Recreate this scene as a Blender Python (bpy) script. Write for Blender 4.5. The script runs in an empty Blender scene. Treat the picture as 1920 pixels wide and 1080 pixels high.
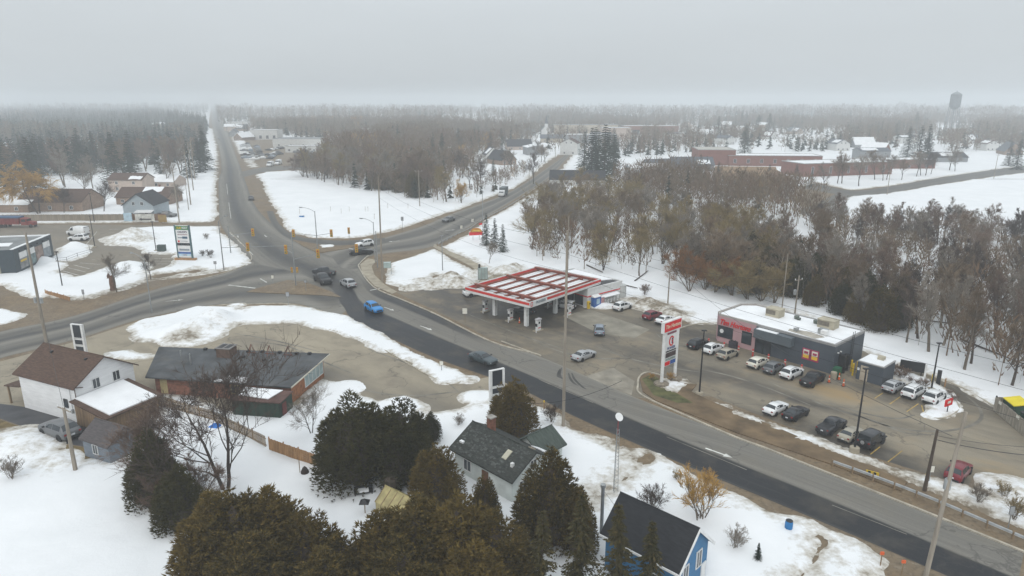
import bpy, bmesh, math, random
import numpy as np
from mathutils import Vector, Matrix
R=math.radians
scn=bpy.context.scene
COL=scn.collection
# ---------------------------------------------------------------- camera
cd=bpy.data.cameras.new('camera'); cam=bpy.data.objects.new('camera',cd); COL.objects.link(cam)
cd.lens=24.0; cd.sensor_width=36.0; cd.clip_start=0.5; cd.clip_end=9000
cam.location=(0,0,37.0); cam.rotation_euler=(R(90-15.42),0,0)
scn.camera=cam
# ---------------------------------------------------------------- overcast sky
w=bpy.data.worlds.new('World'); scn.world=w; w.use_nodes=True
nt=w.node_tree; nt.nodes.clear()
N=nt.nodes.new; L=nt.links.new
sky=N('ShaderNodeTexSky'); sky.sky_type='NISHITA'; sky.sun_disc=False
SUN_EL,SUN_AZ=42.0,200.0
sky.sun_elevation=R(SUN_EL); sky.sun_rotation=R(SUN_AZ); sky.dust_density=4.0; sky.air_density=1.0
tc=N('ShaderNodeTexCoord'); sep=N('ShaderNodeSeparateXYZ'); L(tc.outputs['Generated'],sep.inputs[0])
mx=N('ShaderNodeMath'); mx.operation='MAXIMUM'; mx.inputs[1].default_value=0.0; L(sep.outputs[2],mx.inputs[0])
cie=N('ShaderNodeMath'); cie.operation='MULTIPLY_ADD'; cie.inputs[1].default_value=1.2; cie.inputs[2].default_value=1.0; L(mx.outputs[0],cie.inputs[0])
cn=N('ShaderNodeTexNoise'); cn.inputs['Scale'].default_value=2.2; cn.inputs['Detail'].default_value=5.0
mpg=N('ShaderNodeMapping'); mpg.inputs['Scale'].default_value=(1,1,5); L(tc.outputs['Generated'],mpg.inputs[0]); L(mpg.outputs[0],cn.inputs['Vector'])
cr=N('ShaderNodeMapRange'); cr.inputs[3].default_value=0.93; cr.inputs[4].default_value=1.07; L(cn.outputs['Fac'],cr.inputs[0])
m2=N('ShaderNodeMath'); m2.operation='MULTIPLY'; L(cie.outputs[0],m2.inputs[0]); L(cr.outputs[0],m2.inputs[1])
cc=N('ShaderNodeVectorMath'); cc.operation='SCALE'; cc.inputs[0].default_value=(5.75,6.15,6.42); L(m2.outputs[0],cc.inputs['Scale'])
mixs=N('ShaderNodeMix'); mixs.data_type='RGBA'; mixs.inputs[0].default_value=0.95
L(sky.outputs[0],mixs.inputs[6]); L(cc.outputs[0],mixs.inputs[7])
bg=N('ShaderNodeBackground'); bg.inputs[1].default_value=0.1; L(mixs.outputs[2],bg.inputs[0])
wo=N('ShaderNodeOutputWorld'); L(bg.outputs[0],wo.inputs[0])
sd=bpy.data.lights.new('sun','SUN'); sd.energy=1.1; sd.angle=R(35); sd.color=(1,0.97,0.93)
so=bpy.data.objects.new('sun',sd); COL.objects.link(so)
so.rotation_euler=(R(90-SUN_EL),0,R(180-SUN_AZ))
so.location=(0,0,200)
scn.view_settings.view_transform='Standard'; scn.view_settings.look='None'
scn.view_settings.exposure=0.0; scn.view_settings.gamma=1.0; scn.view_settings.use_curve_mapping=False
scn.cycles.use_denoising=True
scn.cycles.max_bounces=4; scn.cycles.diffuse_bounces=2; scn.cycles.glossy_bounces=2; scn.cycles.transparent_max_bounces=6
scn.cycles.volume_bounces=2; scn.cycles.volume_step_rate=5.0
scn.cycles.caustics_reflective=False; scn.cycles.caustics_refractive=False
scn.cycles.use_adaptive_sampling=True
# ---------------------------------------------------------------- materials
MATS={}
def new_mat(name):
    m=bpy.data.materials.new(name); m.use_nodes=True; t=m.node_tree; t.nodes.clear()
    b=t.nodes.new('ShaderNodeBsdfPrincipled'); o=t.nodes.new('ShaderNodeOutputMaterial'); t.links.new(b.outputs[0],o.inputs[0])
    MATS[name]=m; return m,t,b
def noise(t,scale,detail=4,vec=None,rough=.55):
    n=t.nodes.new('ShaderNodeTexNoise'); n.inputs['Scale'].default_value=scale; n.inputs['Detail'].default_value=detail; n.inputs['Roughness'].default_value=rough
    if vec is not None: t.links.new(vec,n.inputs['Vector'])
    return n.outputs['Fac']
def rng_(t,v,a,b,c,d):
    n=t.nodes.new('ShaderNodeMapRange'); t.links.new(v,n.inputs[0])
    for i,x in zip((1,2,3,4),(a,b,c,d)): n.inputs[i].default_value=x
    return n.outputs[0]
def mixc(t,f,a,b):
    n=t.nodes.new('ShaderNodeMix'); n.data_type='RGBA'
    for i,x in ((0,f),(6,a),(7,b)):
        if isinstance(x,(int,float)): n.inputs[i].default_value=x
        elif isinstance(x,tuple): n.inputs[i].default_value=(*x,1) if len(x)==3 else x
        else: t.links.new(x,n.inputs[i])
    return n.outputs[2]
def mth(t,op,a,b=None):
    n=t.nodes.new('ShaderNodeMath'); n.operation=op
    for i,x in ((0,a),(1,b)):
        if x is None: continue
        if isinstance(x,(int,float)): n.inputs[i].default_value=x
        else: t.links.new(x,n.inputs[i])
    return n.outputs[0]
def wpos(t):
    g_=t.nodes.new('ShaderNodeNewGeometry'); return g_.outputs['Position']
def opos(t):
    c_=t.nodes.new('ShaderNodeTexCoord'); return c_.outputs['Object']
def attr(t,n,out='Fac'):
    a=t.nodes.new('ShaderNodeAttribute'); a.attribute_name=n; return a.outputs[out]
def scalev(t,v,s):
    n=t.nodes.new('ShaderNodeVectorMath'); n.operation='MULTIPLY'; n.inputs[1].default_value=s; t.links.new(v,n.inputs[0]); return n.outputs[0]
def bump(t,b,h,strength,dist=.05):
    n=t.nodes.new('ShaderNodeBump'); n.inputs['Strength'].default_value=strength; n.inputs['Distance'].default_value=dist
    t.links.new(h,n.inputs['Height']); t.links.new(n.outputs[0],b.inputs['Normal'])
def M(name,col,rough=.7,var=.18,scale=1.2,metal=0.0,coat=0.0,stretch=(1,1,1),dirt=0.0,spec=.35,bmp=0.0):
    """plain weathered paint / timber / metal with broad colour variation and a little grime"""
    if name in MATS: return MATS[name]
    m,t,b=new_mat(name)
    p=scalev(t,opos(t),stretch)
    n=noise(t,scale,5,p)
    c0=tuple(max(0,c*(1-var*1.3)) for c in col); c1=tuple(min(1,c*(1+var)) for c in col)
    c=mixc(t,rng_(t,n,.3,.7,0,1),c0,c1)
    if dirt:
        n2=noise(t,scale*.35+.2,6,p,.7); c=mixc(t,rng_(t,n2,.48,.75,0,dirt),c,(.11,.09,.065))
    t.links.new(c,b.inputs['Base Color'])
    b.inputs['Roughness'].default_value=rough; b.inputs['Metallic'].default_value=metal
    b.inputs['Specular IOR Level'].default_value=spec
    if coat: b.inputs['Coat Weight'].default_value=coat; b.inputs['Coat Roughness'].default_value=.08
    if bmp: bump(t,b,noise(t,scale*6,3,p),bmp,.03)
    return m
def glass(name='window_glass',col=(.02,.025,.03)):
    if name in MATS: return MATS[name]
    m,t,b=new_mat(name); n=noise(t,.8,2,wpos(t))
    t.links.new(mixc(t,n,col,tuple(c*2.2 for c in col)),b.inputs['Base Color'])
    b.inputs['Roughness'].default_value=.06; b.inputs['Specular IOR Level'].default_value=.6
    return m
# ---------------------------------------------------------------- mesh helpers
class MB:
    def __init__(s): s.v=[]; s.f=[]
    def add(s,vs,fs):
        o=len(s.v); s.v+= [tuple(x) for x in vs]; s.f+=[tuple(i+o for i in f) for f in fs]; return s
    def box(s,x0,x1,y0,y1,z0,z1):
        return s.add([(x0,y0,z0),(x1,y0,z0),(x1,y1,z0),(x0,y1,z0),(x0,y0,z1),(x1,y0,z1),(x1,y1,z1),(x0,y1,z1)],
          [(0,3,2,1),(4,5,6,7),(0,1,5,4),(1,2,6,5),(2,3,7,6),(3,0,4,7)])
    def boxc(s,c,d,rz=0):
        co,si=math.cos(rz),math.sin(rz); vs=[]
        for z in (-.5,.5):
            for x,y in ((-.5,-.5),(.5,-.5),(.5,.5),(-.5,.5)):
                a,b=x*d[0],y*d[1]; vs.append((c[0]+a*co-b*si,c[1]+a*si+b*co,c[2]+z*d[2]))
        return s.add(vs,[(0,3,2,1),(4,5,6,7),(0,1,5,4),(1,2,6,5),(2,3,7,6),(3,0,4,7)])
    def prism(s,poly,z0,z1):
        n=len(poly)
        zz0=z0 if hasattr(z0,'__len__') else [z0]*n; zz1=z1 if hasattr(z1,'__len__') else [z1]*n
        vs=[(p[0],p[1],a) for p,a in zip(poly,zz0)]+[(p[0],p[1],a) for p,a in zip(poly,zz1)]
        fs=[tuple(range(n-1,-1,-1)),tuple(range(n,2*n))]+[(i,(i+1)%n,(i+1)%n+n,i+n) for i in range(n)]
        return s.add(vs,fs)
    def quad(s,*p): return s.add(p,[tuple(range(len(p)))])
    def slab(s,pts,t=.1):
        """thick roof plane: polygon pts (ccw from above), thickened downwards"""
        n=len(pts); lo=[(p[0],p[1],p[2]-t) for p in pts]
        return s.add(list(pts)+lo,[tuple(range(n)),tuple(range(2*n-1,n-1,-1))]+[(i,i+n,(i+1)%n+n,(i+1)%n) for i in range(n)])
    def tube(s,p0,p1,r0,r1=None,n=6,caps=True):
        r1=r0 if r1 is None else r1
        p0=Vector(p0);p1=Vector(p1); d=p1-p0
        if d.length<1e-6: return s
        d.normalize(); a=d.orthogonal().normalized(); b=d.cross(a)
        vs=[]
        for p,r in ((p0,r0),(p1,r1)):
            for i in range(n):
                t=2*math.pi*i/n; vs.append(tuple(p+a*(r*math.cos(t))+b*(r*math.sin(t))))
        fs=[(i,(i+1)%n,(i+1)%n+n,i+n) for i in range(n)]
        if caps: fs+=[tuple(range(n-1,-1,-1)),tuple(range(n,2*n))]
        return s.add(vs,fs)
    def path(s,pts,r,n=5):
        for a,b in zip(pts[:-1],pts[1:]): s.tube(a,b,r,r,n)
        return s
    def lathe(s,prof,n=10,c=(0,0,0)):
        vs=[];k=len(prof)
        for i in range(n):
            t=2*math.pi*i/n
            for r,z in prof: vs.append((c[0]+r*math.cos(t),c[1]+r*math.sin(t),c[2]+z))
        fs=[]
        for i in range(n):
            j=(i+1)%n
            for q in range(k-1): fs.append((i*k+q,j*k+q,j*k+q+1,i*k+q+1))
        fs.append(tuple(i*k for i in range(n-1,-1,-1))); fs.append(tuple(i*k+k-1 for i in range(n)))
        return s.add(vs,fs)
    def mesh(s,name,mat=None,smooth=False):
        me=bpy.data.meshes.new(name); me.from_pydata(s.v,[],s.f); 
        if mat: me.materials.append(mat)
        if smooth: me.polygons.foreach_set('use_smooth',[True]*len(me.polygons))
        me.update(); return me
    def build(s,name,mat,parent=None,smooth=False,**kw):
        return put(name,s.mesh(name,mat,smooth),parent,**kw)
def put(name,me,parent=None,loc=None,rz=None,mat=None,kind=None,label=None):
    o=bpy.data.objects.new(name,me); COL.objects.link(o); o.parent=parent
    if loc is not None: o.location=loc
    if rz is not None: o.rotation_euler=(0,0,rz)
    if mat is not None:
        o.material_slots[0].link='OBJECT'; o.material_slots[0].material=mat
    if kind: o['kind']=kind
    if label: o['label']=label
    return o
def thing(name,label,cat,loc=(0,0,0),rz=0,group=None):
    o=bpy.data.objects.new(name,None); COL.objects.link(o); o.empty_display_size=.3
    o.location=(loc[0],loc[1],loc[2] if len(loc)>2 else 0); o.rotation_euler=(0,0,rz)
    o['label']=label; o['category']=cat
    if group: o['group']=group
    return o
def tag(o,label,cat,group=None):
    o['label']=label; o['category']=cat
    if group: o['group']=group
    return o
def struct(o): o['kind']='structure'; return o
def npmesh(name,V,F,mat=None,smooth=False,attrs=None):
    """V (n,3) array, F (m,3 or 4) array"""
    me=bpy.data.meshes.new(name); V=np.asarray(V,np.float32); F=np.asarray(F,np.int32)
    k=F.shape[1]; me.vertices.add(len(V)); me.vertices.foreach_set('co',V.ravel())
    me.loops.add(F.size); me.loops.foreach_set('vertex_index',F.ravel())
    me.polygons.add(len(F)); me.polygons.foreach_set('loop_start',np.arange(0,F.size,k,dtype=np.int32))
    try: me.polygons.foreach_set('loop_total',np.full(len(F),k,np.int32))
    except Exception: pass
    if smooth: me.polygons.foreach_set('use_smooth',np.ones(len(F),bool))
    for n,a in (attrs or {}).items():
        at=me.attributes.new(n,'FLOAT','POINT'); at.data.foreach_set('value',np.asarray(a,np.float32))
    me.update(calc_edges=True)
    if mat: me.materials.append(mat)
    return me
def text(name,body,size,mat,parent,loc,rot,ext=.02,shear=0.0,sx=1.0,align='CENTER',bold=0.0,space=1.0):
    c=bpy.data.curves.new(name,'FONT'); c.body=body; c.size=size; c.extrude=ext; c.shear=shear; c.align_x=align; c.align_y='CENTER'
    c.offset=bold; c.resolution_u=3; c.space_character=space
    tmp=bpy.data.objects.new('tmp',c); COL.objects.link(tmp)
    dg=bpy.context.evaluated_depsgraph_get(); me=bpy.data.meshes.new_from_object(tmp.evaluated_get(dg))
    bpy.data.objects.remove(tmp); bpy.data.curves.remove(c)
    me.name=name; me.materials.clear(); me.materials.append(mat)
    o=put(name,me,parent,loc=loc); o.rotation_euler=rot; o.scale=(sx,1,1); return o
def vnoise(x,y,s,seed=0):
    """value noise on arrays"""
    x=x/s+seed*17.3; y=y/s-seed*9.1
    xi=np.floor(x).astype(np.int64); yi=np.floor(y).astype(np.int64); fx=x-xi; fy=y-yi
    fx=fx*fx*(3-2*fx); fy=fy*fy*(3-2*fy)
    def h(a,b):
        n=(a*374761393+b*668265263+seed*1274126177)&0xffffffff
        n=((n^(n>>13))*1274126177)&0xffffffff
        return ((n^(n>>16))&0xffff)/65535.0
    return (h(xi,yi)*(1-fx)+h(xi+1,yi)*fx)*(1-fy)+(h(xi,yi+1)*(1-fx)+h(xi+1,yi+1)*fx)*fy
def fbm(x,y,s,o=4,seed=0):
    r=0;a=1;t=0
    for i in range(o): r=r+a*vnoise(x,y,s/2**i,seed+i); t+=a; a*=.55
    return r/t
def sdf(X,Y,poly,far=12.0):
    """signed distance, + inside; only exact near the polygon"""
    P=np.array(poly); out=np.full(X.shape,-far)
    m=(X>P[:,0].min()-far)&(X<P[:,0].max()+far)&(Y>P[:,1].min()-far)&(Y<P[:,1].max()+far)
    x=X[m];y=Y[m]
    if x.size==0: return out
    d=np.full(x.shape,1e9); ins=np.zeros(x.shape,bool)
    n=len(P)
    for i in range(n):
        ax,ay=P[i];bx,by=P[(i+1)%n]; ex,ey=bx-ax,by-ay; l=ex*ex+ey*ey+1e-9
        t=np.clip(((x-ax)*ex+(y-ay)*ey)/l,0,1); d=np.minimum(d,(x-ax-t*ex)**2+(y-ay-t*ey)**2)
        if ay!=by:
            c=((ay>y)!=(by>y))&(x<ex*(y-ay)/ey+ax); ins^=c
    d=np.sqrt(d); out[m]=np.where(ins,d,-d); return out
def smooth_pts(P,k=6):
    P=[Vector((*p,0)) if len(p)==2 else Vector(p) for p in P]; out=[]
    for i in range(len(P)-1):
        a=P[max(i-1,0)];b=P[i];c=P[i+1];d=P[min(i+2,len(P)-1)]
        for j in range(k):
            t=j/k
            out.append(.5*((2*b)+(-a+c)*t+(2*a-5*b+4*c-d)*t*t+(-a+3*b-3*c+d)*t**3))
    out.append(P[-1]); return out
# ================================================================ GROUND, ROADS, SNOW
def ground_mat():
    m,t,b=new_mat('muddy_ground'); p=wpos(t)
    n1=noise(t,.35,6,p,.65); n2=noise(t,2.2,5,p,.6); n3=noise(t,.09,3,p)
    c=mixc(t,rng_(t,n1,.35,.65,0,1),(.13,.088,.047),(.20,.142,.078))
    c=mixc(t,rng_(t,n3,.45,.7,0,.7),c,(.165,.135,.098))
    c=mixc(t,rng_(t,n2,.48,.7,0,.8),c,(.07,.054,.034)); c=mixc(t,rng_(t,noise(t,.8,6,p,.75),.56,.68,0,.55),c,(.26,.215,.155))
    t.links.new(c,b.inputs['Base Color']); b.inputs['Roughness'].default_value=.8
    bump(t,b,n2,.5,.12); return m
def snow_mat():
    m,t,b=new_mat('old_snow'); p=wpos(t)
    d=attr(t,'dirt'); n1=noise(t,.9,6,p,.68); n2=noise(t,.12,4,p); n3=noise(t,4.0,4,p)
    c=mixc(t,rng_(t,n2,.3,.7,0,1),(.72,.735,.745),(.79,.80,.81))
    dd=mth(t,'ADD',d,mth(t,'MULTIPLY',mth(t,'SUBTRACT',n1,.5),1.5))
    c=mixc(t,rng_(t,dd,.28,.62,0,.75),c,(.40,.36,.29))
    c=mixc(t,rng_(t,dd,.62,.85,0,.9),c,(.16,.125,.08))
    t.links.new(c,b.inputs['Base Color']); b.inputs['Roughness'].default_value=.65; b.inputs['Specular IOR Level'].default_value=.25
    bump(t,b,mth(t,'ADD',n1,mth(t,'MULTIPLY',n3,.3)),.35,.15); return m
def asphalt_mat(name,dark,light,tan,uvw=True):
    ka,kb=(.6,.4) if uvw else (1.5,.8)
    """tone attribute picks worn/new asphalt; streaks follow the road's own length"""
    m,t,b=new_mat(name); p=wpos(t); tone=attr(t,'tone')
    if uvw:
        uv=t.nodes.new('ShaderNodeUVMap'); uv.uv_map='road'
        s1=noise(t,1.0,5,scalev(t,uv.outputs[0],(.035,1.6,1)),.6); s2=noise(t,1.0,4,scalev(t,uv.outputs[0],(.12,5.0,1)),.6)
    else:
        mp=t.nodes.new('ShaderNodeMapping'); mp.inputs['Rotation'].default_value=(0,0,R(44)); t.links.new(p,mp.inputs[0])
        s1=noise(t,.10,5,scalev(t,mp.outputs[0],(.45,1.7,1)),.62); s2=noise(t,.5,6,scalev(t,mp.outputs[0],(.5,1.6,1)),.7)
    n=noise(t,.22,6,p,.62); g=noise(t,9,3,p)
    tt=mth(t,'ADD',tone,mth(t,'MULTIPLY',mth(t,'SUBTRACT',s1,.5),ka))
    tt=mth(t,'ADD',tt,mth(t,'MULTIPLY',mth(t,'SUBTRACT',s2,.5),kb))
    c=mixc(t,rng_(t,tt,0.05,.95,0,1),dark,light)
    c=mixc(t,rng_(t,n,.5,.72,0,.22 if uvw else .6),c,tan)
    c=mixc(t,rng_(t,g,.4,.7,0,.2),c,(.06,.058,.055))
    if not uvw:
        sn=mth(t,'ADD',attr(t,'sand'),mth(t,'MULTIPLY',mth(t,'SUBTRACT',s2,.5),.9)); c=mixc(t,rng_(t,sn,.25,.8,0,.85),c,(.30,.21,.105))
    # cracks
    v=t.nodes.new('ShaderNodeTexVoronoi'); v.feature='DISTANCE_TO_EDGE'; v.inputs['Scale'].default_value=.07
    wv=t.nodes.new('ShaderNodeVectorMath'); wv.operation='ADD'; t.links.new(p,wv.inputs[0])
    nn=t.nodes.new('ShaderNodeTexNoise'); nn.inputs['Scale'].default_value=.25; nn.inputs['Detail'].default_value=5; t.links.new(p,nn.inputs['Vector'])
    sv=scalev(t,nn.outputs['Color'],(7,7,7)); t.links.new(sv,wv.inputs[1]); t.links.new(wv.outputs[0],v.inputs['Vector'])
    c=mixc(t,rng_(t,v.outputs['Distance'],  .003,.008,.4,0),c,(.045,.042,.04))
    t.links.new(c,b.inputs['Base Color'])
    t.links.new(rng_(t,mth(t,'ADD',tt,mth(t,'MULTIPLY',n,.5)),.2,1.0,.38,.8),b.inputs['Roughness'])
    b.inputs['Specular IOR Level'].default_value=.14
    bump(t,b,g,.15,.02); return m
MUD=ground_mat(); SNOW=snow_mat()
ROADM=asphalt_mat('highway_asphalt',(.014,.015,.018),(.225,.212,.185),(.21,.18,.13))
LOTM=asphalt_mat('lot_asphalt',(.06,.053,.044),(.27,.235,.178),(.30,.24,.16),False)
CONC=M('kerb_concrete',(.40,.36,.29),.8,.25,.8,dirt=.5)
PAVE=M('pavement_concrete',(.33,.29,.22),.85,.2,.5,dirt=.4)
TARM=M('black_driveway_asphalt',(.05,.05,.055),.6,.3,.5,dirt=.25)
GRASS=M('dead_grass',(.14,.10,.04),.9,.4,.9,bmp=.4)
g=MB(); S_=6000
gs=[-S_,-1500,-400,-150,0,150,400,1500,S_]
gy=[-300,0,100,250,600,1500,3000,S_]
for i in range(len(gs)-1):
    for j in range(len(gy)-1): g.quad((gs[i],gy[j],0),(gs[i+1],gy[j],0),(gs[i+1],gy[j+1],0),(gs[i],gy[j+1],0))
struct(g.build('ground',MUD))

def ribbon(name,A,B,z,mat,nc,tonef,k=6):
    """road surface between its two edges, with length/width UVs and a tone per point"""
    A=smooth_pts(A,k);B=smooth_pts(B,k); V=[];F=[];T=[];UV=[]; u=0
    for i,(a,b) in enumerate(zip(A,B)):
        if i: u+=((a+b)/2-(A[i-1]+B[i-1])/2).length
        w_=(b-a).length
        for j in range(nc+1):
            v=j/nc; q=a.lerp(b,v); V.append((q.x,q.y,z+.03*math.sin(math.pi*v))); T.append(tonef(u,v,q)); UV.append((u,v*w_))
    n=nc+1
    for i in range(len(A)-1):
        for j in range(nc): F.append((i*n+j,(i+1)*n+j,(i+1)*n+j+1,i*n+j+1))
    F=np.array(F); V=np.array(V); a,b_,c_=V[F[0,0]],V[F[0,1]],V[F[0,2]]
    if np.cross(b_-a,c_-a)[2]<0: F=F[:,::-1]
    me=npmesh(name,V,F,mat,True,{'tone':T}); l=me.uv_layers.new(name='road'); UV=np.array(UV)
    l.data.foreach_set('uv',UV[F.ravel()].astype(np.float32).ravel())
    return struct(put(name,me))
from mathutils.geometry import delaunay_2d_cdt
def patch(name,poly,z,mat,tone=.6,kind='structure',spots=(),sand=(),res=0):
    """flat surface; spots/sand = worn, wet or sanded areas (x, y, rx along the highway, ry across, strength)"""
    if not res:
        bm=bmesh.new(); vs=[bm.verts.new((*p[:2],z)) for p in poly]; f=bm.faces.new(vs); bm.normal_update()
        if f.normal.z<0: f.normal_flip()
        bmesh.ops.triangulate(bm,faces=bm.faces[:]); me=bpy.data.meshes.new(name); bm.to_mesh(me); bm.free()
    else:
        P=np.array(poly); X,Y=np.meshgrid(np.arange(P[:,0].min(),P[:,0].max(),res),np.arange(P[:,1].min(),P[:,1].max(),res)); X=X.ravel();Y=Y.ravel()
        m=sdf(X,Y,poly)>res*.5; pts=[Vector(p) for p in poly]+[Vector(p) for p in zip(X[m].tolist(),Y[m].tolist())]; n=len(poly)
        out=delaunay_2d_cdt(pts,[],[list(range(n))],1,1e-4); me=npmesh(name,[(v.x,v.y,z) for v in out[0]],np.array(out[2]))
    me.materials.append(mat); n=len(me.vertices); co=np.zeros(n*3,np.float32); me.vertices.foreach_get('co',co); co=co.reshape(-1,3)
    T=np.full(n,tone,np.float32); S=np.zeros(n,np.float32); c_,s_=math.cos(R(-45)),math.sin(R(-45))
    for A,L_ in ((T,spots),(S,sand)):
        for x,y,rx,ry,k in L_:
            dx,dy=co[:,0]-x,co[:,1]-y; a=(dx*c_+dy*s_)/rx; b=(-dx*s_+dy*c_)/ry; A+=k*np.exp(-(a*a+b*b))
    for nm,A in (('tone',T),('sand',S)):
        at=me.attributes.new(nm,'FLOAT','POINT'); at.data.foreach_set('value',A)
    o=put(name,me); o['kind']=kind; return o
HW_L=[(-2157.03,5085.99),(-617.39,1445.85),(-214.62,509.82),(-137.97,322.88),(-106.42,247.18),(-87.73,203.92),(-62.48,159.1),(-46.85,139.68),(-33.3,124.62),(-27.69,113.19),(-18.22,102.29),(-10.62,94.23),(0.36,84.52),(7.44,75.74),(15.75,66.66),(22.23,60.09),(28.79,53.5),(34.43,47.51),(38.1,43.61)]
HW_R=[(-2141.67,5085.99),(-597.65,1445.85),(-203.66,509.82),(-125.43,322.88),(-93.43,247.18),(-70.07,201.26),(-48.89,168.61),(-41.21,160.81),(-34.49,151.07),(-28.51,135.4),(-20.36,124.97),(-13.33,116.25),(-3.39,102.29),(3.99,95.75),(15.82,81.13),(25.47,70.3),(32.76,62.29),(38.63,55.55),(43.45,49.89)]
CR_U=[(-86.67,99.39),(-84.7,106.95),(-77.71,115.63),(-71.76,134.16),(-63.57,147.57),(-62.07,157.99),(-52.76,164.92),(-47.81,166.14),(-43.65,173.77),(-35.57,186.56),(-26.83,205.74),(-19.82,229.05),(0.0,287.82),(21.49,397.49),(38.38,489.42),(57.8,603.8)]
CR_L=[(-77.8,88.18),(-75.97,94.87),(-69.94,103.04),(-64.59,114.09),(-55.83,122.16),(-48.1,122.86),(-40.08,122.86),(-30.48,116.25),(-33.19,142.84),(-34.99,163.14),(-20.66,175.11),(-12.9,203.92),(0.0,258.02),(18.53,341.26),(39.86,479.82),(59.4,596.49)]
def sst(a,b,x):
    t=min(1,max(0,(x-a)/(b-a))); return t*t*(3-2*t)
def tone_hw(u,v,q):
    se=sst(150,122,q.y)                                  # 1 on the leg past the lights
    new=1-sst(.44,.47,v)                                 # freshly laid lane
    t_se=.72-.72*new
    seam=sst(.42,.45,v)*(1-sst(.49,.55,v)); t_se=t_se+.12*seam
    wet=sst(98,112,q.y)*sst(.76,.82,v)*.62; t_se-=wet
    edge=max(sst(.06,.0,v),sst(.94,1,v)); t_se+=edge*.25
    t_n=.56+.24*math.sin(v*9.5)+.1*math.sin(v*23)-.28*(sst(.22,.3,v)*(1-sst(.4,.48,v)))
    if q.y>400: t_n+=.12
    return t_se*se+t_n*(1-se)
def tone_cr(u,v,q):
    t_=.62+.24*math.sin(v*13+1)+.12*math.sin(v*29)
    if q.x<-45: t_-=.22*(sst(.3,.36,v)*(1-sst(.42,.5,v)))+.1*(1-sst(.0,.25,v))
    return t_
ribbon('highway',HW_L,HW_R,.024,ROADM,26,tone_hw)
ribbon('cross_road',CR_U,CR_L,.014,ROADM,20,tone_cr)
ribbon('slip_road',[(-82.27,233.63),(-71.82,208.52),(-61.65,190.43),(-52.74,184.31),(-45.07,182.83),(-35.27,186.56)],[(-84.48,233.63),(-72.55,204.83),(-60.79,184.31),(-50.99,177.85),(-44.29,176.47),(-34.34,181.38)],.034,ROADM,6,lambda u,v,q:.4+.1*math.sin(v*7))
ribbon('town_road',[(140.24,316.48),(143.37,289.57),(166.0,302.45),(214.41,341.26),(278.86,387.94),(370.23,440.79)],[(125.61,298.66),(135.4,272.92),(154.62,281.01),(195.55,312.34),(254.96,353.81),(348.92,410.97)],.014,ROADM,8,lambda u,v,q:.5+.1*math.sin(v*11))
ribbon('side_road',[(142.62,291.35),(129.08,274.5),(112.19,251.14),(93.7,229.05)],[(138.94,274.5),(128.28,262.32),(113.62,243.34),(94.64,222.5)],.009,ROADM,6,lambda u,v,q:.55)
ribbon('dealer_road',[(-132.78,334.13),(-130.78,367.29),(-117.19,378.82),(-90.98,367.29)],[(-144.43,367.29),(-140.12,394.26),(-123.81,400.78),(-95.95,387.94)],.009,ROADM,5,lambda u,v,q:.6)
LOT_TH=[(-23.18,130.97),(-17.5,134.99),(-14.55,138.37),(-9.84,134.99),(-6.92,142.84),(-2.96,147.09),(13.38,126.42),(21.04,126.06),(24.05,125.69),(26.8,116.88),(26.31,109.43),(31.14,111.42),(38.1,116.25),(45.5,121.14),(50.15,117.84),(55.77,98.69),(57.72,89.72),(60.07,84.52),(60.42,78.73),(59.23,68.44),(52.5,57.47),(49.59,58.39),(48.91,60.77),(47.84,62.81),(45.26,60.09),(39.85,64.85),(36.44,67.84),(30.81,75.02),(25.59,81.62),(19.77,80.31),(16.14,80.96),(10.27,87.24),(4.14,95.53),(-3.42,103.3),(-9.2,112.01),(-15.83,121.14)]
patch('parking_lot',LOT_TH,.006,LOTM,.55,spots=[(*(44.16,76.03),11,5,.45),(*(50.94,66.66),9,6,.4),(*(32.17,86.87),9,2.5,.3),(*(12.97,91.11),5,4,.3),(*(18.64,102.29),8,3,.25),(*(2.37,115.63),13,9,-.55),(*(-6.84,119.47),9,6,-.35),(*(27.68,89.14),16,2.2,-.4),(*(36.94,80.64),14,2.0,-.4),(*(33.73,74.31),3,2,-.4),(*(37.72,69.3),5,2.2,-.4),(*(49.94,80.64),6,2.2,-.35),(*(42.08,65.3),6,2.5,-.35),(*(24.5,110.27),7,3,-.3),(*(58.47,81.13),4,3,-.25),(*(28.59,104.83),6,5,-.25),(*(-13.94,132.15),8,4,-.3),(*(8.11,97.54),9,2,.2),(*(48.89,70.95),9,1.6,-.35)],sand=[(*(42.84,82.29),5,3.2,.75),(*(34.42,89.14),9,1.6,.35),(*(50.23,62.29),5,4,.5),(*(48.97,85.41),4,2,.35)],res=1.9)
LOT_CL=[(-76.33,86.31),(-75.04,93.59),(-69.32,102.05),(-64.71,112.89),(-63.85,108.87),(-60.2,104.32),(-55.31,101.07),(-47.45,102.29),(-48.14,112.01),(-37.83,112.3),(-23.4,102.79),(-14.43,93.38),(-9.79,86.13),(-5.83,86.5),(-2.23,88.37),(0.36,84.7),(-2.42,81.62),(-3.71,79.36),(-6.9,77.06),(-12.12,76.76),(-16.97,76.47),(-24.11,78.73),(-43.45,77.21),(-63.2,77.21),(-67.96,75.74)]
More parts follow.
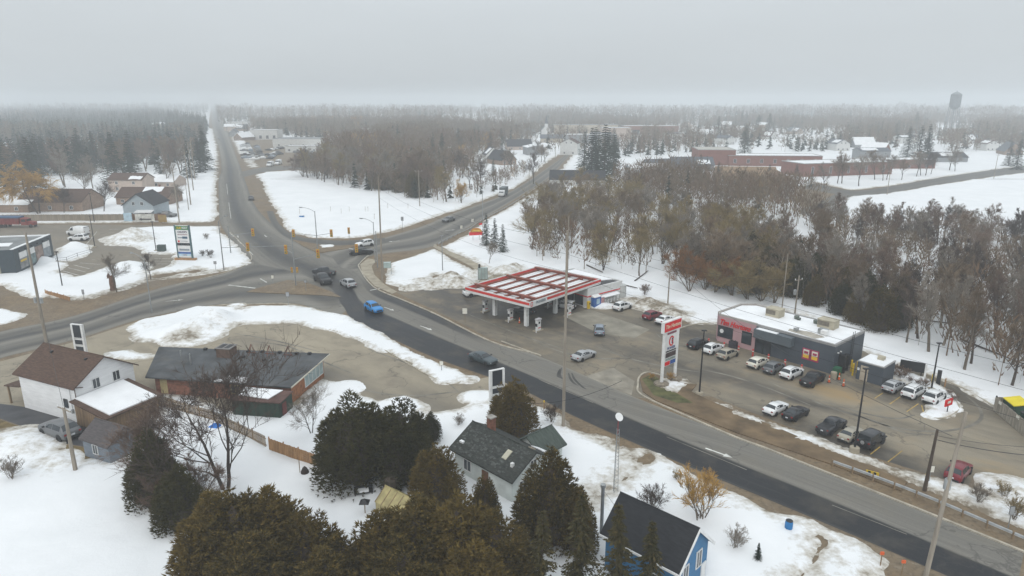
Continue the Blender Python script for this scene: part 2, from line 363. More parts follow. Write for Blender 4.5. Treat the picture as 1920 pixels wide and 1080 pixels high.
patch('closed_forecourt',LOT_CL,.006,asphalt_mat('pale_lot_asphalt',(.19,.165,.125),(.345,.30,.225),(.15,.13,.105),False),.75,spots=[(*(-39.82,102.29),4,2,-.6),(*(-36.47,99.87),2,1.5,-.5),(*(-42.28,99.87),3,1,-.5),(*(-23.71,88.18),4,2,-.6),(*(-18.11,82.29),9,1.6,-.7),(*(-11.01,81.13),8,1.3,-.6),(*(-7.7,82.79),5,2,-.4),(*(-27.47,91.11),3,1.5,-.3),(*(-63.0,99.87),8,3,.1),(*(-63.33,91.11),8,3,-.3),(*(-7.97,77.97),6,1.2,-.5)],res=1.9)
LOT_PZ=[(-170.04,204.83),(-151.39,207.58),(-91.07,205.74),(-79.28,186.56),(-66.22,152.61),(-80.31,146.6),(-92.0,139.68),(-120.3,141.92)]
patch('plaza_parking_lot',LOT_PZ,.006,asphalt_mat('plaza_lot_asphalt',(.13,.113,.09),(.26,.225,.175),(.19,.165,.125),False),.55)
patch('driveway',[(-71.33,79.99),(-64.64,79.2),(-59.76,77.97),(-47.9,72.93),(-47.17,68.08),(-50.62,69.05),(-55.8,72.13),(-61.62,75.02),(-69.72,77.97)],.012,TARM)
patch('grass_verge',[(-69.13,77.21),(-61.41,74.73),(-55.62,71.86),(-50.46,68.81),(-47.02,67.84),(-42.61,65.75),(-42.3,64.19),(-44.81,64.63),(-47.19,65.3),(-50.69,67.6),(-55.0,70.05),(-59.62,72.26),(-67.39,75.02)],.01,GRASS)
patch('pavement',[(-35.29,154.19),(-34.77,160.81),(-32.15,158.54),(-32.25,152.61),(-30.1,144.7),(-26.25,136.24),(-22.86,130.97),(-23.66,129.42),(-28.29,135.4),(-32.97,146.12)],.11,PAVE)
struct(ribbon('path',[(-20.54,177.85),(-17.07,171.16),(-10.23,159.67),(-6.74,152.61),(-4.05,143.3),(-5.06,139.24)],[(-20.58,174.44),(-17.12,167.36),(-11.0,155.8),(-8.04,149.05),(-6.34,142.84),(-6.94,138.37)],.05,PAVE,3,lambda u,v,q:.5))
patch('concrete_apron',[(9.98,87.99),(14.5,91.11),(16.72,86.31),(15.52,81.79)],.012,M('apron_concrete',(.26,.235,.19),.85,.25,.4,dirt=.5))
patch('forecourt_slab',[(9.0,115.63),(14.16,119.47),(22.98,108.04),(19.75,103.8),(14.05,106.41)],.012,M('pale_slab',(.24,.22,.175),.8,.25,.3,dirt=.5))
for nm,p in (('traffic_island',[(-52.95,130.97),(-50.59,135.82),(-47.55,140.13),(-43.54,138.81),(-35.94,130.97),(-33.11,127.16),(-37.65,128.66),(-44.16,129.42)]),('slip_island',[(-60.13,183.57),(-50.8,177.16),(-43.55,175.11),(-37.24,179.95),(-41.96,172.46),(-48.38,166.75),(-54.23,174.44)])):
    o=MB().prism(p,.0,.12).build(nm,MUD); struct(o)
struct(MB().prism([(17.61,87.61),(19.08,89.14),(20.71,87.99),(23.4,85.41),(24.82,85.05),(23.53,82.79),(25.13,79.99),(30.68,72.93),(35.62,66.09),(39.56,60.77),(38.12,59.13),(33.62,64.19),(25.79,71.34),(18.34,79.99),(17.16,82.79)],0,.11).build('boulevard_verge',M('boulevard_mud',(.145,.10,.056),.9,.35,.4,dirt=.3,bmp=.4)))
patch('grass_patch',[(17.77,86.87),(19.49,88.56),(20.18,86.87),(21.15,82.79),(22.89,79.2),(20.87,79.2),(18.33,81.62)],.125,M('green_grass',(.085,.085,.03),.9,.4,.8,bmp=.5))
# kerbs: real 0.14 m steps following the road edges
def kerb(pts,wd=.28,h=.15,name='kerb'):
    P=smooth_pts(pts,4); mb=MB(); n=len(P); vs=[]
    for i,p in enumerate(P):
        d=(P[min(i+1,n-1)]-P[max(i-1,0)]).normalized(); s=Vector((-d.y,d.x,0))*wd/2
        for q,z in ((p-s,-.05),(p-s*.9,h),(p+s*.9,h),(p+s,-.05)): vs.append((q.x,q.y,z))
    fs=[]
    for i in range(n-1):
        for j in range(3): a=i*4+j; fs.append((a,a+1,a+5,a+4))
    fs+=[(0,1,2,3),(4*n-1,4*n-2,4*n-3,4*n-4)]
    mb.add(vs,fs); return struct(mb.build(name,CONC))
kerb([(-35.37,163.73),(-35.63,155.8),(-34.74,151.07),(-28.43,134.99),(-20.31,124.62),(-13.3,115.94),(-3.38,102.05),(3.54,96.63),(4.14,95.53)])
kerb([(20.75,88.18),(19.12,89.33),(17.75,87.99),(16.93,85.05),(16.87,81.62),(21.29,75.45),(25.43,70.18),(28.08,67.48),(32.71,62.19),(38.58,55.47),(43.4,49.82),(45.08,47.91)])
kerb([(25.08,108.31),(26.03,106.95),(30.92,110.56),(34.54,111.13)])
kerb([(54.11,93.17),(57.5,89.33),(59.85,84.17),(60.21,78.43)])
kerb([(-60.3,116.88),(-55.54,121.48),(-47.98,122.51),(-41.48,122.51),(-31.91,116.25),(-27.56,112.6)])
kerb([(-47.91,111.42),(-37.65,111.71),(-23.3,102.29),(-9.79,86.13),(-6.7,86.5)],.16,.13)
kerb([(-91.56,166.75),(-83.78,165.53),(-78.62,154.19),(-77.49,150.05)],.2,.13)
kerb([(-81.39,194.46),(-65.8,167.36),(-61.96,156.34),(-63.38,147.09),(-69.48,136.24)],.2,.13)
kerb([(-1.69,102.29),(4.01,96.19)],.2,.1); 
kerb([(50.59,76.47),(50.83,75.02),(52.48,75.3),(55.04,77.21),(56.23,79.2),(56.4,81.13)],.2,.14)
# painted markings
PW=M('worn_white_paint',(.62,.62,.58),.7,.35,.6,dirt=.6); PY=M('worn_yellow_paint',(.42,.28,.07),.7,.35,.6,dirt=.6)
def strip(a,b,wd,z,mat,name='road_marking'):
    a=Vector((*a,0));b=Vector((*b,0)); s=(b-a).normalized(); s=Vector((-s.y,s.x,0))*wd/2; mb=MB(); n=max(1,int((b-a).length/1.5))
    for i in range(n):
        p=a.lerp(b,i/n);q=a.lerp(b,(i+1)/n); mb.quad((p-s)[:2]+(z,),(q-s)[:2]+(z,),(q+s)[:2]+(z,),(p+s)[:2]+(z,))
    return struct(mb.build(name,mat))
strip((-58.67,136.24),(-52.15,133.76),.5,.07,PW)
strip((-53.92,141.47),(-51.47,138.37),.25,.07,PW); strip((-26.09,134.16),(-28.52,132.15),.3,.07,PW)
strip((-44.22,174.44),(-40.7,171.16),.35,.07,PW)
for a,b in zip([(34.81,52.25),(24.3,63.12),(10.25,79.36)],[(30.26,56.76),(17.58,70.3),(3.66,86.87)]): strip(a,b,.09,.066,M("faded_line",(.26,.24,.2),.8,.4,.5,dirt=.6))
for a,b in zip([(-81.7,194.46),(-75.16,183.57),(-68.51,172.46),(-129.96,312.34),(-105.6,253.85)],[(-77.96,188.09),(-71.81,177.85),(-64.1,164.92),(-114.93,276.1),(-90.7,218.33)]): strip(a,b,.15,.07,PW)
def arrow(p,ang,s=1.0):
    mb=MB(); c,si=math.cos(ang),math.sin(ang)
    for q in ([(-2,-.12),(.6,-.12),(.6,.12),(-2,.12)],[(.6,-.45),(1.7,0),(.6,.45)]):
        mb.quad(*[(p[0]+s*(x*c-y*si),p[1]+s*(x*si+y*c),.072) for x,y in q])
    return struct(mb.build('road_arrow',PW))
for p,a in (((-64.24,124.97),25),((-76.76,188.09),115),((-69.27,188.87),-60),((-32.03,181.38),205),((-18.02,197.8),30),((-22.46,119.47),-45),((-14.31,108.59),-45),((22.54,66.55),-42)): arrow(p,R(a),.85)
for a,b in zip([(46.61,80.8),(47.59,79.05),(48.55,76.91),(49.74,75.02),(37.13,72.93),(38.79,66.43),(39.85,64.85),(42.31,62.29)],[(48.5,82.45),(50.16,81.29),(51.31,79.2),(51.44,78.73),(38.7,74.31),(40.68,68.08),(42.7,67.25),(43.75,63.33)]): strip(a,b,.12,.012,PY,'stall_line')
for a,b in zip([(-100.68,148.56),(-101.38,151.58),(-101.77,154.19),(-100.35,145.64),(-101.6,156.34),(-100.81,159.67)],[(-94.21,144.23),(-95.06,147.57),(-95.89,150.56),(-95.15,142.38),(-95.89,154.72),(-100.05,159.67)]): strip(a,b,.14,.012,PW,'stall_line')
for a,b in zip([(-111.53,174.44),(-119.25,199.52),(-115.91,193.64),(-112.75,188.09),(-109.76,182.83),(-87.77,163.73),(-86.29,160.81),(-84.87,157.99),(-83.49,155.26)],[(-120.89,196.12),(-116.09,199.52),(-112.84,193.64),(-110.22,188.09),(-107.87,182.83),(-83.57,163.73),(-82.17,160.81),(-81.07,157.99),(-80.25,155.26)]): strip(a,b,.12,.012,PW,'stall_line')
# tyre marks left by turning cars
TYRE=M('tyre_rubber_mark',(.055,.052,.048),.75,.3,.7)
def arc(pts,wd,name='tyre_mark',mat=TYRE,z=.05):
    P=smooth_pts(pts,7); mb=MB(); n=len(P); vs=[]
    for i,p in enumerate(P):
        d=(P[min(i+1,n-1)]-P[max(i-1,0)]).normalized(); s=Vector((-d.y,d.x,0))*wd/2*(1-.7*abs(2*i/(n-1)-1)**2)
        vs+=[(p-s)[:2]+(z,),(p+s)[:2]+(z,)]
    mb.add(vs,[(2*i,2*i+2,2*i+3,2*i+1) for i in range(n-1)]); return struct(mb.build(name,mat))
for pts in ([(6.84,90.71),(6.37,88.18),(6.91,85.41),(8.68,81.95)],[(7.1,91.11),(6.68,88.37),(7.35,85.41),(9.35,81.13)],[(7.93,89.14),(8.31,85.77),(10.77,80.31)],[(8.38,89.14),(8.83,85.95),(11.14,79.99)]): arc(pts,.35)
DRT=M('wet_tyre_track',(.16,.145,.118),.6,.5,.35)
for pts in ([(41.78,76.47),(43.56,73.62),(46.97,71.86),(51.46,72.13),(55.69,74.31),(58.0,77.51),(58.81,81.13),(58.83,85.05)],[(34.89,86.31),(37.34,81.62),(39.84,77.97),(43.28,74.31),(45.44,71.34),(48.89,70.95)],[(39.4,79.99),(43.08,76.47),(46.21,75.02),(49.03,76.03)],[(25.94,91.11),(30.38,88.18),(34.05,84.0),(37.51,78.73)],[(13.26,99.87),(17.41,94.87),(22.89,91.11),(27.68,89.14)],[(3.39,102.29),(8.08,97.08),(12.66,94.87),(18.2,94.87)],[(31.35,102.29),(27.36,99.87),(24.57,102.29),(23.66,106.15)],[(-7.62,116.25),(-0.89,108.04),(4.24,102.29),(8.2,98.69)]): arc(pts,.42,mat=DRT,z=.014)
for pts in ([(-22.14,98.69),(-15.57,93.17),(-10.37,88.18),(-7.0,82.79)],[(-23.39,86.87),(-18.21,82.79),(-12.45,81.62),(-7.0,82.79),(-4.15,81.62)],[(-41.52,102.29),(-34.82,99.87),(-27.25,93.17),(-22.45,89.14)],[(-45.57,106.15),(-37.28,102.29),(-29.21,97.54)]): arc(pts,.35,mat=DRT,z=.014)
# ---------------------------------------------------------------- snow cover as a height field that thins out at its ragged edges
BARE=[[(-112.64,128.28),(-105.27,135.4),(-93.15,127.53),(-90.04,126.42),(-82.25,124.62),(-79.43,131.36),(-76.54,139.68),(-64.17,149.05),(-61.68,155.26),(-65.05,162.55),(-79.59,187.32),(-85.81,196.96),(-88.7,203.92),(-100.41,204.83),(-113.07,201.26),(-109.34,187.32),(-104.14,177.16),(-96.37,173.11),(-91.69,166.75),(-83.78,165.53),(-78.87,154.72),(-80.82,148.06),(-87.71,153.14),(-91.72,152.61),(-92.71,146.6),(-93.94,142.84),(-104.35,149.05),(-110.36,152.61),(-117.72,152.61),(-132.43,152.61),(-174.9,204.83),(-150.75,206.66),(-148.56,209.46),(-94.7,212.34),(-97.54,223.57),(-139.98,322.88),(-217.36,509.82),(-621.78,1445.85),(-1800.72,4236.63),(-1781.53,4236.63),(-592.17,1445.85),(-199.74,509.82),(-121.89,334.13),(-94.4,265.27),(-68.22,203.92),(-63.2,194.46),(-55.04,187.32),(-45.76,185.8),(-36.85,193.64),(-31.52,206.66),(-17.96,240.84),(1.16,298.66),(23.1,440.79),(39.57,515.18),(54.49,618.96),(66.34,618.96),(42.04,475.15),(20.75,334.13),(1.97,251.14),(-9.14,210.41),(-12.14,191.23),(-15.75,179.95),(-20.27,169.24),(-28.13,155.8),(-26.07,138.37),(-20.37,132.15),(-16.53,146.6),(-12.49,140.57),(-8.39,138.37),(-3.55,147.09),(0.61,151.07),(6.92,142.84),(13.81,120.8),(15.49,120.8),(21.04,126.06),(24.18,126.42),(30.19,116.25),(31.14,111.42),(34.63,111.42),(45.62,121.48),(51.43,116.25),(54.5,93.17),(57.72,89.72),(60.07,84.52),(60.42,78.73),(60.54,67.84),(43.3,45.61),(27.75,45.61),(30.46,48.85),(29.31,50.61),(27.65,53.1),(25.91,54.72),(23.99,56.15),(21.61,58.94),(18.07,62.5),(15.46,66.66),(11.9,68.81),(6.44,73.62),(2.34,78.73),(-2.44,82.45),(-4.9,82.79),(-5.74,81.62),(-3.71,79.36),(-6.91,77.21),(-9.46,76.47),(-12.18,77.21),(-15.27,77.97),(-21.48,83.3),(-25.95,86.87),(-26.79,78.73),(-33.77,76.03),(-43.73,81.95),(-45.97,82.29),(-43.45,77.21),(-41.66,66.09),(-42.31,64.41),(-44.2,65.52),(-45.29,64.96),(-46.78,64.63),(-49.65,66.89),(-53.89,69.3),(-59.53,72.13),(-68.74,74.31)],
 [(127.15,302.45),(141.14,318.58),(144.21,291.35),(167.03,304.38),(215.89,343.7),(281.06,391.07),(376.9,448.91),(346.06,407.52),(253.15,351.23),(194.32,310.31),(153.74,279.35),(135.71,271.35),(113.05,242.08),(94.21,221.44)],
 [(-130.96,334.13),(-130.78,367.29),(-115.43,372.97),(-102.35,367.29),(-120.24,440.79),(-144.91,509.82),(-209.82,669.29),(-280.24,798.72),(-298.52,798.72),(-265.51,687.91),(-167.11,440.79),(-147.38,397.49),(-145.73,372.97)]]
ADD=[[(-64.88,111.13),(-64.4,113.19),(-60.48,116.25),(-58.51,121.48),(-55.25,120.8),(-41.65,121.48),(-37.79,120.13),(-29.31,115.32),(-23.49,107.49),(-17.41,99.87),(-7.3,88.75),(-5.71,87.05),(-9.81,86.31),(-14.37,92.96),(-18.74,98.0),(-23.25,102.05),(-29.63,107.22),(-37.56,111.42),(-47.79,111.13),(-47.66,102.79),(-49.74,99.87),(-53.4,100.58),(-55.8,102.05),(-60.07,104.06),(-63.52,108.59)],
 [(-97.63,116.88),(-93.76,119.47),(-86.95,116.25),(-86.01,112.6),(-87.31,110.56),(-91.47,108.87)],
 [(-109.49,149.55),(-111.63,156.34),(-112.32,160.24),(-103.67,153.66),(-102.23,148.56),(-102.7,145.64),(-106.29,146.6)],
 [(-111.42,160.24),(-114.19,169.87),(-115.0,177.16),(-108.95,172.46),(-105.38,167.36),(-104.68,161.39),(-104.45,156.88)],
 [(36.33,67.6),(39.5,64.19),(42.4,61.98),(45.26,60.09),(47.05,57.93),(49.54,53.66),(47.46,50.97),(45.77,53.1),(42.56,57.47),(40.75,59.61),(37.82,64.19),(35.57,65.97),(32.33,69.3),(29.34,70.95),(30.3,74.31),(33.92,70.95)],
 [(23.39,81.13),(25.88,79.05),(30.45,74.03),(29.91,72.53),(25.23,77.97)],
 [(19.89,86.87),(22.42,88.37),(24.13,86.87),(25.11,85.05),(21.44,81.62),(19.72,84.0)],
 [(51.89,91.11),(54.94,91.11),(57.02,86.87),(57.43,82.79),(56.56,79.52),(54.78,76.91),(52.48,75.3),(50.83,75.02),(50.57,76.32),(53.8,79.99),(54.16,85.05),(52.17,88.75)],
 [(-61.01,97.08),(-58.55,97.77),(-54.02,95.75),(-56.23,94.23),(-58.96,94.87)],
 [(-17.54,79.36),(-13.76,81.13),(-10.53,77.21),(-16.55,74.31)],
 [(-53.61,122.86),(-51.24,123.2),(-49.72,121.82),(-52.43,121.14)],
 [(-50.61,176.47),(-47.69,177.16),(-45.89,174.44),(-48.84,172.46)],
 [(47.37,61.27),(50.23,62.29),(51.85,60.77),(53.21,58.39),(51.14,55.72),(48.56,58.39)],
 [(-28.13,155.8),(-20.27,169.24),(-16.49,169.24),(-9.53,158.54),(-4.13,146.6),(-6.3,141.92),(-10.53,145.17),(-16.53,146.6),(-21.9,142.84),(-25.98,146.6)]]
BARE2=[[(15.47,66.43),(10.23,61.27),(6.0,56.15),(5.62,56.41),(9.76,61.78),(14.81,66.89)],[(15.56,65.75),(10.96,60.77),(6.95,55.72),(6.58,55.98),(10.47,61.07),(15.08,66.2)],
 [(26.6,52.87),(28.34,51.49),(25.56,48.31),(23.12,45.61),(21.44,45.61),(24.46,48.85),(26.26,50.97)],
 [(-21.12,179.25),(-16.72,171.8),(-10.01,160.24),(-3.73,144.7),(-6.77,139.68),(-10.79,152.61),(-16.88,164.92),(-20.76,171.16)],
 [(-80.74,145.17),(-74.4,146.6),(-72.19,149.55),(-75.62,141.92)],[(-72.48,147.57),(-72.27,151.07),(-68.75,148.56),(-70.42,145.64)],
 [(-50.69,150.05),(-49.36,153.66),(-41.49,142.84),(-44.76,138.37)],
 [(21.04,126.06),(24.96,127.9),(29.68,121.14),(30.82,113.79),(26.67,116.25),(23.05,122.86)],
 [(-35.61,121.14),(-31.25,119.47),(-31.82,117.84),(-35.17,118.81)],[(-50.68,120.47),(-49.53,120.8),(-49.61,119.47)]]
# (x,y) radius height dirt : ploughed heaps
HEAPS=[(*(-51.67,112.3),4.5,2.3,.2),(*(-52.1,108.04),4.0,1.9,.45),(*(-54.7,106.95),4.5,1.6,.2),(*(-52.45,103.04),3.2,1.0,.8),(*(-57.83,106.15),4,.9,.1),(*(-61.86,109.71),3,.7,.3),
 (*(-13.06,140.57),3.2,1.9,.8),(*(-10.9,137.51),3,1.7,.75),(*(-15.99,136.24),3,1.6,.7),(*(-8.12,143.76),3,1.5,.6),(*(-19.13,139.24),3,1.0,.6),(*(-1.79,148.56),3.0,1.6,.6),(*(0.61,151.07),2.5,1.3,.7),(*(-20.66,134.16),2.2,.9,.8),
 (*(-105.92,187.32),6,2.6,.55),(*(-101.09,182.11),4,1.8,.7),(*(-104.26,179.95),3.5,1.6,.6),(*(-88.29,152.61),4,1.5,.05),(*(-85.09,150.05),3,1.1,.05),
 (*(-110.11,156.88),3.0,1.6,0),(*(-106.48,154.19),2.5,.9,.05),(*(-113.21,173.11),3.2,1.9,0),(*(-109.38,163.73),2.8,1.2,0),
 (*(25.42,122.16),3.4,1.5,.95),(*(27.35,119.47),3.2,1.4,.95),(*(29.05,116.25),2.8,1.2,.9),(*(23.29,124.26),2.6,1.0,.8),(*(16.9,121.82),2.4,.7,.05),
 (*(-55.84,67.84),5,1.1,.45),(*(-52.97,66.66),3.5,.9,.4),(*(-48.47,64.63),3,.6,.45),(*(-4.81,81.13),2.2,.7,.1),(*(-5.85,86.87),1.6,.5,.6),(*(49.15,58.85),3,.9,.5),(*(48.64,60.77),2,.6,.6),(*(-22.03,84.17),3,.4,.0),(*(50.81,75.74),1.2,.5,.3),(*(54.78,77.97),1.4,.5,.3)]
DIRTY=[ADD[4],ADD[5],ADD[6],ADD[12],[(-90.04,126.42),(-82.25,124.62),(-79.43,131.36),(-76.54,139.68),(-64.17,149.05),(-65.6,152.61),(-78.62,143.76),(-81.46,134.99),(-84.25,127.9),(-92.01,129.42)],[(11.9,68.81),(15.39,66.32),(14.33,64.41),(11.0,66.66),(6.39,72.93),(6.44,73.62)],[(-59.53,72.13),(-53.89,69.3),(-49.65,66.89),(-46.78,64.63),(-48.18,63.33),(-52.47,65.52),(-55.57,66.66)]]
def snow_field(X,Y):
    base=np.full(X.shape,12.0)
    for p in BARE: base=np.minimum(base,-sdf(X,Y,p))
    for p in ADD: q_=sdf(X,Y,p); base=np.maximum(base,np.where(q_>0,q_*1.6+.5,q_))
    for p in BARE2: base=np.minimum(base,-sdf(X,Y,p))
    jag=(fbm(X,Y,3.0,4,3)-.5)*2.4+(fbm(X,Y,9.0,2,8)-.5)*1.5
    near=np.clip(1-Y/260,.3,1)
    d=base+.45+jag*np.where(base>-2.0,1,0)
    h=np.clip(d*.22,-.3,.26)+((fbm(X,Y,7,3,5)-.5)*.34+(fbm(X,Y,1.8,3,15)-.5)*.16)*np.clip(d*.8,0,1)
    dirt=np.clip(1-d/3.4,0,1)*.66+.22*(fbm(X,Y,11,4,11)-.55)
    for p in DIRTY:
        q=sdf(X,Y,p); m=q>-.8; dirt[m]+=.30*np.clip(q[m]+.8,0,1)*(.5+1.0*fbm(X[m],Y[m],2.2,3,51)); h[m]-=.10*np.clip(q[m]+.8,0,1)*fbm(X[m],Y[m],3,3,57)*2
    for x,y,r,a,di in HEAPS:
        q=((X-x)**2+(Y-y)**2)/(r*r); m=q<4
        bumpn=.65+.7*fbm(X[m],Y[m],1.6,4,21)
        g_=np.exp(-q[m]*1.6)*a*bumpn
        h[m]=np.maximum(h[m],h[m]*0+g_-.12); dirt[m]=np.maximum(dirt[m]*np.clip(q[m],0,1),di*np.exp(-q[m]*.6)) if di>.05 else dirt[m]*np.clip(q[m]*.8,0,1)
    return h,dirt
def snow_tile(name,x0,x1,y0,y1,res,lift=0):
    xs=np.arange(x0,x1+res*.5,res); ys=np.arange(y0,y1+res*.5,res); X,Y=np.meshgrid(xs,ys)
    j=res*.3; X=X+(vnoise(X,Y,res*.9,31)-.5)*j*(X>x0)*(X<x1-res*.4); Y=Y+(vnoise(X,Y,res*.9,37)-.5)*j*(Y>y0)*(Y<y1-res*.4)
    h,dirt=snow_field(X.ravel(),Y.ravel()); V=np.stack([X.ravel(),Y.ravel(),h+lift],1)
    nx=len(xs); i=np.arange((len(ys)-1)*(nx-1)); r,c=i//(nx-1),i%(nx-1); a=r*nx+c
    F=np.stack([a,a+1,a+nx+1,a+nx],1); keep=(h[F].max(1)>-.02); F=F[keep]
    used=np.unique(F); mp=np.zeros(len(V),np.int64); mp[used]=np.arange(len(used))
    me=npmesh(name,V[used],mp[F],SNOW,True,{'dirt':dirt[used]})
    return struct(put(name,me))
snow_tile('snow',-112,112,20,130,.5)
snow_tile('snow',-220,220,130,330,1.0)
snow_tile('snow',-720,720,330,930,4.0,.05)
mb=MB()
def hwx(P,y):
    Q=smooth_pts(P,6)
    for a,b in zip(Q[:-1],Q[1:]):
        if min(a.y,b.y)<=y<=max(a.y,b.y): return a.x+(b.x-a.x)*(y-a.y)/(b.y-a.y)
    return Q[0].x
ys_=[930,1000,1100,1250,1500,1900,2500,3300,4200,5000]
for ya,yb in zip(ys_[:-1],ys_[1:]):
    mb.quad((-S_,ya,.2),(hwx(HW_L,ya)-5,ya,.2),(hwx(HW_L,yb)-5,yb,.2),(-S_,yb,.2)); mb.quad((hwx(HW_R,ya)+5,ya,.2),(S_,ya,.2),(S_,yb,.2),(hwx(HW_R,yb)+5,yb,.2))
mb.quad((-S_,5000,.2),(S_,5000,.2),(S_,S_,.2),(-S_,S_,.2))
for x0,x1,y0,y1 in ((-S_,-720,330,930),(720,S_,330,930),(-S_,-220,130,330),(220,S_,130,330),(-S_,-112,-300,130),(112,S_,-300,130),(-112,112,-300,20)):
    mb.quad((x0,y0,.2),(x1,y0,.2),(x1,y1,.2),(x0,y1,.2))
struct(mb.build('snow_field',SNOW))
# ================================================================ VEHICLES
GL_CAR=glass('car_glass',(.012,.015,.018))
TYREM=M('tyre_rubber',(.022,.022,.023),.85,.2,3); RIM=M('alloy_rim',(.42,.42,.43),.35,.15,6,metal=.6); RIMD=M('dark_rim',(.06,.06,.065),.4,.2,6,metal=.4)
TRIM=M('black_trim',(.02,.02,.021),.6,.2,3); HEADL=M('headlight_lens',(.62,.64,.66),.15,.1,6); TAILL=M('tail_light_lens',(.22,.012,.012),.25,.2,6); PLATE=M('number_plate_white',(.6,.62,.64),.5,.1,6)
CHROME=M('chrome',(.55,.55,.56),.2,.1,5,metal=.9)
def paint(name,col): return M('paint_'+name,col,.35,.1,.9,coat=.35,dirt=.22 if max(col)>.1 else .1,spec=.25)
PA={k:paint(k,v) for k,v in dict(white=(.72,.73,.73),cream=(.66,.63,.54),silver=(.36,.37,.38),grey=(.13,.135,.14),dark=(.03,.031,.035),black=(.009,.009,.011),blue=(.02,.22,.55),red=(.17,.015,.025),beige=(.33,.30,.24),teal=(.055,.075,.085),bluegrey=(.2,.24,.29)).items()}
# stations front->rear : x, bottom, belt, top, half width at belt, half width at top
KINDS={
'suv':dict(st=[(2.30,.42,.72,.76,.66,.55),(2.22,.28,.84,.90,.84,.74),(1.85,.24,.95,1.01,.92,.80),(1.02,.22,1.03,1.09,.93,.80),(.35,.22,1.05,1.60,.93,.66),(-.6,.22,1.06,1.69,.93,.68),(-1.62,.22,1.09,1.65,.92,.66),(-2.12,.28,1.06,1.13,.89,.76),(-2.26,.33,.92,.97,.86,.76),(-2.30,.45,.80,.84,.80,.70)],ws=(3,4),rs=(6,7),side=(3.55,6.1),wx=(1.40,-1.38),r=.36),
'sedan':dict(st=[(2.35,.40,.64,.68,.64,.52),(2.26,.26,.74,.79,.82,.72),(1.9,.22,.84,.89,.89,.78),(.98,.20,.92,.97,.90,.78),(.22,.20,.94,1.38,.90,.60),(-.55,.20,.95,1.45,.90,.62),(-1.05,.20,.97,1.38,.90,.60),(-1.72,.22,.99,1.04,.89,.76),(-2.22,.28,.94,.98,.85,.74),(-2.35,.42,.72,.76,.76,.64)],ws=(3,4),rs=(6,7),side=(3.55,6.35),wx=(1.42,-1.36),r=.33),
'hatch':dict(st=[(2.08,.40,.66,.70,.62,.5),(2.0,.26,.76,.82,.80,.7),(1.7,.22,.88,.94,.87,.76),(1.0,.20,.97,1.03,.88,.76),(.3,.20,.99,1.45,.88,.60),(-.5,.20,1.0,1.52,.88,.62),(-1.45,.20,1.02,1.46,.87,.60),(-1.95,.25,.98,1.04,.84,.7),(-2.05,.32,.84,.89,.80,.7),(-2.08,.44,.74,.78,.74,.64)],ws=(3,4),rs=(6,7),side=(3.55,6.1),wx=(1.28,-1.25),r=.32),
'minivan':dict(st=[(2.5,.42,.70,.74,.66,.55),(2.42,.28,.82,.88,.86,.76),(2.05,.24,.93,1.0,.95,.84),(1.45,.22,1.02,1.08,.97,.84),(.65,.20,1.05,1.66,.97,.70),(-.5,.20,1.06,1.76,.97,.74),(-2.05,.22,1.07,1.73,.96,.73),(-2.40,.28,1.05,1.12,.94,.82),(-2.49,.33,.9,.95,.9,.8),(-2.52,.45,.78,.82,.84,.74)],ws=(3,4),rs=(6,7),side=(3.6,6.25),wx=(1.55,-1.5),r=.34),
'pickup':dict(st=[(2.85,.48,.80,.84,.72,.62),(2.78,.34,.98,1.05,.94,.84),(2.4,.30,1.10,1.17,1.0,.88),(1.45,.28,1.16,1.22,1.0,.86),(.80,.28,1.18,1.80,1.0,.70),(.0,.28,1.18,1.88,1.0,.72),(-.72,.28,1.18,1.83,1.0,.72),(-.92,.28,1.18,1.22,1.0,.93),(-2.75,.34,1.18,1.22,.99,.93),(-2.86,.42,1.14,1.18,.96,.90)],ws=(3,4),rs=(6,7),side=(3.55,6.2),wx=(1.78,-1.80),r=.41,bed=(-.98,-2.72,.80,1.222)),
'jeep':dict(st=[(2.1,.5,.95,.99,.5,.45),(2.06,.5,1.05,1.10,.62,.55),(1.9,.48,1.10,1.15,.66,.58),(.95,.45,1.14,1.18,.78,.70),(.70,.42,1.16,1.80,.80,.68),(.0,.42,1.16,1.86,.80,.70),(-1.75,.42,1.16,1.84,.80,.70),(-1.86,.42,1.16,1.2,.80,.74),(-1.95,.45,1.1,1.14,.80,.74),(-1.98,.5,1.0,1.04,.78,.72)],ws=(3,4),rs=(6,7),side=(3.8,6.1),wx=(1.32,-1.2),r=.42,spare=True,fender=True),
'van':dict(st=[(2.75,.48,.84,.88,.74,.62),(2.68,.32,1.0,1.06,.94,.82),(2.35,.26,1.12,1.2,1.0,.88),(1.95,.24,1.22,1.3,1.01,.86),(1.15,.24,1.25,2.15,1.01,.82),(.3,.24,1.25,2.34,1.01,.86),(-2.6,.26,1.25,2.34,1.0,.86),(-2.74,.3,1.25,2.2,.99,.85),(-2.78,.4,1.2,2.0,.97,.84),(-2.8,.5,1.1,1.7,.95,.83)],ws=(3,4),rs=(6.6,7.6),side=(3.55,4.9),wx=(1.75,-1.75),r=.36),
}
def xsec(s):
    x,zb,zs,zt,ws,wt=s
    h=[(0,zb),(ws*.88,zb),(ws*.985,zb+.16),(ws,(zb+zs)/2+.08),(ws*.965,zs),(wt,zt-.05),(wt*.72,zt),(0,zt+.02)]
    if zt-zs<.2: h[5]=(ws*.9,zs+(zt-zs)*.4)
    return [(x,y,z) for y,z in h]+[(x,-y,z) for y,z in h[-2:0:-1]]
def lerp_st(st,f):
    i=min(int(f),len(st)-2); t=f-i; return tuple(a+(b-a)*t for a,b in zip(st[i],st[i+1]))
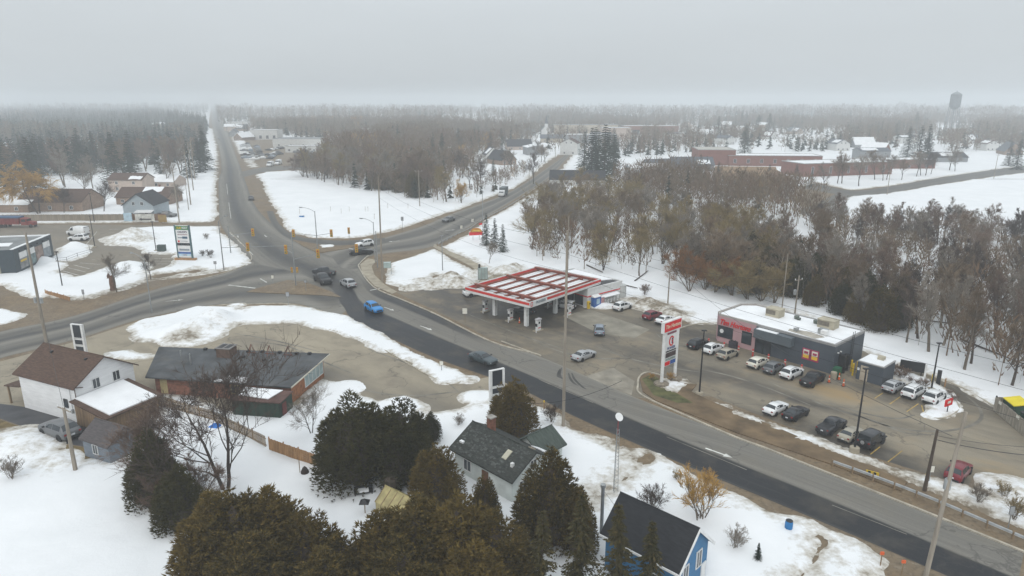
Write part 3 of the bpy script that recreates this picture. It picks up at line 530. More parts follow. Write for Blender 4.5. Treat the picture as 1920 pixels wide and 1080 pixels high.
def car_meshes(kind):
    k=KINDS[kind]; st=k['st']; D={}
    mb=MB(); n=14; fine=[]
    for i in range(len(st)-1):
        for j in range(2): fine.append(lerp_st(st,i+j/2))
    fine.append(st[-1])
    V=[];F=[]
    for s in fine: V+=xsec(s)
    for i in range(len(fine)-1):
        for j in range(n): F.append((i*n+j,i*n+(j+1)%n,(i+1)*n+(j+1)%n,(i+1)*n+j))
    F.append(tuple(range(n-1,-1,-1))); F.append(tuple((len(fine)-1)*n+j for j in range(n)))
    mb.add(V,F); D['body']=mb.mesh(kind+'_body',PA['white'],True)
    def pane(f0,f1,j0,j1,off,inset=.06):
        a0,a1=xsec(lerp_st(st,f0+(f1-f0)*inset)),xsec(lerp_st(st,f1-(f1-f0)*inset))
        P=[];
        q=[]
        for sec in (a0,a1):
            for tt in (inset+.03,1-inset-.02):
                u=j0+(j1-j0)*tt; i=int(u); f=u-i; p=Vector(sec[i%n]).lerp(Vector(sec[(i+1)%n]),f); q.append(p)
        return [q[0],q[1],q[3],q[2]]
    def offs(q,c,d):
        nn=(q[1]-q[0]).cross(q[2]-q[0]).normalized()
        if nn.dot(sum(q,Vector())/4-c)<0: nn=-nn
        return [tuple(p+nn*d) for p in q]
    ctr=Vector((0,0,.9))
    # windscreen and rear window over the crown of the loft (section points 5..9), made of 4 strips
    for nm,(f0,f1) in (('windscreen',k['ws']),('rear_window',k['rs'])):
        m2=MB()
        rows=[]
        for f in (f0+(f1-f0)*.1,f0+(f1-f0)*.5,f1-(f1-f0)*.08):
            s=xsec(lerp_st(st,f)); row=[Vector(s[5]).lerp(Vector(s[6]),.12)]+[Vector(s[i]) for i in (6,7,8)]+[Vector(s[9]).lerp(Vector(s[8]),.12)]
            rows.append(row)
        sg=1 if nm=='windscreen' else -1
        nv=Vector((sg*.7,0,.7)) if kind!='van' or sg>0 else Vector((-1,0,.1))
        vs=[tuple(p+nv*.018) for r in rows for p in r]
        fs=[(r*5+c,r*5+c+1,r*5+c+6,r*5+c+5) for r in range(2) for c in range(4)]
        m2.add(vs,fs); D[nm]=m2.mesh(kind+'_'+nm,GL_CAR,True)
    f0,f1=k['side']; split=[f0,f0+(f1-f0)*.48,f1] if kind not in('van',) else [f0,f1]
    for sd_,(j0,j1) in (('L',(4,5)),('R',(10,9))):
        m2=MB()
        for a,b in zip(split[:-1],split[1:]): m2.quad(*offs(pane(a,b,j0,j1,0,.05),ctr,.014))
        D['side'+sd_]=m2.mesh(kind+'_side',GL_CAR)
    fr,rr=st[1],st[-2]
    for nm,s,xx,m_ in (('head',st[1],st[0][0]-.06,HEADL),('tail',st[-2],st[-1][0]+.03,TAILL)):
        for sd_ in (1,-1):
            zc=s[2]-.14 if nm=='head' else s[2]-.10; hgt=.13 if nm=='head' else .2
            D[nm+str(sd_)]=MB().boxc((xx-(.03 if nm=='head' else -.01),sd_*(s[4]*.80),zc),(.12,.24,hgt*.85)).mesh(kind+nm,m_)
    D['plate']=MB().boxc((st[-1][0]-.012,0,(st[-1][1]+st[-1][2])/2+.05),(.03,.34,.16)).mesh('plate',PLATE)
    D['grille']=MB().boxc((st[0][0]-.02,0,(st[0][1]+st[0][2])/2+.03),(.08,1.0,.24)).mesh('grille',TRIM)
    D['bumper']=MB().boxc((st[-1][0]+.02,0,st[-1][1]-.02),(.16,1.35,.2)).mesh('bumper',TRIM)
    c=st[3]
    for sd_ in (1,-1): D['mir'+str(sd_)]=MB().boxc((c[0]-.25,sd_*(c[4]+.1),c[2]+.12),(.14,.2,.15)).mesh('mirror',TRIM)
    if 'bed' in k:
        x0,x1,hw,z=k['bed']; D['bed']=MB().box(x1,x0,-hw,hw,z-.1,z+.022).mesh('bed',TRIM)
    if k.get('spare'): D['spare']=MB().tube((st[-1][0]-.04,0,1.02),(st[-1][0]-.26,0,1.02),.40,.38,12).mesh('spare',TYREM); D['sparerim']=MB().tube((st[-1][0]-.262,0,1.02),(st[-1][0]-.28,0,1.02),.24,.2,10).mesh('sparerim',RIM)
    if k.get('fender'):
        m2=MB()
        for x in k['wx']:
            for sd_ in (1,-1): m2.prism([(x-.55,sd_*.72),(x+.55,sd_*.72),(x+.5,sd_*.95),(x-.5,sd_*.95)][::sd_],.86,.93)
        D['fender']=m2.mesh('fender',TRIM)
    r=k['r']; D['tyre']=MB().lathe([(r*.62,-.11),(r*.95,-.11),(r,-.07),(r,.07),(r*.95,.11),(r*.62,.11)],14).mesh('tyre',TYREM)
    D['rim']=MB().lathe([(r*.30,-.095),(r*.64,-.10),(r*.66,-.06),(r*.64,.10),(r*.28,.105)],10).mesh('rim',RIM)
    ar=r*1.16; D['arch']=MB().lathe([(ar,-.02),(ar,.02)],14).mesh('arch',TRIM)
    D['k']=k; return D
CARS={}
def car(kind,col,rear,front,label,sc=1.0,group=None,cat=None,rails=False,rim=RIM,lo=False,name=None,z=.02):
    """rear/front: ground points telling where the vehicle stands and which way it faces"""
    D=CARS.get(kind) or CARS.setdefault(kind,car_meshes(kind)); k=D['k']
    a=math.atan2(front[1]-rear[1],front[0]-rear[0]); c=((rear[0]+front[0])/2,(rear[1]+front[1])/2,z)
    t=thing(name or {'suv':'suv_car','sedan':'sedan_car','hatch':'hatchback_car','minivan':'minivan','pickup':'pickup_truck','jeep':'off_road_car','van':'cargo_van'}[kind],label,cat or {'pickup':'pickup truck','van':'van','minivan':'minivan','suv':'suv','jeep':'suv'}.get(kind,'car'),c,a,group)
    t.scale=(sc,sc,sc); P=PA[col]
    b=put('body',D['body'],t,mat=P)
    if 'bed' in D: put('cargo_bed',D['bed'],t)
    put('windscreen',D['windscreen'],t); put('rear_window',D['rear_window'],t); put('side_window',D['sideL'],t); put('side_window',D['sideR'],t)
    if not lo:
        for s in ('1','-1'):
            put('headlight',D['head'+s],t); put('tail_light',D['tail'+s],t); put('wing_mirror',D['mir'+s],t)
        put('number_plate',D['plate'],t); put('grille',D['grille'],t); put('bumper',D['bumper'],t)
        if 'spare' in D: s_=put('spare_wheel',D['spare'],t); put('rim',D['sparerim'],s_)
        if 'fender' in D: put('wheel_fender',D['fender'],t)
        if rails:
            m2=MB(); s=k['st']; w_=s[5][5]*.86
            for y in (w_,-w_): m2.tube((s[4][0]-.1,y,s[4][3]+.06),(s[5][0],y,s[5][3]+.04),.03,n=4); m2.tube((s[5][0],y,s[5][3]+.04),(s[6][0],y,s[6][3]+.05),.03,n=4)
            m2.build('roof_rail',TRIM,t)
    hw=k['st'][4][4]; r=k['r']
    for x in k['wx']:
        for s in (1,-1):
            wl=put('wheel',D['tyre'],t,loc=(x,s*(hw-.09),r)); wl.rotation_euler=(R(-90*s),0,0)
            if not lo:
                put('rim',D['rim'],wl,mat=rim)
                ar=put('wheel_arch',D['arch'],t,loc=(x,s*(hw-.012),r+.02)); ar.rotation_euler=(R(90),0,0)
    return t
TG='vehicles parked on the restaurant and fuel station lot'
LS,RS=1.16,.88
car('suv','grey',(-49.25,69.55),(-54.07,72.13),'dark grey suv parked on the black driveway beside the white house',LS)
car('van','white',(-119.51,189.65),(-126.22,191.23),'white cargo van parked on the plaza lot',1.12)
car('suv','white',(-115.43,182.83),(-120.67,182.83),'white suv parked alongside the white cargo van on the plaza lot',1.1)
car('pickup','dark',(-38.04,142.84),(-44.17,146.6),'dark grey pickup turning left beside the black truck in the junction',.98)
car('pickup','black',(-42.65,142.84),(-36.65,133.76),'large black pickup coming through the junction with its grille forward',1.12)
car('suv','silver',(-31.91,132.95),(-35.48,137.94),'silver suv waiting at the junction with its rear window showing',1.04)
car('suv','blue',(-26.77,120.47),(-23.43,116.25),'bright blue small suv driving away from the traffic lights',.98)
car('sedan','teal',(-5.86,94.87),(-2.62,91.92),'dark teal grey sedan driving past the closed forecourt',1.0)
car('suv','white',(-37.26,176.47),(-39.91,174.44),'white car waiting on the road beside the slip island',1.05)
car('pickup','black',(-39.17,164.32),(-35.33,166.14),'black pickup turning past the corner pavement',1.0)
car('sedan','grey',(-18.51,215.29),(-21.43,210.41),'dark grey sedan coming down the road towards the junction beside the snowfield',1.1)
car('sedan','dark',(-102.0,266.76),(-97.75,255.22),'dark sedan driving down the highway towards the junction',1.05)
car('suv','silver',(-293.19,697.6),(-277.76,660.35),'silver suv far up the straight highway',1.1,lo=True)
car('pickup','white',(-9.13,127.53),(-4.76,130.19),'white pickup standing behind the red canopy',.95,TG)
car('sedan','dark',(3.81,116.25),(0.48,118.16),'dark sedan fuelling under the canopy',.9,TG)
car('jeep','white',(11.24,118.49),(8.27,120.47),'white boxy off road car fuelling under the canopy',.95,TG)
car('sedan','grey',(8.1,124.26),(10.55,127.16),'grey sedan under the canopy in front of the store door',.9,TG)
car('suv','white',(18.52,117.84),(21.86,121.14),'white suv parked by the snow bank beside the store',.92,TG,rails=True)
car('suv','red',(23.03,112.6),(26.16,115.63),'dark red suv with black tailgate parked by the brown snow heap',.9,TG)
car('sedan','white',(24.77,110.27),(27.85,113.49),'white sedan with dark roof window beside the dark red suv',.9,TG)
car('suv','bluegrey',(14.08,103.8),(14.62,108.87),'blue grey suv driving between the fuel pumps and the restaurant',.9)
car('sedan','silver',(9.21,93.38),(12.02,96.19),'silver sedan pulling in from the highway entrance',.92)
car('suv','black',(27.19,98.23),(30.5,101.07),'black suv parked at the pink end of the restaurant',RS,TG)
car('suv','white',(28.87,95.97),(32.29,99.16),'white suv with roof rails parked between black and beige suvs',RS,TG,rails=True)
car('suv','beige',(30.39,93.8),(33.87,96.86),'beige suv parked in front of the restaurant door',RS,TG)
car('hatch','cream',(33.69,90.31),(37.06,93.38),'cream white hatchback parked next to the grey suv',.95,TG)
car('suv','grey',(35.34,88.37),(38.61,91.52),'grey suv parked between the cream hatchback and a white suv',RS,TG)
car('suv','white',(36.92,86.5),(40.56,89.53),'white suv with black roof rails parked beside the black pickup',.9,TG,rails=True)
car('pickup','black',(38.31,83.48),(43.04,87.99),'black pickup with covered bed parked beside orange cones',.84,TG)
car('hatch','silver',(48.74,82.12),(52.03,84.7),'silver hatchback parked beside the white minivan',.94,TG)
car('minivan','white',(50.09,80.15),(54.19,83.48),'white minivan with dark rear glass parked in the yellow bays',.86,TG,rails=True)
car('suv','white',(51.73,78.43),(55.84,81.79),'white suv parked beside the small red sign island',.9,TG)
car('sedan','white',(31.0,75.74),(33.79,78.12),'white sedan parked beside the black sedan along the verge',.86,TG)
car('sedan','black',(32.66,74.17),(35.89,76.76),'black sedan parked beside the white sedan along the verge',.88,TG)
car('pickup','dark',(35.34,70.69),(38.82,73.48),'charcoal pickup with flat bed cover parked beside the cream sedan',.80,TG)
car('sedan','beige',(36.77,68.81),(39.98,71.47),'pale beige sedan parked behind the lamp post with concrete foot',.84,TG)
car('jeep','dark',(38.03,67.13),(41.7,69.92),'dark off road car with spare wheel on its tailgate',.95,TG)
car('suv','red',(44.05,60.77),(46.86,63.33),'dark red suv parked alone near the wooden pole',.90,TG)
car('pickup','grey',(-115.32,220.39),(-109.76,220.39),'grey pickup parked beside the pale blue gabled house',1.15)
car('pickup','white',(-148.26,239.61),(-153.52,239.61),'white pickup in the snowy yard behind the board fence',1.15)
car('hatch','teal',(-163.59,237.18),(-160.86,239.61),'snow covered teal car beside the orange willow',1.2)
# box truck on the far road
BTX=M('truck_box_grey',(.10,.12,.125),.6,.2,.6,dirt=.3); 
a0,a1=(-1.75,281.01),(-5.37,263.79); an=math.atan2(a1[1]-a0[1],a1[0]-a0[0])
t=thing('box_truck','grey box truck with white cab coming over the bridge','truck',((a0[0]+a1[0])/2,(a0[1]+a1[1])/2,.03),an)
MB().box(-4.2,1.6,-1.2,1.2,.9,3.4).build('cargo_box',BTX,t); cb=MB().prism([(1.7,-1.1),(3.9,-1.05),(3.9,1.05),(1.7,1.1)],.6,[2.5,1.5,1.5,2.5]).build('cab',PA['white'],t)
MB().quad((2.75,-.95,2.07),(3.7,-.92,1.63),(3.7,.92,1.63),(2.75,.95,2.07)).build('windscreen',GL_CAR,t)
for x in (3.0,-1.8,-3.0):
    for s in (1,-1):
        o=MB().lathe([(.3,-.13),(.48,-.13),(.5,0),(.48,.13),(.3,.13)],12).build('wheel',TYREM,t,loc=(x,s*.98,.5)); o.rotation_euler=(R(90),0,0)
# red dump truck behind the plaza
a0,a1=(-156.42,203.03),(-144.21,203.03)
t=thing('dump_truck','red dump truck with blue tarpaulin beside the board fence','truck',((a0[0]+a1[0])/2,a0[1],.01),0)
RED=M('truck_red',(.20,.03,.025),.6,.25,.5,dirt=.3); TARP=M('blue_tarpaulin',(.03,.075,.16),.6,.2,.7)
MB().prism([(-6,-1.25),(3,-1.25),(3,1.25),(-6,1.25)],1.0,2.9).build('dump_body',RED,t)
m_=MB()
for i in range(8): m_.box(-5.6+i*1.1,-5.45+i*1.1,-1.33,-1.24,1.0,2.9)
m_.build('side_rib',RED,t)
MB().prism([(-6.05,-1.3),(3.05,-1.3),(3.05,1.3),(-6.05,1.3)],2.85,[3.3,3.2,3.3,3.35]).build('tarpaulin',TARP,t)
MB().prism([(3.4,-1.1),(5.2,-1.1),(5.2,1.1),(3.4,1.1)],.8,[2.9,2.6,2.6,2.9]).build('cab',RED,t); MB().prism([(5.25,-.95),(7.0,-.85),(7.0,.85),(5.25,.95)],.75,[1.9,1.65,1.65,1.9]).build('bonnet',RED,t)
MB().box(3.7,4.9,-1.13,-1.09,1.8,2.5).build('side_window',GL_CAR,t); MB().box(5.18,5.24,-.9,.9,1.95,2.5).build('windscreen',GL_CAR,t)
for x in (6.2,-1.5,-2.8,-4.2):
    for s in (1,-1):
        o=MB().lathe([(.3,-.15),(.5,-.15),(.53,0),(.5,.15),(.3,.15)],12).build('wheel',TYREM,t,loc=(x,s*1.05,.53)); o.rotation_euler=(R(90),0,0)
# dealership rows, far off: too small to show more than body and glass
rng=random.Random(5)
DC=['white','silver','dark','grey','bluegrey','black','white','silver']
DG='cars lined up on the far dealership lot'
def lane(A,B,n,turn,kinds=('suv','sedan','pickup')):
    for i in range(n):
        f=(i+.5)/n; x=A[0]+(B[0]-A[0])*f; y=A[1]+(B[1]-A[1])*f; a=math.atan2(B[1]-A[1],B[0]-A[0])+R(turn)
        col=rng.choice(DC); kd=rng.choice(kinds)
        D=CARS.get(kd) or CARS.setdefault(kd,car_meshes(kd))
        nm={'suv':'suv','sedan':'sedan','pickup':'pickup','van':'van'}[kd]
        t=thing('dealer_'+nm,{'white':'white','silver':'silver','dark':'charcoal','grey':'grey','bluegrey':'blue grey','black':'black'}[col]+' '+nm+' in a row on the far dealership lot','car',(x,y,.05),a,DG); t.scale=(1.1,)*3
        put('body',D['body'],t,mat=PA[col]); put('windscreen',D['windscreen'],t); put('rear_window',D['rear_window'],t)
lane((-169.15,440.79),(-228.03,589.35),7,80); lane((-159.48,429.12),(-230.29,603.8),9,80); lane((-158.96,440.79),(-211.76,575.57),8,80); lane((-154.54,440.79),(-170.58,504.56),5,70)
lane((-133.5,432.94),(-119.78,429.12),6,90); lane((-146.65,470.57),(-130.57,466.08),7,90); lane((-156.6,499.42),(-140.6,494.37),6,90); lane((-183.91,520.65),(-179.39,543.73),5,90); lane((-168.88,475.15),(-160.98,484.57),5,90)
for p,l in (((-139.09,397.49),'white boxy van at the end of the dealership lot'),((-137.79,407.52),'white van parked next to the end van of the dealership')):
    car('van','white',(p[0],p[1]+3),(p[0],p[1]-3),l,1.25,DG,lo=True)
# ================================================================ BUILDINGS
WHITE=M('white_siding',(.72,.72,.72),.6,.07,.6,stretch=(1,1,6),dirt=.12); TRIMW=M('white_trim',(.70,.70,.69),.55,.1,1,dirt=.15)
PANE=glass(); RSNOW=M('roof_snow',(.78,.79,.80),.7,.06,.5); BRICK=M('red_brick',(.20,.085,.055),.85,.28,3,dirt=.25); BRWN=M('brown_shingle',(.085,.05,.035),.9,.3,1.6,stretch=(1,5,1),bmp=.4)
DGREY=M('dark_shingle',(.035,.036,.04),.9,.3,1.5,stretch=(1,5,1),bmp=.4); METAL=M('galvanised',(.34,.35,.35),.45,.2,1.5,metal=.5); BLACKM=M('black_metal',(.02,.02,.022),.5,.2,2); YEL=M('safety_yellow',(.62,.42,.02),.5,.15,2,dirt=.2); REDP=M('sign_red',(.62,.015,.02),.5,.12,2); CREAM=M('cream_stucco',(.42,.36,.28),.85,.15,.6,dirt=.2)
WOOD=M('weathered_board',(.24,.17,.10),.85,.35,1.0,stretch=(4,4,.5),dirt=.3); WOODO=M('orange_board',(.34,.19,.085),.8,.3,1.2,stretch=(4,4,.5),dirt=.15)
def toloc(p,o,a): x,y=p[0]-o[0],p[1]-o[1]; c,s=math.cos(-a),math.sin(-a); return (x*c-y*s,x*s+y*c)
def fr(A,B): return (A[0],A[1],0),math.atan2(B[1]-A[1],B[0]-A[0]),math.hypot(B[0]-A[0],B[1]-A[1])
def win(parent,x,y,z,w,h,ang=-90,frame=TRIMW,pane=PANE,mull=1,name='window',fw=.08,label=None):
    """window whose outward normal points along ang (degrees) in the building's frame; (x,y,z)=bottom centre on the wall"""
    m=MB(); d=.05
    m.box(-w/2-fw,w/2+fw,-d,.02,-fw,0).box(-w/2-fw,w/2+fw,-d,.02,h,h+fw).box(-w/2-fw,-w/2,-d,.02,0,h).box(w/2,w/2+fw,-d,.02,0,h)
    for i in range(mull): q=-w/2+(i+1)*w/(mull+1); m.box(q-.025,q+.025,-d+.01,.02,0,h)
    o=m.build(name,frame,parent,loc=(x,y,z),rz=R(ang+90),label=label)
    MB().box(-w/2,w/2,-.02,.01,0,h).build('pane',pane,o); return o
def gable(root,L,W,ze,zr,wall,roof,over=.4,x0=0,y0=0,axis='x',th=.16,snow=None,roofname='roof'):
    """gabled volume; ridge along local x (or y)"""
    sw=(lambda p:p) if axis=='x' else (lambda p:(p[1],p[0],p[2]))
    fl=1 if axis=='x' else -1
    X0,X1,Y0,Y1=x0,x0+L,y0,y0+W; ym=(Y0+Y1)/2
    if axis!='x': X0,X1,Y0,Y1=y0,y0+L,x0,x0+W; ym=(Y0+Y1)/2
    V=[(X0,Y0,0),(X1,Y0,0),(X1,Y1,0),(X0,Y1,0),(X0,Y0,ze),(X1,Y0,ze),(X1,Y1,ze),(X0,Y1,ze),(X0,ym,zr),(X1,ym,zr)]
    F=[(0,1,5,4),(2,3,7,6),(1,2,6,9,5),(3,0,4,8,7),(4,5,9,8),(6,7,8,9)]
    m=MB(); m.add([sw(v) for v in V],[f[::fl] for f in F]); m.build('wall',wall,root)
    sl=(zr-ze)/((Y1-Y0)/2); zo=ze-over*sl
    ro=MB()
    A=[(X0-over,Y0-over,zo+th),(X1+over,Y0-over,zo+th),(X1+over,ym,zr+th),(X0-over,ym,zr+th)]
    B=[(X0-over,ym,zr+th),(X1+over,ym,zr+th),(X1+over,Y1+over,zo+th),(X0-over,Y1+over,zo+th)]
    for P in (A,B):
        P=[sw(p) for p in P]; P=P if axis=='x' else P[::-1]; ro.slab(P,th)
    r=ro.build(roofname,roof,root)
    ca=MB().tube(sw((X0-over,ym,zr+th)),sw((X1+over,ym,zr+th)),.07,n=5).build('ridge_cap',roof,r)
    if snow:
        for side,f0,f1,g0,g1 in snow:
            P=A if side==0 else B
            P=[Vector(p) for p in P]
            def at(u,v): return P[0].lerp(P[1],u).lerp(P[3].lerp(P[2],u),v)
            n=7; pts=[]
            rr=random.Random(hash((round(L,1),f0,g0))&999)
            edge=[at(f0+(f1-f0)*i/n,g0+(rr.random()-.5)*.1) for i in range(n+1)]+[at(f1-(f1-f0)*i/n,g1-(rr.random())*.12*(0 if g1>=1 else 1)) for i in range(n+1)]
            pp=[sw((p.x,p.y,p.z+.12)) for p in edge]; pp=pp if axis=='x' else pp[::-1]
            MB().slab(pp,.10).build('roof_snow',RSNOW,r)
    return r
# ---- restaurant: long grey box with a pink rendered end
loc,an,Ln=fr((32.14,103.3),(44.72,88.75)); Dp=9.4; Hb=4.15
SLATE=M('slate_blue_cladding',(.062,.075,.092),.6,.12,.5,dirt=.08); PINK=M('dusty_pink_render',(.43,.27,.28),.8,.08,.6,dirt=.1); COPE=M('grey_coping',(.27,.265,.26),.6,.1,1)
TH=thing('restaurant','slate grey flat roofed restaurant with pink end and red script sign','restaurant',loc,an)
xp=7.3
MB().box(xp,Ln,0,Dp,0,Hb-.12).build('wall',SLATE,TH)
MB().prism([(.9,-.06),(xp,-.06),(xp-.01,Dp+.05),(1.6,Dp+.05),(-.05,7.6),(-.05,1.0)],0,Hb+.05).build('pink_wall',PINK,TH)
for a in ((xp,Ln,-.05,.3),(xp,Ln,Dp-.3,Dp+.05),(Ln-.3,Ln+.05,.3,Dp-.3)): MB().box(*a,Hb-.1,Hb+.22).build('parapet',COPE,TH)
m=MB()
for a,b in (((.9,-.06),(xp,-.06)),((-.05,1.0),(.9,-.06)),((-.05,7.6),(-.05,1.0)),((1.6,Dp+.05),(-.05,7.6)),((xp,Dp+.05),(1.6,Dp+.05))):
    a=Vector((*a,0));b=Vector((*b,0)); d=(b-a).normalized(); n_=Vector((-d.y,d.x,0))*.3; m.prism([tuple(a)[:2],tuple(b)[:2],tuple(b+n_)[:2],tuple(a+n_)[:2]],Hb+.05,Hb+.32)
m.build('parapet',M('pale_coping',(.36,.335,.31),.7,.1,1),TH)
rs=MB().prism([(1.1,.3),(Ln-.35,.3),(Ln-.35,Dp-.3),(2.0,Dp-.3),(.35,7.4),(.35,1.2)],Hb-.1,Hb+.12).build('roof_snow',RSNOW,TH)
MB().prism([(Ln-7.5,1.0),(Ln-3.2,.6),(Ln-2.6,2.2),(Ln-5,3.0),(Ln-7.8,2.0)],Hb+.1,Hb+.135).build('bare_patch',M('bare_roof_gravel',(.36,.33,.28),.9,.3,1.5),rs)
text('lettering','Tim Hortons',1.2,REDP,TH,(3.75,-.14,3.3),(R(90),0,0),ext=.05,shear=.3,sx=.84,bold=.02)
win(TH,2.2,-.08,.9,2.5,1.7,frame=BLACKM,mull=1); win(TH,5.9,-.08,.9,1.5,1.8,frame=BLACKM,mull=0)
MB().lathe([(.34,-.02),(.34,.02)],14).build('round_decal',TRIMW,TH,loc=(1.6,-.16,1.85)).rotation_euler=(R(90),0,0)
win(TH,-.06,3.4,.9,1.2,2.0,ang=180,frame=BLACKM,mull=0)
win(TH,-.06,5.8,.9,1.2,2.0,ang=180,frame=BLACKM,mull=0)
dr=MB().box(7.5,9.9,-.09,.02,0,2.4).build('entrance_door',PANE,TH); MB().box(8.65,8.75,-.13,-.09,0,2.4).box(7.45,7.55,-.13,-.09,0,2.45).box(9.85,9.95,-.13,-.09,0,2.45).box(7.4,10.0,-.13,-.09,2.4,2.5).build('door_frame',BLACKM,dr)
cn_=MB().box(7.5,13.4,-1.1,.0,2.6,3.95).build('entrance_canopy',M('canopy_cladding',(.10,.12,.135),.55,.1,.6),TH)
for i in range(5): MB().box(7.48,13.42,-1.12,.0,2.9+i*.22,2.915+i*.22).build('seam',SLATE,cn_)
MB().box(7.8,11.0,-.95,-.1,3.95,4.0).build('roof_snow',RSNOW,cn_)
MAG=M('poster_magenta',(.34,.03,.09),.5,.1,2); PYEL=M('poster_yellow',(.72,.45,.03),.5,.1,2); PWH=M('poster_white',(.7,.68,.6),.5,.1,2)
for x in (15.3,16.55):
    p=MB().box(x-.58,x+.58,-.1,-.02,1.1,2.75).build('poster',MAG,TH); MB().box(x-.42,x+.42,-.115,-.1,1.85,2.6).build('poster_print',PWH,p); MB().box(x-.42,x+.42,-.115,-.1,1.35,1.84).build('poster_print',PYEL,p); MB().box(x-.3,x+.3,-.125,-.116,2.0,2.35).build('poster_print',MAG,p)
# rear-end corner details
MB().box(Ln+.02,Ln+.9,1.4,1.9,0,2.6).tube((Ln+.5,3,0),(Ln+.5,3,2.4),.35,n=8).build('service_pipe',BLACKM,TH)
MB().tube((Ln+.12,5.0,0),(Ln+.12,5.0,Hb+1.0),.04,n=5).tube((Ln+.12,5.6,0),(Ln+.12,5.6,Hb+1.0),.04,n=5).build('ladder_rail',BLACKM,TH)
m=MB()
for i in range(14): m.box(Ln+.1,Ln+.14,5.0,5.6,.3+i*.33,.33+i*.33)
m.build('ladder_rung',BLACKM,TH)
for y in (.9,1.7): MB().boxc((Ln+.1,y,3.0),(.2,.18,.14)).build('wall_light',TRIMW,TH)
BEI=M('roof_unit_beige',(.40,.36,.27),.6,.15,1.2,dirt=.3)
for x,y,s in ((6.8,6.2,1.25),(Ln-4.4,7.0,1.35)):
    u=MB().box(x-.9*s,x+.9*s,y-.7*s,y+.7*s,Hb+.12,Hb+1.35).build('rooftop_unit',BEI,TH); MB().box(x-.85*s,x+.4*s,y-.72*s,y-.7*s,Hb+.5,Hb+1.2).build('louvre',M('louvre_dark',(.16,.14,.11),.7,.2,3),u)
    MB().box(x-.95*s,x+.95*s,y-.75*s,y+.75*s,Hb+1.35,Hb+1.42).build('cap',BEI,u)
for x,y in ((9.8,7.3),(12.8,7.4)):
    MB().tube((x,y,Hb+.1),(x,y,Hb+.6),.34,.42,8).tube((x+.5,y-.2,Hb+.1),(x+.5,y-.2,Hb+.45),.25,.3,8).build('exhaust_fan',M('weathered_green_metal',(.10,.12,.10),.6,.2,2),TH)
MB().box(Ln-3.4,Ln-2.5,2.4,3.2,Hb+.1,Hb+.95).build('vent_box',TRIMW,TH); MB().box(Ln-4.2,Ln-3.0,3.3,4.3,Hb+.1,Hb+.8).build('vent_box',METAL,TH)
m=MB(); m.prism([(Ln-7.0,1.6),(Ln-6.4,1.5),(Ln-6.5,2.3)],Hb+.12,Hb+.6); m.build('flashing',METAL,TH)
# annex
loc2,an2,L2=fr((47.26,87.24),(49.33,85.41)); 
AX=thing('service_annex','small slate grey annex with cream door at the restaurant rear','annex',loc2,an)
MB().box(0,3.4,0,3.8,0,2.55).build('wall',SLATE,AX); MB().box(-.05,3.45,-.05,3.85,2.55,2.68).build('parapet',COPE,AX); MB().box(.12,3.28,.12,3.68,2.68,2.76).build('roof_snow',RSNOW,AX)
d=MB().box(.5,1.5,-.06,.0,.05,2.15).build('door',CREAM,AX); MB().box(1.35,1.42,-.12,-.06,1.0,1.1).build('handle',METAL,d); MB().box(1.6,2.4,2.2,3.0,2.76,3.2).build('rooftop_unit',BEI,AX); MB().box(.05,.35,-.03,0,1.3,1.7).build('notice',TRIMW,AX)
# ---- fuel canopy
CANO=(2.91,108.07); CA=R(48.5); cw,cd_=20.6,15.0; zc=3.75
CP=thing('fuel_canopy','red and white fuel station canopy with snow between red roof beams','canopy',(*CANO,0),CA)
RUST=M('red_oxide_steel',(.24,.07,.045),.7,.25,1.0,dirt=.15); FWH=M('fascia_white',(.66,.67,.66),.45,.08,1,dirt=.1); FRED=M('fascia_red',(.60,.04,.03),.45,.1,1,dirt=.08)
MB().box(.1,cw-.1,.1,cd_-.1,zc+.1,zc+.3).build('deck',FWH,CP)
fz=[(zc,zc+.42,FWH,0.0),(zc+.42,zc+.86,FRED,.02),(zc+.86,zc+1.02,FWH,0.0)]
for nm,bx in (('fascia_south',(0,cw,-.06,.06)),('fascia_west',(-.06,.06,.06,cd_-.06)),('fascia_north',(0,cw,cd_-.06,cd_+.06)),('fascia_east',(cw-.06,cw+.06,.06,cd_-.06))):
    for i,(z0,z1,mm,e) in enumerate(fz):
        x0,x1,y0,y1=bx; 
        if nm=='fascia_south' and i==1: x0+=4.6
        if nm=='fascia_south' and i==1: MB().box(0,4.6,-.06,.06,z0,z1).build('fascia',FWH,CP)
        MB().box(x0-e,x1+e,y0-e,y1+e,z0,z1).build('fascia',mm,CP)
text('lettering','PIONEER',.62,M('sign_grey',(.23,.26,.29),.5,.1,2),CP,(2.85,-.09,zc+.6),(R(90),0,0),ext=.02,sx=1.05,bold=.015)
def logo(parent,x,y,z,s,rot):
    o=MB(); n=18; ring=[(math.cos(a)*s*.82,math.sin(a)*s) for a in [R(30+i*(300)/n) for i in range(n+1)]]
    inner=[(math.cos(a)*s*.45,math.sin(a)*s*.72) for a in [R(30+i*(300)/n) for i in range(n+1)]]
    vs=[(a,0,b) for a,b in ring]+[(a,0,b) for a,b in inner]
    o.add(vs,[(i,i+1,n+2+i,n+1+i) for i in range(n)]); o.quad((-s*.05,0,.0),(s*.45,0,s*.42),(s*.45,0,-s*.38))
    q=o.build('logo',REDP,parent,loc=(x,y,z)); q.rotation_euler=rot; return q
logo(CP,.5,-.08,zc+.55,.42,(0,0,0))
nx=7
xs=[.3+(cw-.6)*i/nx for i in range(nx+1)]
MB().box(.3,cw-.3,.3,cd_-.3,zc+.3,zc+.52).build('roof_snow',RSNOW,CP)
BY=[1.4,7.4,13.2]
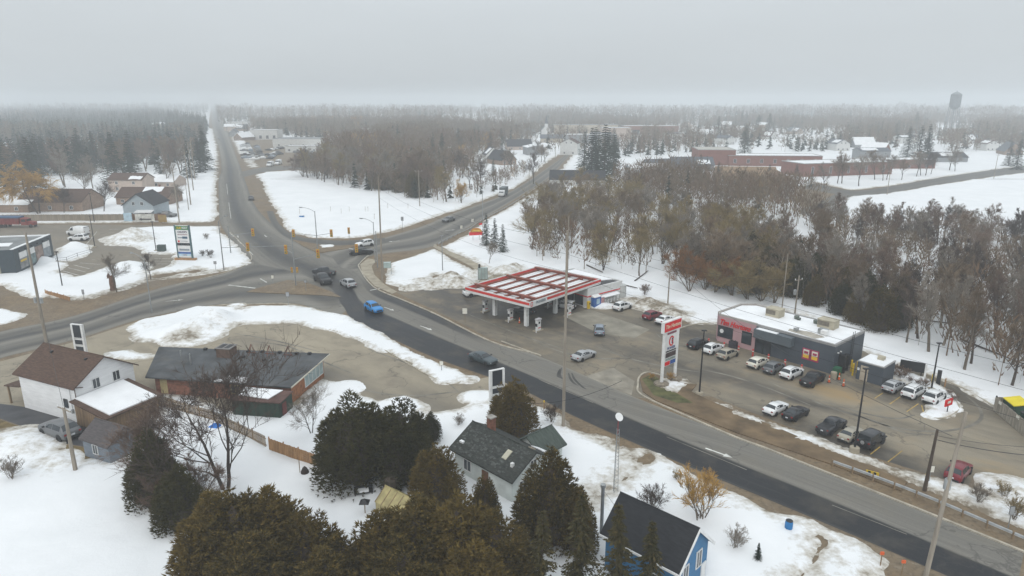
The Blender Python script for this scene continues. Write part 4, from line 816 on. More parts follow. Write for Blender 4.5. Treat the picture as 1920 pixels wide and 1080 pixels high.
for xb in (2.0,10.6,19.0): MB().box(xb-.13,xb+.13,.4,cd_-.4,zc+.95,zc+1.2).box(xb-.3,xb+.3,.4,cd_-.4,zc+1.2,zc+1.26).box(xb-.3,xb+.3,.4,cd_-.4,zc+.9,zc+.95).build('main_beam',RUST,CP)
for i in range(6):
    y=1.2+i*(cd_-2.4)/5; MB().box(.5,cw-.5,y-.1,y+.1,zc+.55,zc+.85).build('cross_beam',RUST,CP)
for xb in (2.0,10.6,19.0):
    for y in (3.2,11.8): MB().box(xb-.25,xb+.25,y-.2,y+.2,zc+.5,zc+1.3).build('hanger',RUST,CP)
m=MB()
for i in range(1,22): m.box(i*cw/22-.02,i*cw/22+.02,.35,cd_-.35,zc+.53,zc+.56)
m.build('deck_rib',METAL,CP)
for p in ((2.44,109.99),(-3.04,115.94),(7.77,117.2),(13.95,121.14),(2.51,122.86),(8.11,127.9)):
    x,y=toloc(p,CANO,CA); x=min(max(x,.8),cw-.8); y=min(max(y,.8),cd_-.8)
    c=MB().box(x-.3,x+.3,y-.3,y+.3,0,zc+.1).build('column',FWH,CP); MB().box(x-.31,x-.2,y-.32,y-.3,1.8,2.9).build('price_panel',M('panel_dark',(.12,.10,.08),.5,.2,2),c)
# pumps
def pump(p,label,post=True):
    t=thing('fuel_pump',label,'fuel pump',(*p,.01),CA,'fuel pumps under the red and white canopy')
    MB().box(-.9,.9,-.45,.45,0,.14).build('island_base',PAVE,t)
    MB().box(-.42,.42,-.25,.25,.14,1.85).build('cabinet',FWH,t); MB().box(-.52,.52,-.32,.32,1.85,2.1).build('crown',M('pump_crown_grey',(.42,.41,.42),.5,.1,2),t)
    for s in (-1,1):
        MB().box(-.2,.2,s*.26-.015,s*.26+.015,1.25,1.6).build('screen',PANE,t); MB().box(-.36,.36,s*.26-.012,s*.26+.012,.5,.62).build('stripe',REDP,t)
        MB().box(.44 if s>0 else -.5,.5 if s>0 else -.44,-.2,.2,.8,1.3).build('nozzle_holster',BLACKM,t)
        MB().path([(s*.5,.1,1.1),(s*.62,.12,.7),(s*.64,.1,.4),(s*.55,.05,.5)],.025,4).build('hose',BLACKM,t)
    if post: MB().tube((-1.1,-.5,0),(-1.1,-.5,1.0),.08,n=7).build('guard_post',TRIMW,t)
for p,l in (((-4.83,118.16),'fuel pump beside the white pickup at the west canopy corner'),((-0.28,112.89),'fuel pump between two white canopy columns along the highway side'),((4.34,107.49),'fuel pump outside the canopy corner nearest the highway'),((10.05,115.63),'fuel pump beside the white boxy off road car'),((6.92,121.14),'brown fronted fuel pump in the middle of the forecourt'),((1.52,124.62),'fuel pump in the far row under the canopy'),((5.69,127.16),'fuel pump before the store entrance')): pump(p,l)
# store
loc,an,Ls=fr((13.88,120.47),(21.08,125.69)); an=R(40); SW=9.4
ST=thing('fuel_store','white flat roofed fuel station store with red stripe','shop',loc,an)
MB().box(0,SW,0,13,0,3.3).build('wall',FWH,ST)
MB().box(-.04,SW+.04,-.04,.02,1.95,2.15).build('stripe',REDP,ST); MB().box(-.04,.02,-.04,12,1.95,2.15).build('stripe',REDP,ST)
for a in ((-.06,SW+.06,-.06,.2),(-.06,.2,.2,12.9),(SW-.2,SW+.06,.2,12.9),(-.06,SW+.06,12.9,13.1)): MB().box(*a,3.3,3.62).build('parapet',FWH,ST)
MB().box(.2,SW-.2,.2,12.9,3.3,3.36).build('roof',M('black_membrane',(.04,.042,.045),.6,.25,.5,dirt=.15),ST)
MB().prism([(4.5,4),(SW-.3,2.2),(SW-.3,12.5),(1.5,12.5),(2.5,8)],3.37,3.52).build('roof_snow',RSNOW,ST)
MB().tube((2.2,2.0,3.36),(2.2,2.0,3.9),.25,n=8).tube((4.4,1.4,3.36),(4.4,1.4,3.9),.1,n=6).build('roof_vent',TRIMW,ST); MB().box(.3,1.4,.8,1.8,3.36,4.1).build('rooftop_unit',BLACKM,ST)
for y in (2.2,4.6,7.0): win(ST,-.02,y,.3,2.0,1.6,ang=180,frame=BLACKM,mull=1)
MB().box(-.08,0,9,11,0,2.3).build('door',PANE,ST)
MB().lathe([(1.1,0),(1.1,2.6)],12).build('corner_bay',M('pale_block',(.45,.46,.45),.8,.1,1,dirt=.2),ST,loc=(SW+.4,.6,0))
# ice freezers and boxes along the store wall
def onst(x,y): c,s=math.cos(an),math.sin(an); return (loc[0]+x*c-y*s,loc[1]+x*s+y*c,0)
t=thing('ice_freezer','blue and white ice freezer against the store wall','freezer',onst(1.7,-.6),an); MB().box(-.9,.9,-.4,.4,.1,1.9).build('cabinet',M('ice_blue',(.04,.12,.36),.4,.2,1),t); MB().prism([(-.9,-.42),(.9,-.42),(.9,.42),(-.9,.42)],1.9,[2.0,2.0,2.3,2.3]).build('lid',TRIMW,t); MB().box(-.3,.5,-.43,-.4,.6,1.6).build('decal',M('ice_pale',(.45,.6,.7),.4,.2,1),t)
t=thing('yellow_bin','yellow bin standing beside the blue ice freezer','bin',onst(-.2,-.5),an); MB().lathe([(.3,0),(.34,1.3),(.3,1.4)],8).build('bin_body',YEL,t); MB().box(-.2,.2,-.36,-.3,.9,1.1).build('opening',BLACKM,t)
t=thing('propane_cage','long wire cage of propane bottles with snow on top beside the store','cage',onst(5.6,-.7),an)
for i in range(5): MB().lathe([(.2,0),(.24,.1),(.24,.7),(.1,.85)],8).build('gas_bottle',TRIMW,t,loc=(-1.6+i*.8,0,.2))
m=MB()
for i in range(6): m.box(-2.05+i*.8,-1.99+i*.8,-.42,-.38,0,1.5)
m.box(-2.05,2.05,-.42,-.38,1.44,1.5).box(-2.05,2.05,-.42,-.38,.7,.74); m.build('cage_frame',METAL,t); MB().prism([(-2.1,-.45),(2.1,-.45),(2.1,.45),(-2.1,.45)],1.5,[1.62,1.6,1.85,1.8]).build('roof_snow',RSNOW,t)
t=thing('poster_rack','pink and white display rack between freezer and propane cage','display',onst(3.1,-.6),an); MB().box(-.5,.5,-.3,.3,.1,1.6).build('rack_body',M('rack_pink',(.45,.25,.25),.5,.3,3),t); MB().box(-.52,.52,-.32,.32,1.6,1.7).build('roof_snow',RSNOW,t)
# ---- closed building with the long black roof
A=(-46.89,82.45); B=(-27.35,77.51); loc,an,Lf=fr(A,B); an=R(-9.5)
CL=thing('closed_shop','closed brick shop with long black low pitched roof','shop',(*(-46.89,82.45),0),an)
Lf=17.8; Wf=10.6; RB=M('orange_brick',(.30,.125,.055),.85,.3,2.5,dirt=.2); RB2=M('brown_red_brick',(.24,.105,.07),.85,.3,2.5,dirt=.3); RF=M('black_felt_roof',(.075,.08,.085),.9,.3,.5,dirt=.35,bmp=.3)
CLO=(-46.89,82.45)
NL,NR,FR_,FL_=[toloc(p,CLO,an) for p in ((-47.21,81.63),(-27.47,78.42),(-25.19,88.48),(-50.13,91.23))]
w4=[(NL[0]+.7,NL[1]+.8),(NR[0]-.5,NR[1]+.9),(FR_[0]-.8,FR_[1]-.6),(FL_[0]+1.2,FL_[1]-.7)]
MB().prism(w4,0,[2.45,2.45,3.0,3.0]).build('wall',RB2,CL)
Wf=(FR_[1]+FL_[1])/2-.6
# angled glazed end
e0=Vector((*w4[1],0)); e1=Vector((*w4[2],0)); ed=(e1-e0).normalized(); en=Vector((ed.y,-ed.x,0)); el=(e1-e0).length
ea=math.degrees(math.atan2(en.y,en.x))
q0=e0+en*.05; MB().prism([tuple(q0)[:2],tuple(q0+ed*el)[:2],tuple(q0+ed*el-en*.04)[:2],tuple(q0-en*.04)[:2]],0,[2.46,3.0,3.0,2.46]).build('end_wall',RB,CL)
q=e0+ed*(el*.68)+en*.06; win(CL,q.x,q.y,.7,5.0,1.75,ang=ea,frame=TRIMW,pane=M('pale_shop_glass',(.34,.42,.42),.2,.25,.5),mull=4,name='shop_window')
r=MB().slab([(*NL,2.6),(*NR,2.6),(*FR_,3.2),(*FL_,3.2)],.16).build('roof',RF,CL)
m=MB(); m.tube((NR[0]+.04,NR[1],2.52),(FR_[0]+.04,FR_[1],3.12),.1,n=4); m.build('edge_trim',M('cream_trim',(.5,.46,.38),.7,.1,1),r)
def rz(y): return 2.6+.6*(y-(NL[1]+NR[1])/2)/((FR_[1]+FL_[1])/2-(NL[1]+NR[1])/2)
ch=MB().box(5.6,7.6,6.0,7.8,2.8,4.3).build('brick_chimney',M('chimney_brown',(.13,.085,.065),.85,.3,2,dirt=.3),r); MB().box(5.5,7.7,5.9,7.9,4.3,4.4).build('chimney_cap',M('chimney_grey',(.22,.21,.2),.8,.2,1),ch); MB().box(5.75,6.45,6.2,7.6,4.4,4.44).box(6.75,7.4,6.2,7.6,4.4,4.44).build('flue',BLACKM,ch)
for x,y in ((2.6,8.1),(4.2,8.3),(9.0,8.3),(11,8.5),(13.5,8.6),(16,8.6),(17.8,8.8),(9.2,6.5),(12.6,6.0)): MB().boxc((x,y,rz(y)+.14),(.42,.42,.3)).build('roof_vent',BLACKM,r)
for x,y,h in ((1.6,4.2,1.6),(3.4,3.5,1.5),(5.0,9.0,.8)): MB().tube((x,y,rz(y)),(x,y,rz(y)+h),.1,n=6).build('vent_pipe',METAL,r)
for x in (9.6,12.3,15.0):
    m=MB(); y=Wf-.1; z=rz(y)
    m.path([(x-.6,y,z),(x,y,z+1.3),(x+.5,y,z)],.04,4); m.path([(x,y,z+1.3),(x+.1,y-1,z-.05)],.04,4); m.box(x-.7,x+.6,y-.05,y+.05,z,z+.08); m.build('roof_frame',M('rusty_frame',(.16,.06,.04),.8,.3,2),r)
MB().slab([(9.4,-.75,rz(-.75)+.12),(13.8,-.75,rz(-.75)+.12),(13.2,.7,rz(.7)+.12),(10.6,.9,rz(.9)+.12)],.1).build('roof_snow',RSNOW,r)
MB().box(1.2,2.2,-.06,0,.1,2.1).build('door',M('old_door_cream',(.46,.38,.2),.7,.2,1),CL); win(CL,11.8,-.04,.9,1.1,1.0,frame=M('yellowed_frame',(.5,.42,.2),.7,.1,1))
# green lean-to in front of it
t=thing('green_hut','dark green flat hut built against the closed shop','hut',(*(-33.67,75.45),0),an); DG_=M('dark_green_board',(.022,.042,.03),.8,.3,.8,stretch=(4,1,.5)); MB().box(0,6.1,0,3.2,0,2.3).build('wall',DG_,t); MB().slab([(-.2,-.3,2.45),(6.4,-.3,2.45),(6.4,3.0,2.55),(-.2,3.0,2.55)],.12).build('roof',M('hut_felt',(.10,.055,.045),.9,.3,1),t); MB().slab([(.2,.9,2.62),(4.6,.3,2.62),(5.2,2.8,2.7),(.2,2.9,2.7)],.1).build('roof_snow',RSNOW,t); MB().box(6.1,6.16,.6,1.6,0,1.9).build('door',M('hut_door_red',(.12,.03,.025),.8,.2,1),t)
# ---- white house with brown roof
loc,an,Lw=fr((-60.73,78.12),(-50.46,73.34)); an=R(-24.5); Lw=10.6
WH=thing('white_house','white sided two storey house with brown shingle roof','house',loc,an)
gable(WH,Lw,7.6,4.75,7.1,WHITE,BRWN,.45)
for y in (2.6,5.2): win(WH,Lw+.02,y,3.6,.85,1.15,ang=0)
MB().box(8.2,8.9,-.12,-.02,1.7,2.8).build('shutter_window',PANE,WH)
MB().tube((Lw+.1,-.1,0),(Lw+.1,-.1,4.6),.05,n=5).tube((Lw+.12,.9,4.3),(Lw+.12,-.1,4.6),.05,n=5).build('downpipe',BRWN,WH)
MB().box(9.6,9.8,-.25,-.02,1.2,1.7).tube((9.7,-.1,1.7),(9.7,-.1,4.6),.03,n=4).build('electric_meter',METAL,WH)
for x,y in ((2.5,2.9),(8.8,3.0)): MB().boxc((x,y,6.8),(.3,.3,.25)).build('roof_vent',BLACKM,WH)
MB().slab([(-3.2,-.2,2.5),(-.02,-.2,2.9),(-.02,5,2.9),(-3.2,5,2.5)],.15).build('porch_roof',BRWN,WH)
for y in (.1,4.7): MB().box(-3.0,-2.8,y-.1,y+.1,0,2.4).build('porch_post',WOOD,WH)
# rear extension with snow on its roof
VW=M('vertical_brown_boards',(.22,.15,.09),.85,.3,1.2,stretch=(5,5,.4))
ex=MB(); ex.prism([(Lw+.01,-.4),(Lw+5.6,-.4),(Lw+5.6,6.2),(Lw+.01,6.2)],0,[2.9,1.9,1.9,2.9]); ex.build('rear_extension',VW,WH)
er=MB().slab([(Lw+.02,-.9,3.25),(Lw+6.1,-.9,2.15),(Lw+6.1,6.7,2.15),(Lw+.02,6.7,3.25)],.16).build('extension_roof',BRWN,WH)
MB().slab([(Lw+.1,-.2,3.40),(Lw+5.7,-.1,2.36),(Lw+5.9,5.9,2.33),(Lw+.1,5.9,3.40)],.14).build('roof_snow',RSNOW,er)
# grey shed
loc,an,_=fr((-45.97,66.09),(-42.16,64.63)); 
SH=thing('garden_shed','small blue grey shed with dark gambrel roof beside the white house','shed',loc,R(-27)); BG=M('blue_grey_siding',(.155,.18,.21),.7,.12,.8,stretch=(1,1,8))
gable(SH,4.4,3.6,2.2,3.5,BG,M('shed_shingle',(.085,.075,.075),.9,.25,1.6,stretch=(1,5,1)),.25); win(SH,2.1,-.02,.8,.75,1.0)
# ---- old pale house with mossy roof
MOSS=M('mossy_shingle',(.040,.044,.040),.95,.45,2.4,stretch=(1,4,1),dirt=.2,bmp=.6); PALE=M('pale_green_render',(.56,.60,.58),.8,.1,.8,dirt=.25)
OH=thing('old_house','old pale house with dark mossy shingle roof and brick chimney','house',(-5.87,62.9,0),R(-45.5)); Lo,Wo=8.4,5.7; OE,OR=2.79,4.44
r=gable(OH,Lo,Wo,OE,OR,PALE,MOSS,.45,snow=[(1,.72,1.0,.62,.98)])
def orf(y): return OE+min(y,Wo-y)/(Wo/2)*(OR-OE)+.16
c=MB().box(1.7,2.35,Wo/2+.1,Wo/2+.75,3.6,5.7).build('chimney',BRICK,r); MB().box(1.62,2.43,Wo/2+.02,Wo/2+.83,5.7,5.82).build('chimney_cap',M('cap_stone',(.3,.28,.25),.8,.2,2),c)
def lay(x0,x1,y0,y1,up,t): return MB().slab([(x0,y0,orf(y0)+up),(x1,y0,orf(y0)+up),(x1,y1,orf(y1)+up),(x0,y1,orf(y1)+up)],t)
lay(5.9,6.5,1.0,1.9,.1,.1).build('skylight',M('skylight_cream',(.48,.45,.35),.3,.15,1),r); lay(7.2,7.7,3.4,3.9,.1,.1).build('skylight',CREAM,r)
MB().boxc((7.6,.8,orf(.8)+.15),(.3,.3,.4)).build('roof_vent',TRIMW,r); MB().boxc((.5,.6,orf(.6)+.08),(.5,.3,.2)).build('snow_clump',RSNOW,r)
rr=random.Random(3); m=MB()
for i in range(170):
    x=rr.uniform(-.3,Lo-.1); y=rr.uniform(-.3,Wo/2-.2); q=rr.uniform(.12,.5); v=lay(x,x+q,y,y+.16,.022,.03); m.add(v.v,v.f)
o=m.build('loose_shingle',M('lichen_shingle',(.075,.08,.075),.95,.5,3),r); o['kind']='stuff'
win(OH,Lo+.02,Wo/2,2.75,.8,.85,ang=0); win(OH,Lo+.02,1.4,.8,.9,1.2,ang=0); win(OH,Lo+.02,4.2,.8,.9,1.2,ang=0); win(OH,2.0,-.02,1.0,1.0,1.1); MB().box(4.2,5.1,-.08,0,.05,2.0).build('door',M('brown_door',(.13,.06,.03),.7,.2,1),OH)
gable(OH,3.2,3.6,2.5,3.7,PALE,M('side_roof_green',(.06,.075,.065),.9,.3,1.5,stretch=(1,4,1)),.35,x0=3.2,y0=Wo,axis='y',roofname='side_roof')
# ---- blue house
BH=thing('blue_house','bright blue house with steep black shingle roof and white trim','house',(7.55,47.6,0),R(-43.5)); BLUE=M('blue_siding',(.035,.15,.30),.6,.1,.8,stretch=(1,1,8)); Lb,Wb=6.5,4.6; BE,BR=3.65,5.84
r=gable(BH,Lb,Wb,BE,BR,BLUE,M('black_shingle',(.021,.022,.025),.9,.25,1.6,stretch=(1,5,1),bmp=.3),.35)
m=MB(); sl=(BR-BE)/(Wb/2); ze_=BE-.37*sl
for s in (-1,1):
    y0=Wb/2+s*(Wb/2+.37); m.prism([(Lb+.34,Wb/2),(Lb+.41,Wb/2),(Lb+.41,y0),(Lb+.34,y0)][::s],[BR-.12,BR-.12,ze_-.12,ze_-.12][::s],[BR+.18,BR+.18,ze_+.18,ze_+.18][::s])
m.build('barge_board',TRIMW,BH); MB().box(-.35,Lb+.35,-.46,-.37,ze_-.05,ze_+.13).build('gutter',TRIMW,BH)
win(BH,Lb+.02,1.2,1.7,.7,1.4,ang=0); win(BH,Lb+.02,3.2,2.0,.7,1.4,ang=0); win(BH,Lb+.02,2.2,.2,.8,.9,ang=0); win(BH,1.8,-.02,2.5,1.0,.6); win(BH,4.4,-.02,1.0,.9,1.1); MB().box(Lb,Lb+.08,3.7,4.4,0,1.9).build('door',TRIMW,BH)
t=thing('stove_pipe','tall steel stove pipe standing beside the blue house','chimney pipe',(*(7.79,51.72),0)); MB().tube((0,0,0),(0,0,5.2),.16,n=10).build('pipe',METAL,t); MB().tube((0,0,5.1),(0,0,5.35),.24,n=10).build('cowl',METAL,t); MB().path([(.16,0,4.6),(1.3,-.6,3.2)],.02,4).build('stay',METAL,t)
# ---- plaza corner shop
loc,an,Lp=fr((-108.92,145.64),(-112.14,163.14))
PZ=thing('plaza_shop','dark fronted plaza shop with large photo panels on its side','shop',loc,an); 
MB().box(0,Lp,0,26,0,5.2).build('wall',M('plaza_stone',(.32,.29,.22),.85,.12,.8,dirt=.15),PZ)
MB().box(-.08,Lp+.05,-.1,-.01,0,5.45).build('side_cladding',M('dark_teal_cladding',(.03,.045,.055),.55,.15,.8),PZ); MB().box(-.06,.02,-.01,3.0,0,5.45).build('corner_cladding',MATS['dark_teal_cladding'],PZ)
MB().box(.1,Lp-.1,.2,25.8,5.2,5.3).build('roof',M('plaza_roof',(.19,.20,.20),.85,.2,.4,dirt=.2),PZ)
MB().box(.05,Lp-.05,-.08,.5,5.45,5.62).build('roof_snow',RSNOW,PZ); MB().box(Lp-.9,Lp,.5,25,5.3,5.5).build('roof_snow',RSNOW,PZ); MB().prism([(5,3),(9,4),(9,16),(6,14)],5.3,5.36).build('roof_snow',RSNOW,PZ)
MB().box(5,8,8,11,5.3,7.0).build('rooftop_unit',BEI,PZ); MB().box(8.1,10,8,10,5.3,6.4).build('rooftop_unit',METAL,PZ)
PP=[M('panel_grey',(.20,.20,.20),.4,.45,.7),M('panel_teal',(.14,.20,.20),.4,.5,.8),M('panel_rust',(.24,.17,.14),.4,.55,.8),M('panel_blue',(.22,.25,.27),.4,.4,.8)]
pw=(Lp-3)/4
for i in range(4):
    x0=1.9+i*pw; p=MB().box(x0,x0+pw-.2,-.16,-.1,.7,4.1).build('photo_panel',PP[i],PZ)
    if i in (0,1,3): MB().box(x0+.1,x0+pw-.3,-.2,-.16,3.0,4.35).build('white_board',TRIMW,p)
MB().box(2.2,4.8,-.22,-.16,2.2,2.6).build('yellow_bar',YEL,PZ)
for i in range(6): MB().boxc((2.3+i*(Lp-4)/5,-.25,4.75),(.25,.3,.2)).build('spot_light',BLACKM,PZ)
# ---- other houses
SID=[M('grey_blue_siding',(.33,.38,.41),.7,.1,.8,stretch=(1,1,6)),CREAM,M('pink_beige_siding',(.46,.37,.31),.8,.1,.8),M('tan_brick',(.26,.18,.13),.85,.2,1.5),M('white_render',(.6,.6,.58),.8,.1,.8),BRICK,M('grey_siding',(.24,.25,.26),.8,.1,.8)]
ROOFS=[DGREY,BRWN,M('tan_shingle',(.25,.17,.10),.9,.2,1.2,stretch=(1,5,1)),M('slate_roof',(.09,.10,.115),.85,.2,1),RSNOW]
HP=[]
def house(label,p,ang,Lh,Wh,ze,zr,wl,rf,axis='x',snow=None,wins=3,name='house',cat='house',group=None,chim=False,fr_=TRIMW):
    HP.append((*p,Lh*.5+3)); t=thing(name,label,cat,(*p,0),R(ang),group); r=gable(t,Lh,Wh,ze,zr,SID[wl],ROOFS[rf],.4,x0=-(Lh if axis=='x' else Wh)/2,y0=0,axis=axis,snow=snow)
    w2=(Lh if axis=='x' else Wh)
    for i in range(wins): win(t,-w2/2+(i+.5)*w2/wins,-.03,1.0,1.0,1.1,frame=fr_)
    if axis!='x': win(t,-w2*.14,-.03,ze-.1,.8,1.0,frame=fr_); win(t,w2*.14,-.03,ze-.1,.8,1.0,frame=fr_)
    elif ze>4:
        for i in range(wins): win(t,-w2/2+(i+.5)*w2/wins,-.03,3.4,1.0,1.1,frame=fr_)
    if chim: MB().box(w2*.2,w2*.2+.6,Wh*.5,Wh*.5+.6,ze,zr+1.0).build('chimney',BRICK,r)
    return t
h=house('pale blue gabled house beyond the plaza board fence',(-119.6,217.3),2,11,9.5,4.6,8.0,0,0,axis='y',wins=2); MB().slab([(-.5,-2.4,2.5),(5.0,-2.4,2.5),(5.0,0,3.0),(-.5,0,3.0)],.12).build('porch_roof',TRIMW,h); MB().box(-.2,4.7,-2.2,-2.1,.3,1.1).build('porch_rail',BLACKM,h)
house('low brown roofed house behind the pale blue house',(-134.14,247.18),0,19,11,3.0,5.8,3,1,snow=[(0,.45,.8,.55,1.0)],wins=4,chim=True)
house('pink beige two storey house with brown roof near the forest edge',(-159.48,282.68),0,14,10,5.2,7.4,2,1,snow=[(0,.6,.95,.1,.55)],wins=2)
house('snow roofed bungalow beside the pink beige house',(-156.53,296.8),0,20,12,2.8,5.2,2,4,wins=4)
house('long dark brown barn beside the orange willow',(-157.34,231.32),0,22,13,3.6,7.0,3,1,wins=3,name='barn',cat='barn')
house('snow covered garage left of the orange willow',(-171.18,229.05),0,16,9,3,4.5,3,4,wins=2)
house('dark roofed pale cottage beside the bridge road',(28.73,302.45),-6,24,9,3.2,6.6,4,0,wins=5)
house('white house at the bend of the town road',(39.12,479.82),-15,12,12,8.0,11,4,1,axis='y',wins=2)
house('blue roofed building beneath the white church',(35.54,618.96),0,20,10,4.0,7.0,1,3,wins=3)
house('pale blue snow roofed house at the wood edge',(68.44,346.17),8,18,10,3.2,5.6,0,4,wins=4)
house('pale green roofed house beside the snow roofed house',(79.61,367.29),20,14,10,3.4,6.2,6,3,wins=3)
house('grey gabled house with blue grey roof at the wood edge',(96.66,367.29),0,22,12,3.4,7.2,6,3,snow=[(0,.6,.9,.2,.7)],wins=4)
house('tan roofed house beside dark spruces near the school',(105.55,308.31),-8,26,14,3.6,7.4,3,2,wins=5)
house('tan gabled wing at the school road corner',(116.56,302.45),-8,14,12,3.6,7.0,3,2,axis='y',wins=2)
house('green roofed house near the far crossing',(266.72,421.68),0,22,12,3.2,5.8,6,0,snow=[(0,.3,.7,.3,.9)],wins=3)
# ================================================================ FAR TOWN
FH='houses scattered through the far town'
rr=random.Random(12)
WN=['grey blue','cream','pink beige','tan brick','white','red brick','grey']; RN=['black','brown','tan','slate','snow covered']
for p in [(-290.36,728.38),(-256.21,651.64),(-330.47,853.56),(-494.28,1232.77),(-340.88,853.56),(-477.96,951.34),(-537.34,1122.28),(-51.17,669.29),(-30.59,728.38),(-112.89,739.24),(-159.43,773.83),(-74.29,811.76),(-11.29,589.35),(6.06,526.24),(16.45,475.15),(84.74,651.64),(118.93,707.57),(155.35,798.72),(156.08,669.29),(200.01,707.57),(185.13,589.35),(265.01,798.72),(250.76,669.29),(274.83,618.96),(245.32,515.18),(279.21,549.82),(256.61,475.15),(344.51,603.8),(318.86,773.83),(356.11,515.18),(402.31,603.8),(343.6,475.15),(130.22,899.83),(238.98,951.34),(301.03,989.05),(334.96,916.38),(13.91,728.38),(-13.01,853.56),(-404.28,669.29),(-644.52,951.34),(-11.89,440.79),(-1.56,404.12),(230.97,440.79)]:
    wl=rr.choice([0,1,2,3,4,4,5,6]); rf=rr.choice([0,1,3,4,4])
    house(f'{WN[wl]} house with {RN[rf]} roof among far town trees',p,rr.choice([-20,0,12,35]),rr.uniform(13,20),rr.uniform(9,12),rr.choice([3,3.2,5.6]),rr.uniform(6.4,8.6),wl,rf,axis=rr.choice('xy'),wins=3,group=FH,snow=[(0,.1,.6,.2,.9)] if rf!=4 and rr.random()<.5 else None)
def flat(label,p,ang,Lh,Wh,h,wall,nwin=0,wz=1.0,ww=1.4,wh=1.3,name='building',cat='building',roofm=RSNOW,coping=COPE):
    HP.append((p[0]+Lh/2,p[1],Lh*.5+2)); t=thing(name,label,cat,(*p,0),R(ang)); MB().box(0,Lh,0,Wh,0,h).build('wall',wall,t)
    for a in ((-.1,Lh+.1,-.1,.25),(-.1,Lh+.1,Wh-.25,Wh+.1),(-.1,.25,.25,Wh-.25),(Lh-.25,Lh+.1,.25,Wh-.25)): MB().box(*a,h,h+.35).build('parapet',coping,t)
    MB().box(.25,Lh-.25,.25,Wh-.25,h,h+.15).build('roof',roofm,t)
    for i in range(nwin): win(t,(i+.5)*Lh/nwin,-.02,wz,ww,wh)
    return t
SB=M('school_brick',(.185,.075,.055),.85,.15,.6,dirt=.2)
flat('red brick school gymnasium block with pale flat roof',(107.72,400.78),-6,21,26,9.0,SB,0,name='school_gymnasium',cat='school',roofm=M('pale_membrane',(.42,.40,.36),.8,.1,.4))
flat('long low brick school wing with snowy flat roof and white windows',(124.36,397.49),-5,52,16,6,SB,7,2.0,1.6,2.2,name='school_wing',cat='school')
flat('brick school block facing the snowy lawn with trees',(143.27,338.85),14,52,18,6.5,SB,5,1.6,1.2,3.4,name='school_block',cat='school')
flat('low brick school extension beside the bare parking apron',(193.96,378.82),4,40,14,5,SB,4,name='school_extension',cat='school')
flat('dark flat roofed store row in the far town',(47.38,618.96),0,46,16,7,SID[6],5,name='store_row',cat='shop')
flat('long pale roofed hall behind the white church',(47.24,773.83),0,70,22,10,SID[1],6,name='town_hall_building',cat='hall',roofm=SID[6])
flat('red brick town block with white roof unit in the distance',(124.0,773.83),0,60,18,9,SID[5],6,name='brick_block',cat='building')
flat('cream town block behind the tall spruces',(85.97,669.29),0,28,16,11,SID[2],4,name='cream_block',cat='building')
flat('white dealership workshop with grey front beside the far lot',(-193.2,562.4),-4,40,24,6.5,SID[4],4,name='dealership_workshop',cat='garage',roofm=SID[6])
flat('white two storey dealership showroom far along the highway',(-250.76,669.29),0,26,16,9,SID[4],4,1.0,2.4,3.0,name='dealership_showroom',cat='showroom')
flat('low white roofed sales office in the dealership lot',(-164.77,504.56),0,24,9,4.5,SID[4],4,name='sales_office',cat='office')
flat('yellow fronted shed at the dealership road',(-117.86,391.07),0,20,8,4,M('ochre_board',(.32,.22,.08),.8,.2,.8),2,name='dealer_shed',cat='shed')
flat('white roadside shop far up the highway',(-400.37,989.05),0,30,14,7,SID[4],3,name='roadside_shop',cat='shop')
t=house('small white church with steeple above the blue roofed building',(35.6,728.38),0,16,9,7,12,4,3,axis='y',wins=2,name='church',cat='church'); MB().box(-1.6,1.6,-1.5,1.6,0,13).build('tower',SID[4],t); MB().add([(-1.8,-1.7,13),(1.8,-1.7,13),(1.8,1.8,13),(-1.8,1.8,13),(0,0,22)],[(0,1,4),(1,2,4),(2,3,4),(3,0,4),(3,2,1,0)]).build('steeple',ROOFS[3],t)
# water tower
p=(477.44,761.95); t=thing('water_tower','old steel water tower on six legs fading into the haze','water tower',(*p,0)); WT=M('water_tower_steel',(.20,.22,.23),.7,.15,.3); 
MB().lathe([(.3,26.5),(2.5,27.2),(4.6,29.5),(5.3,32),(5.3,42),(5.5,42.2),(3.0,44.2),(.5,45.2),(.2,46.5)],20).build('tank',WT,t,True)
for i in range(6):
    a=R(60*i+15); MB().tube((7.2*math.cos(a),7.2*math.sin(a),0),(5.0*math.cos(a),5.0*math.sin(a),31),.35,.3,6).build('leg',WT,t)
m=MB()
for z in (9,18):
    for i in range(6):
        a,b=R(60*i+15),R(60*i+75); r0=7.2-2.2*z/31; m.tube((r0*math.cos(a),r0*math.sin(a),z),(r0*math.cos(b),r0*math.sin(b),z),.15,n=4)
m.build('brace',WT,t); MB().tube((0,0,0),(0,0,27),.6,n=8).build('riser_pipe',WT,t); MB().lathe([(5.4,32.0),(6.2,32.0),(6.2,32.2)],18).build('walkway',WT,t)
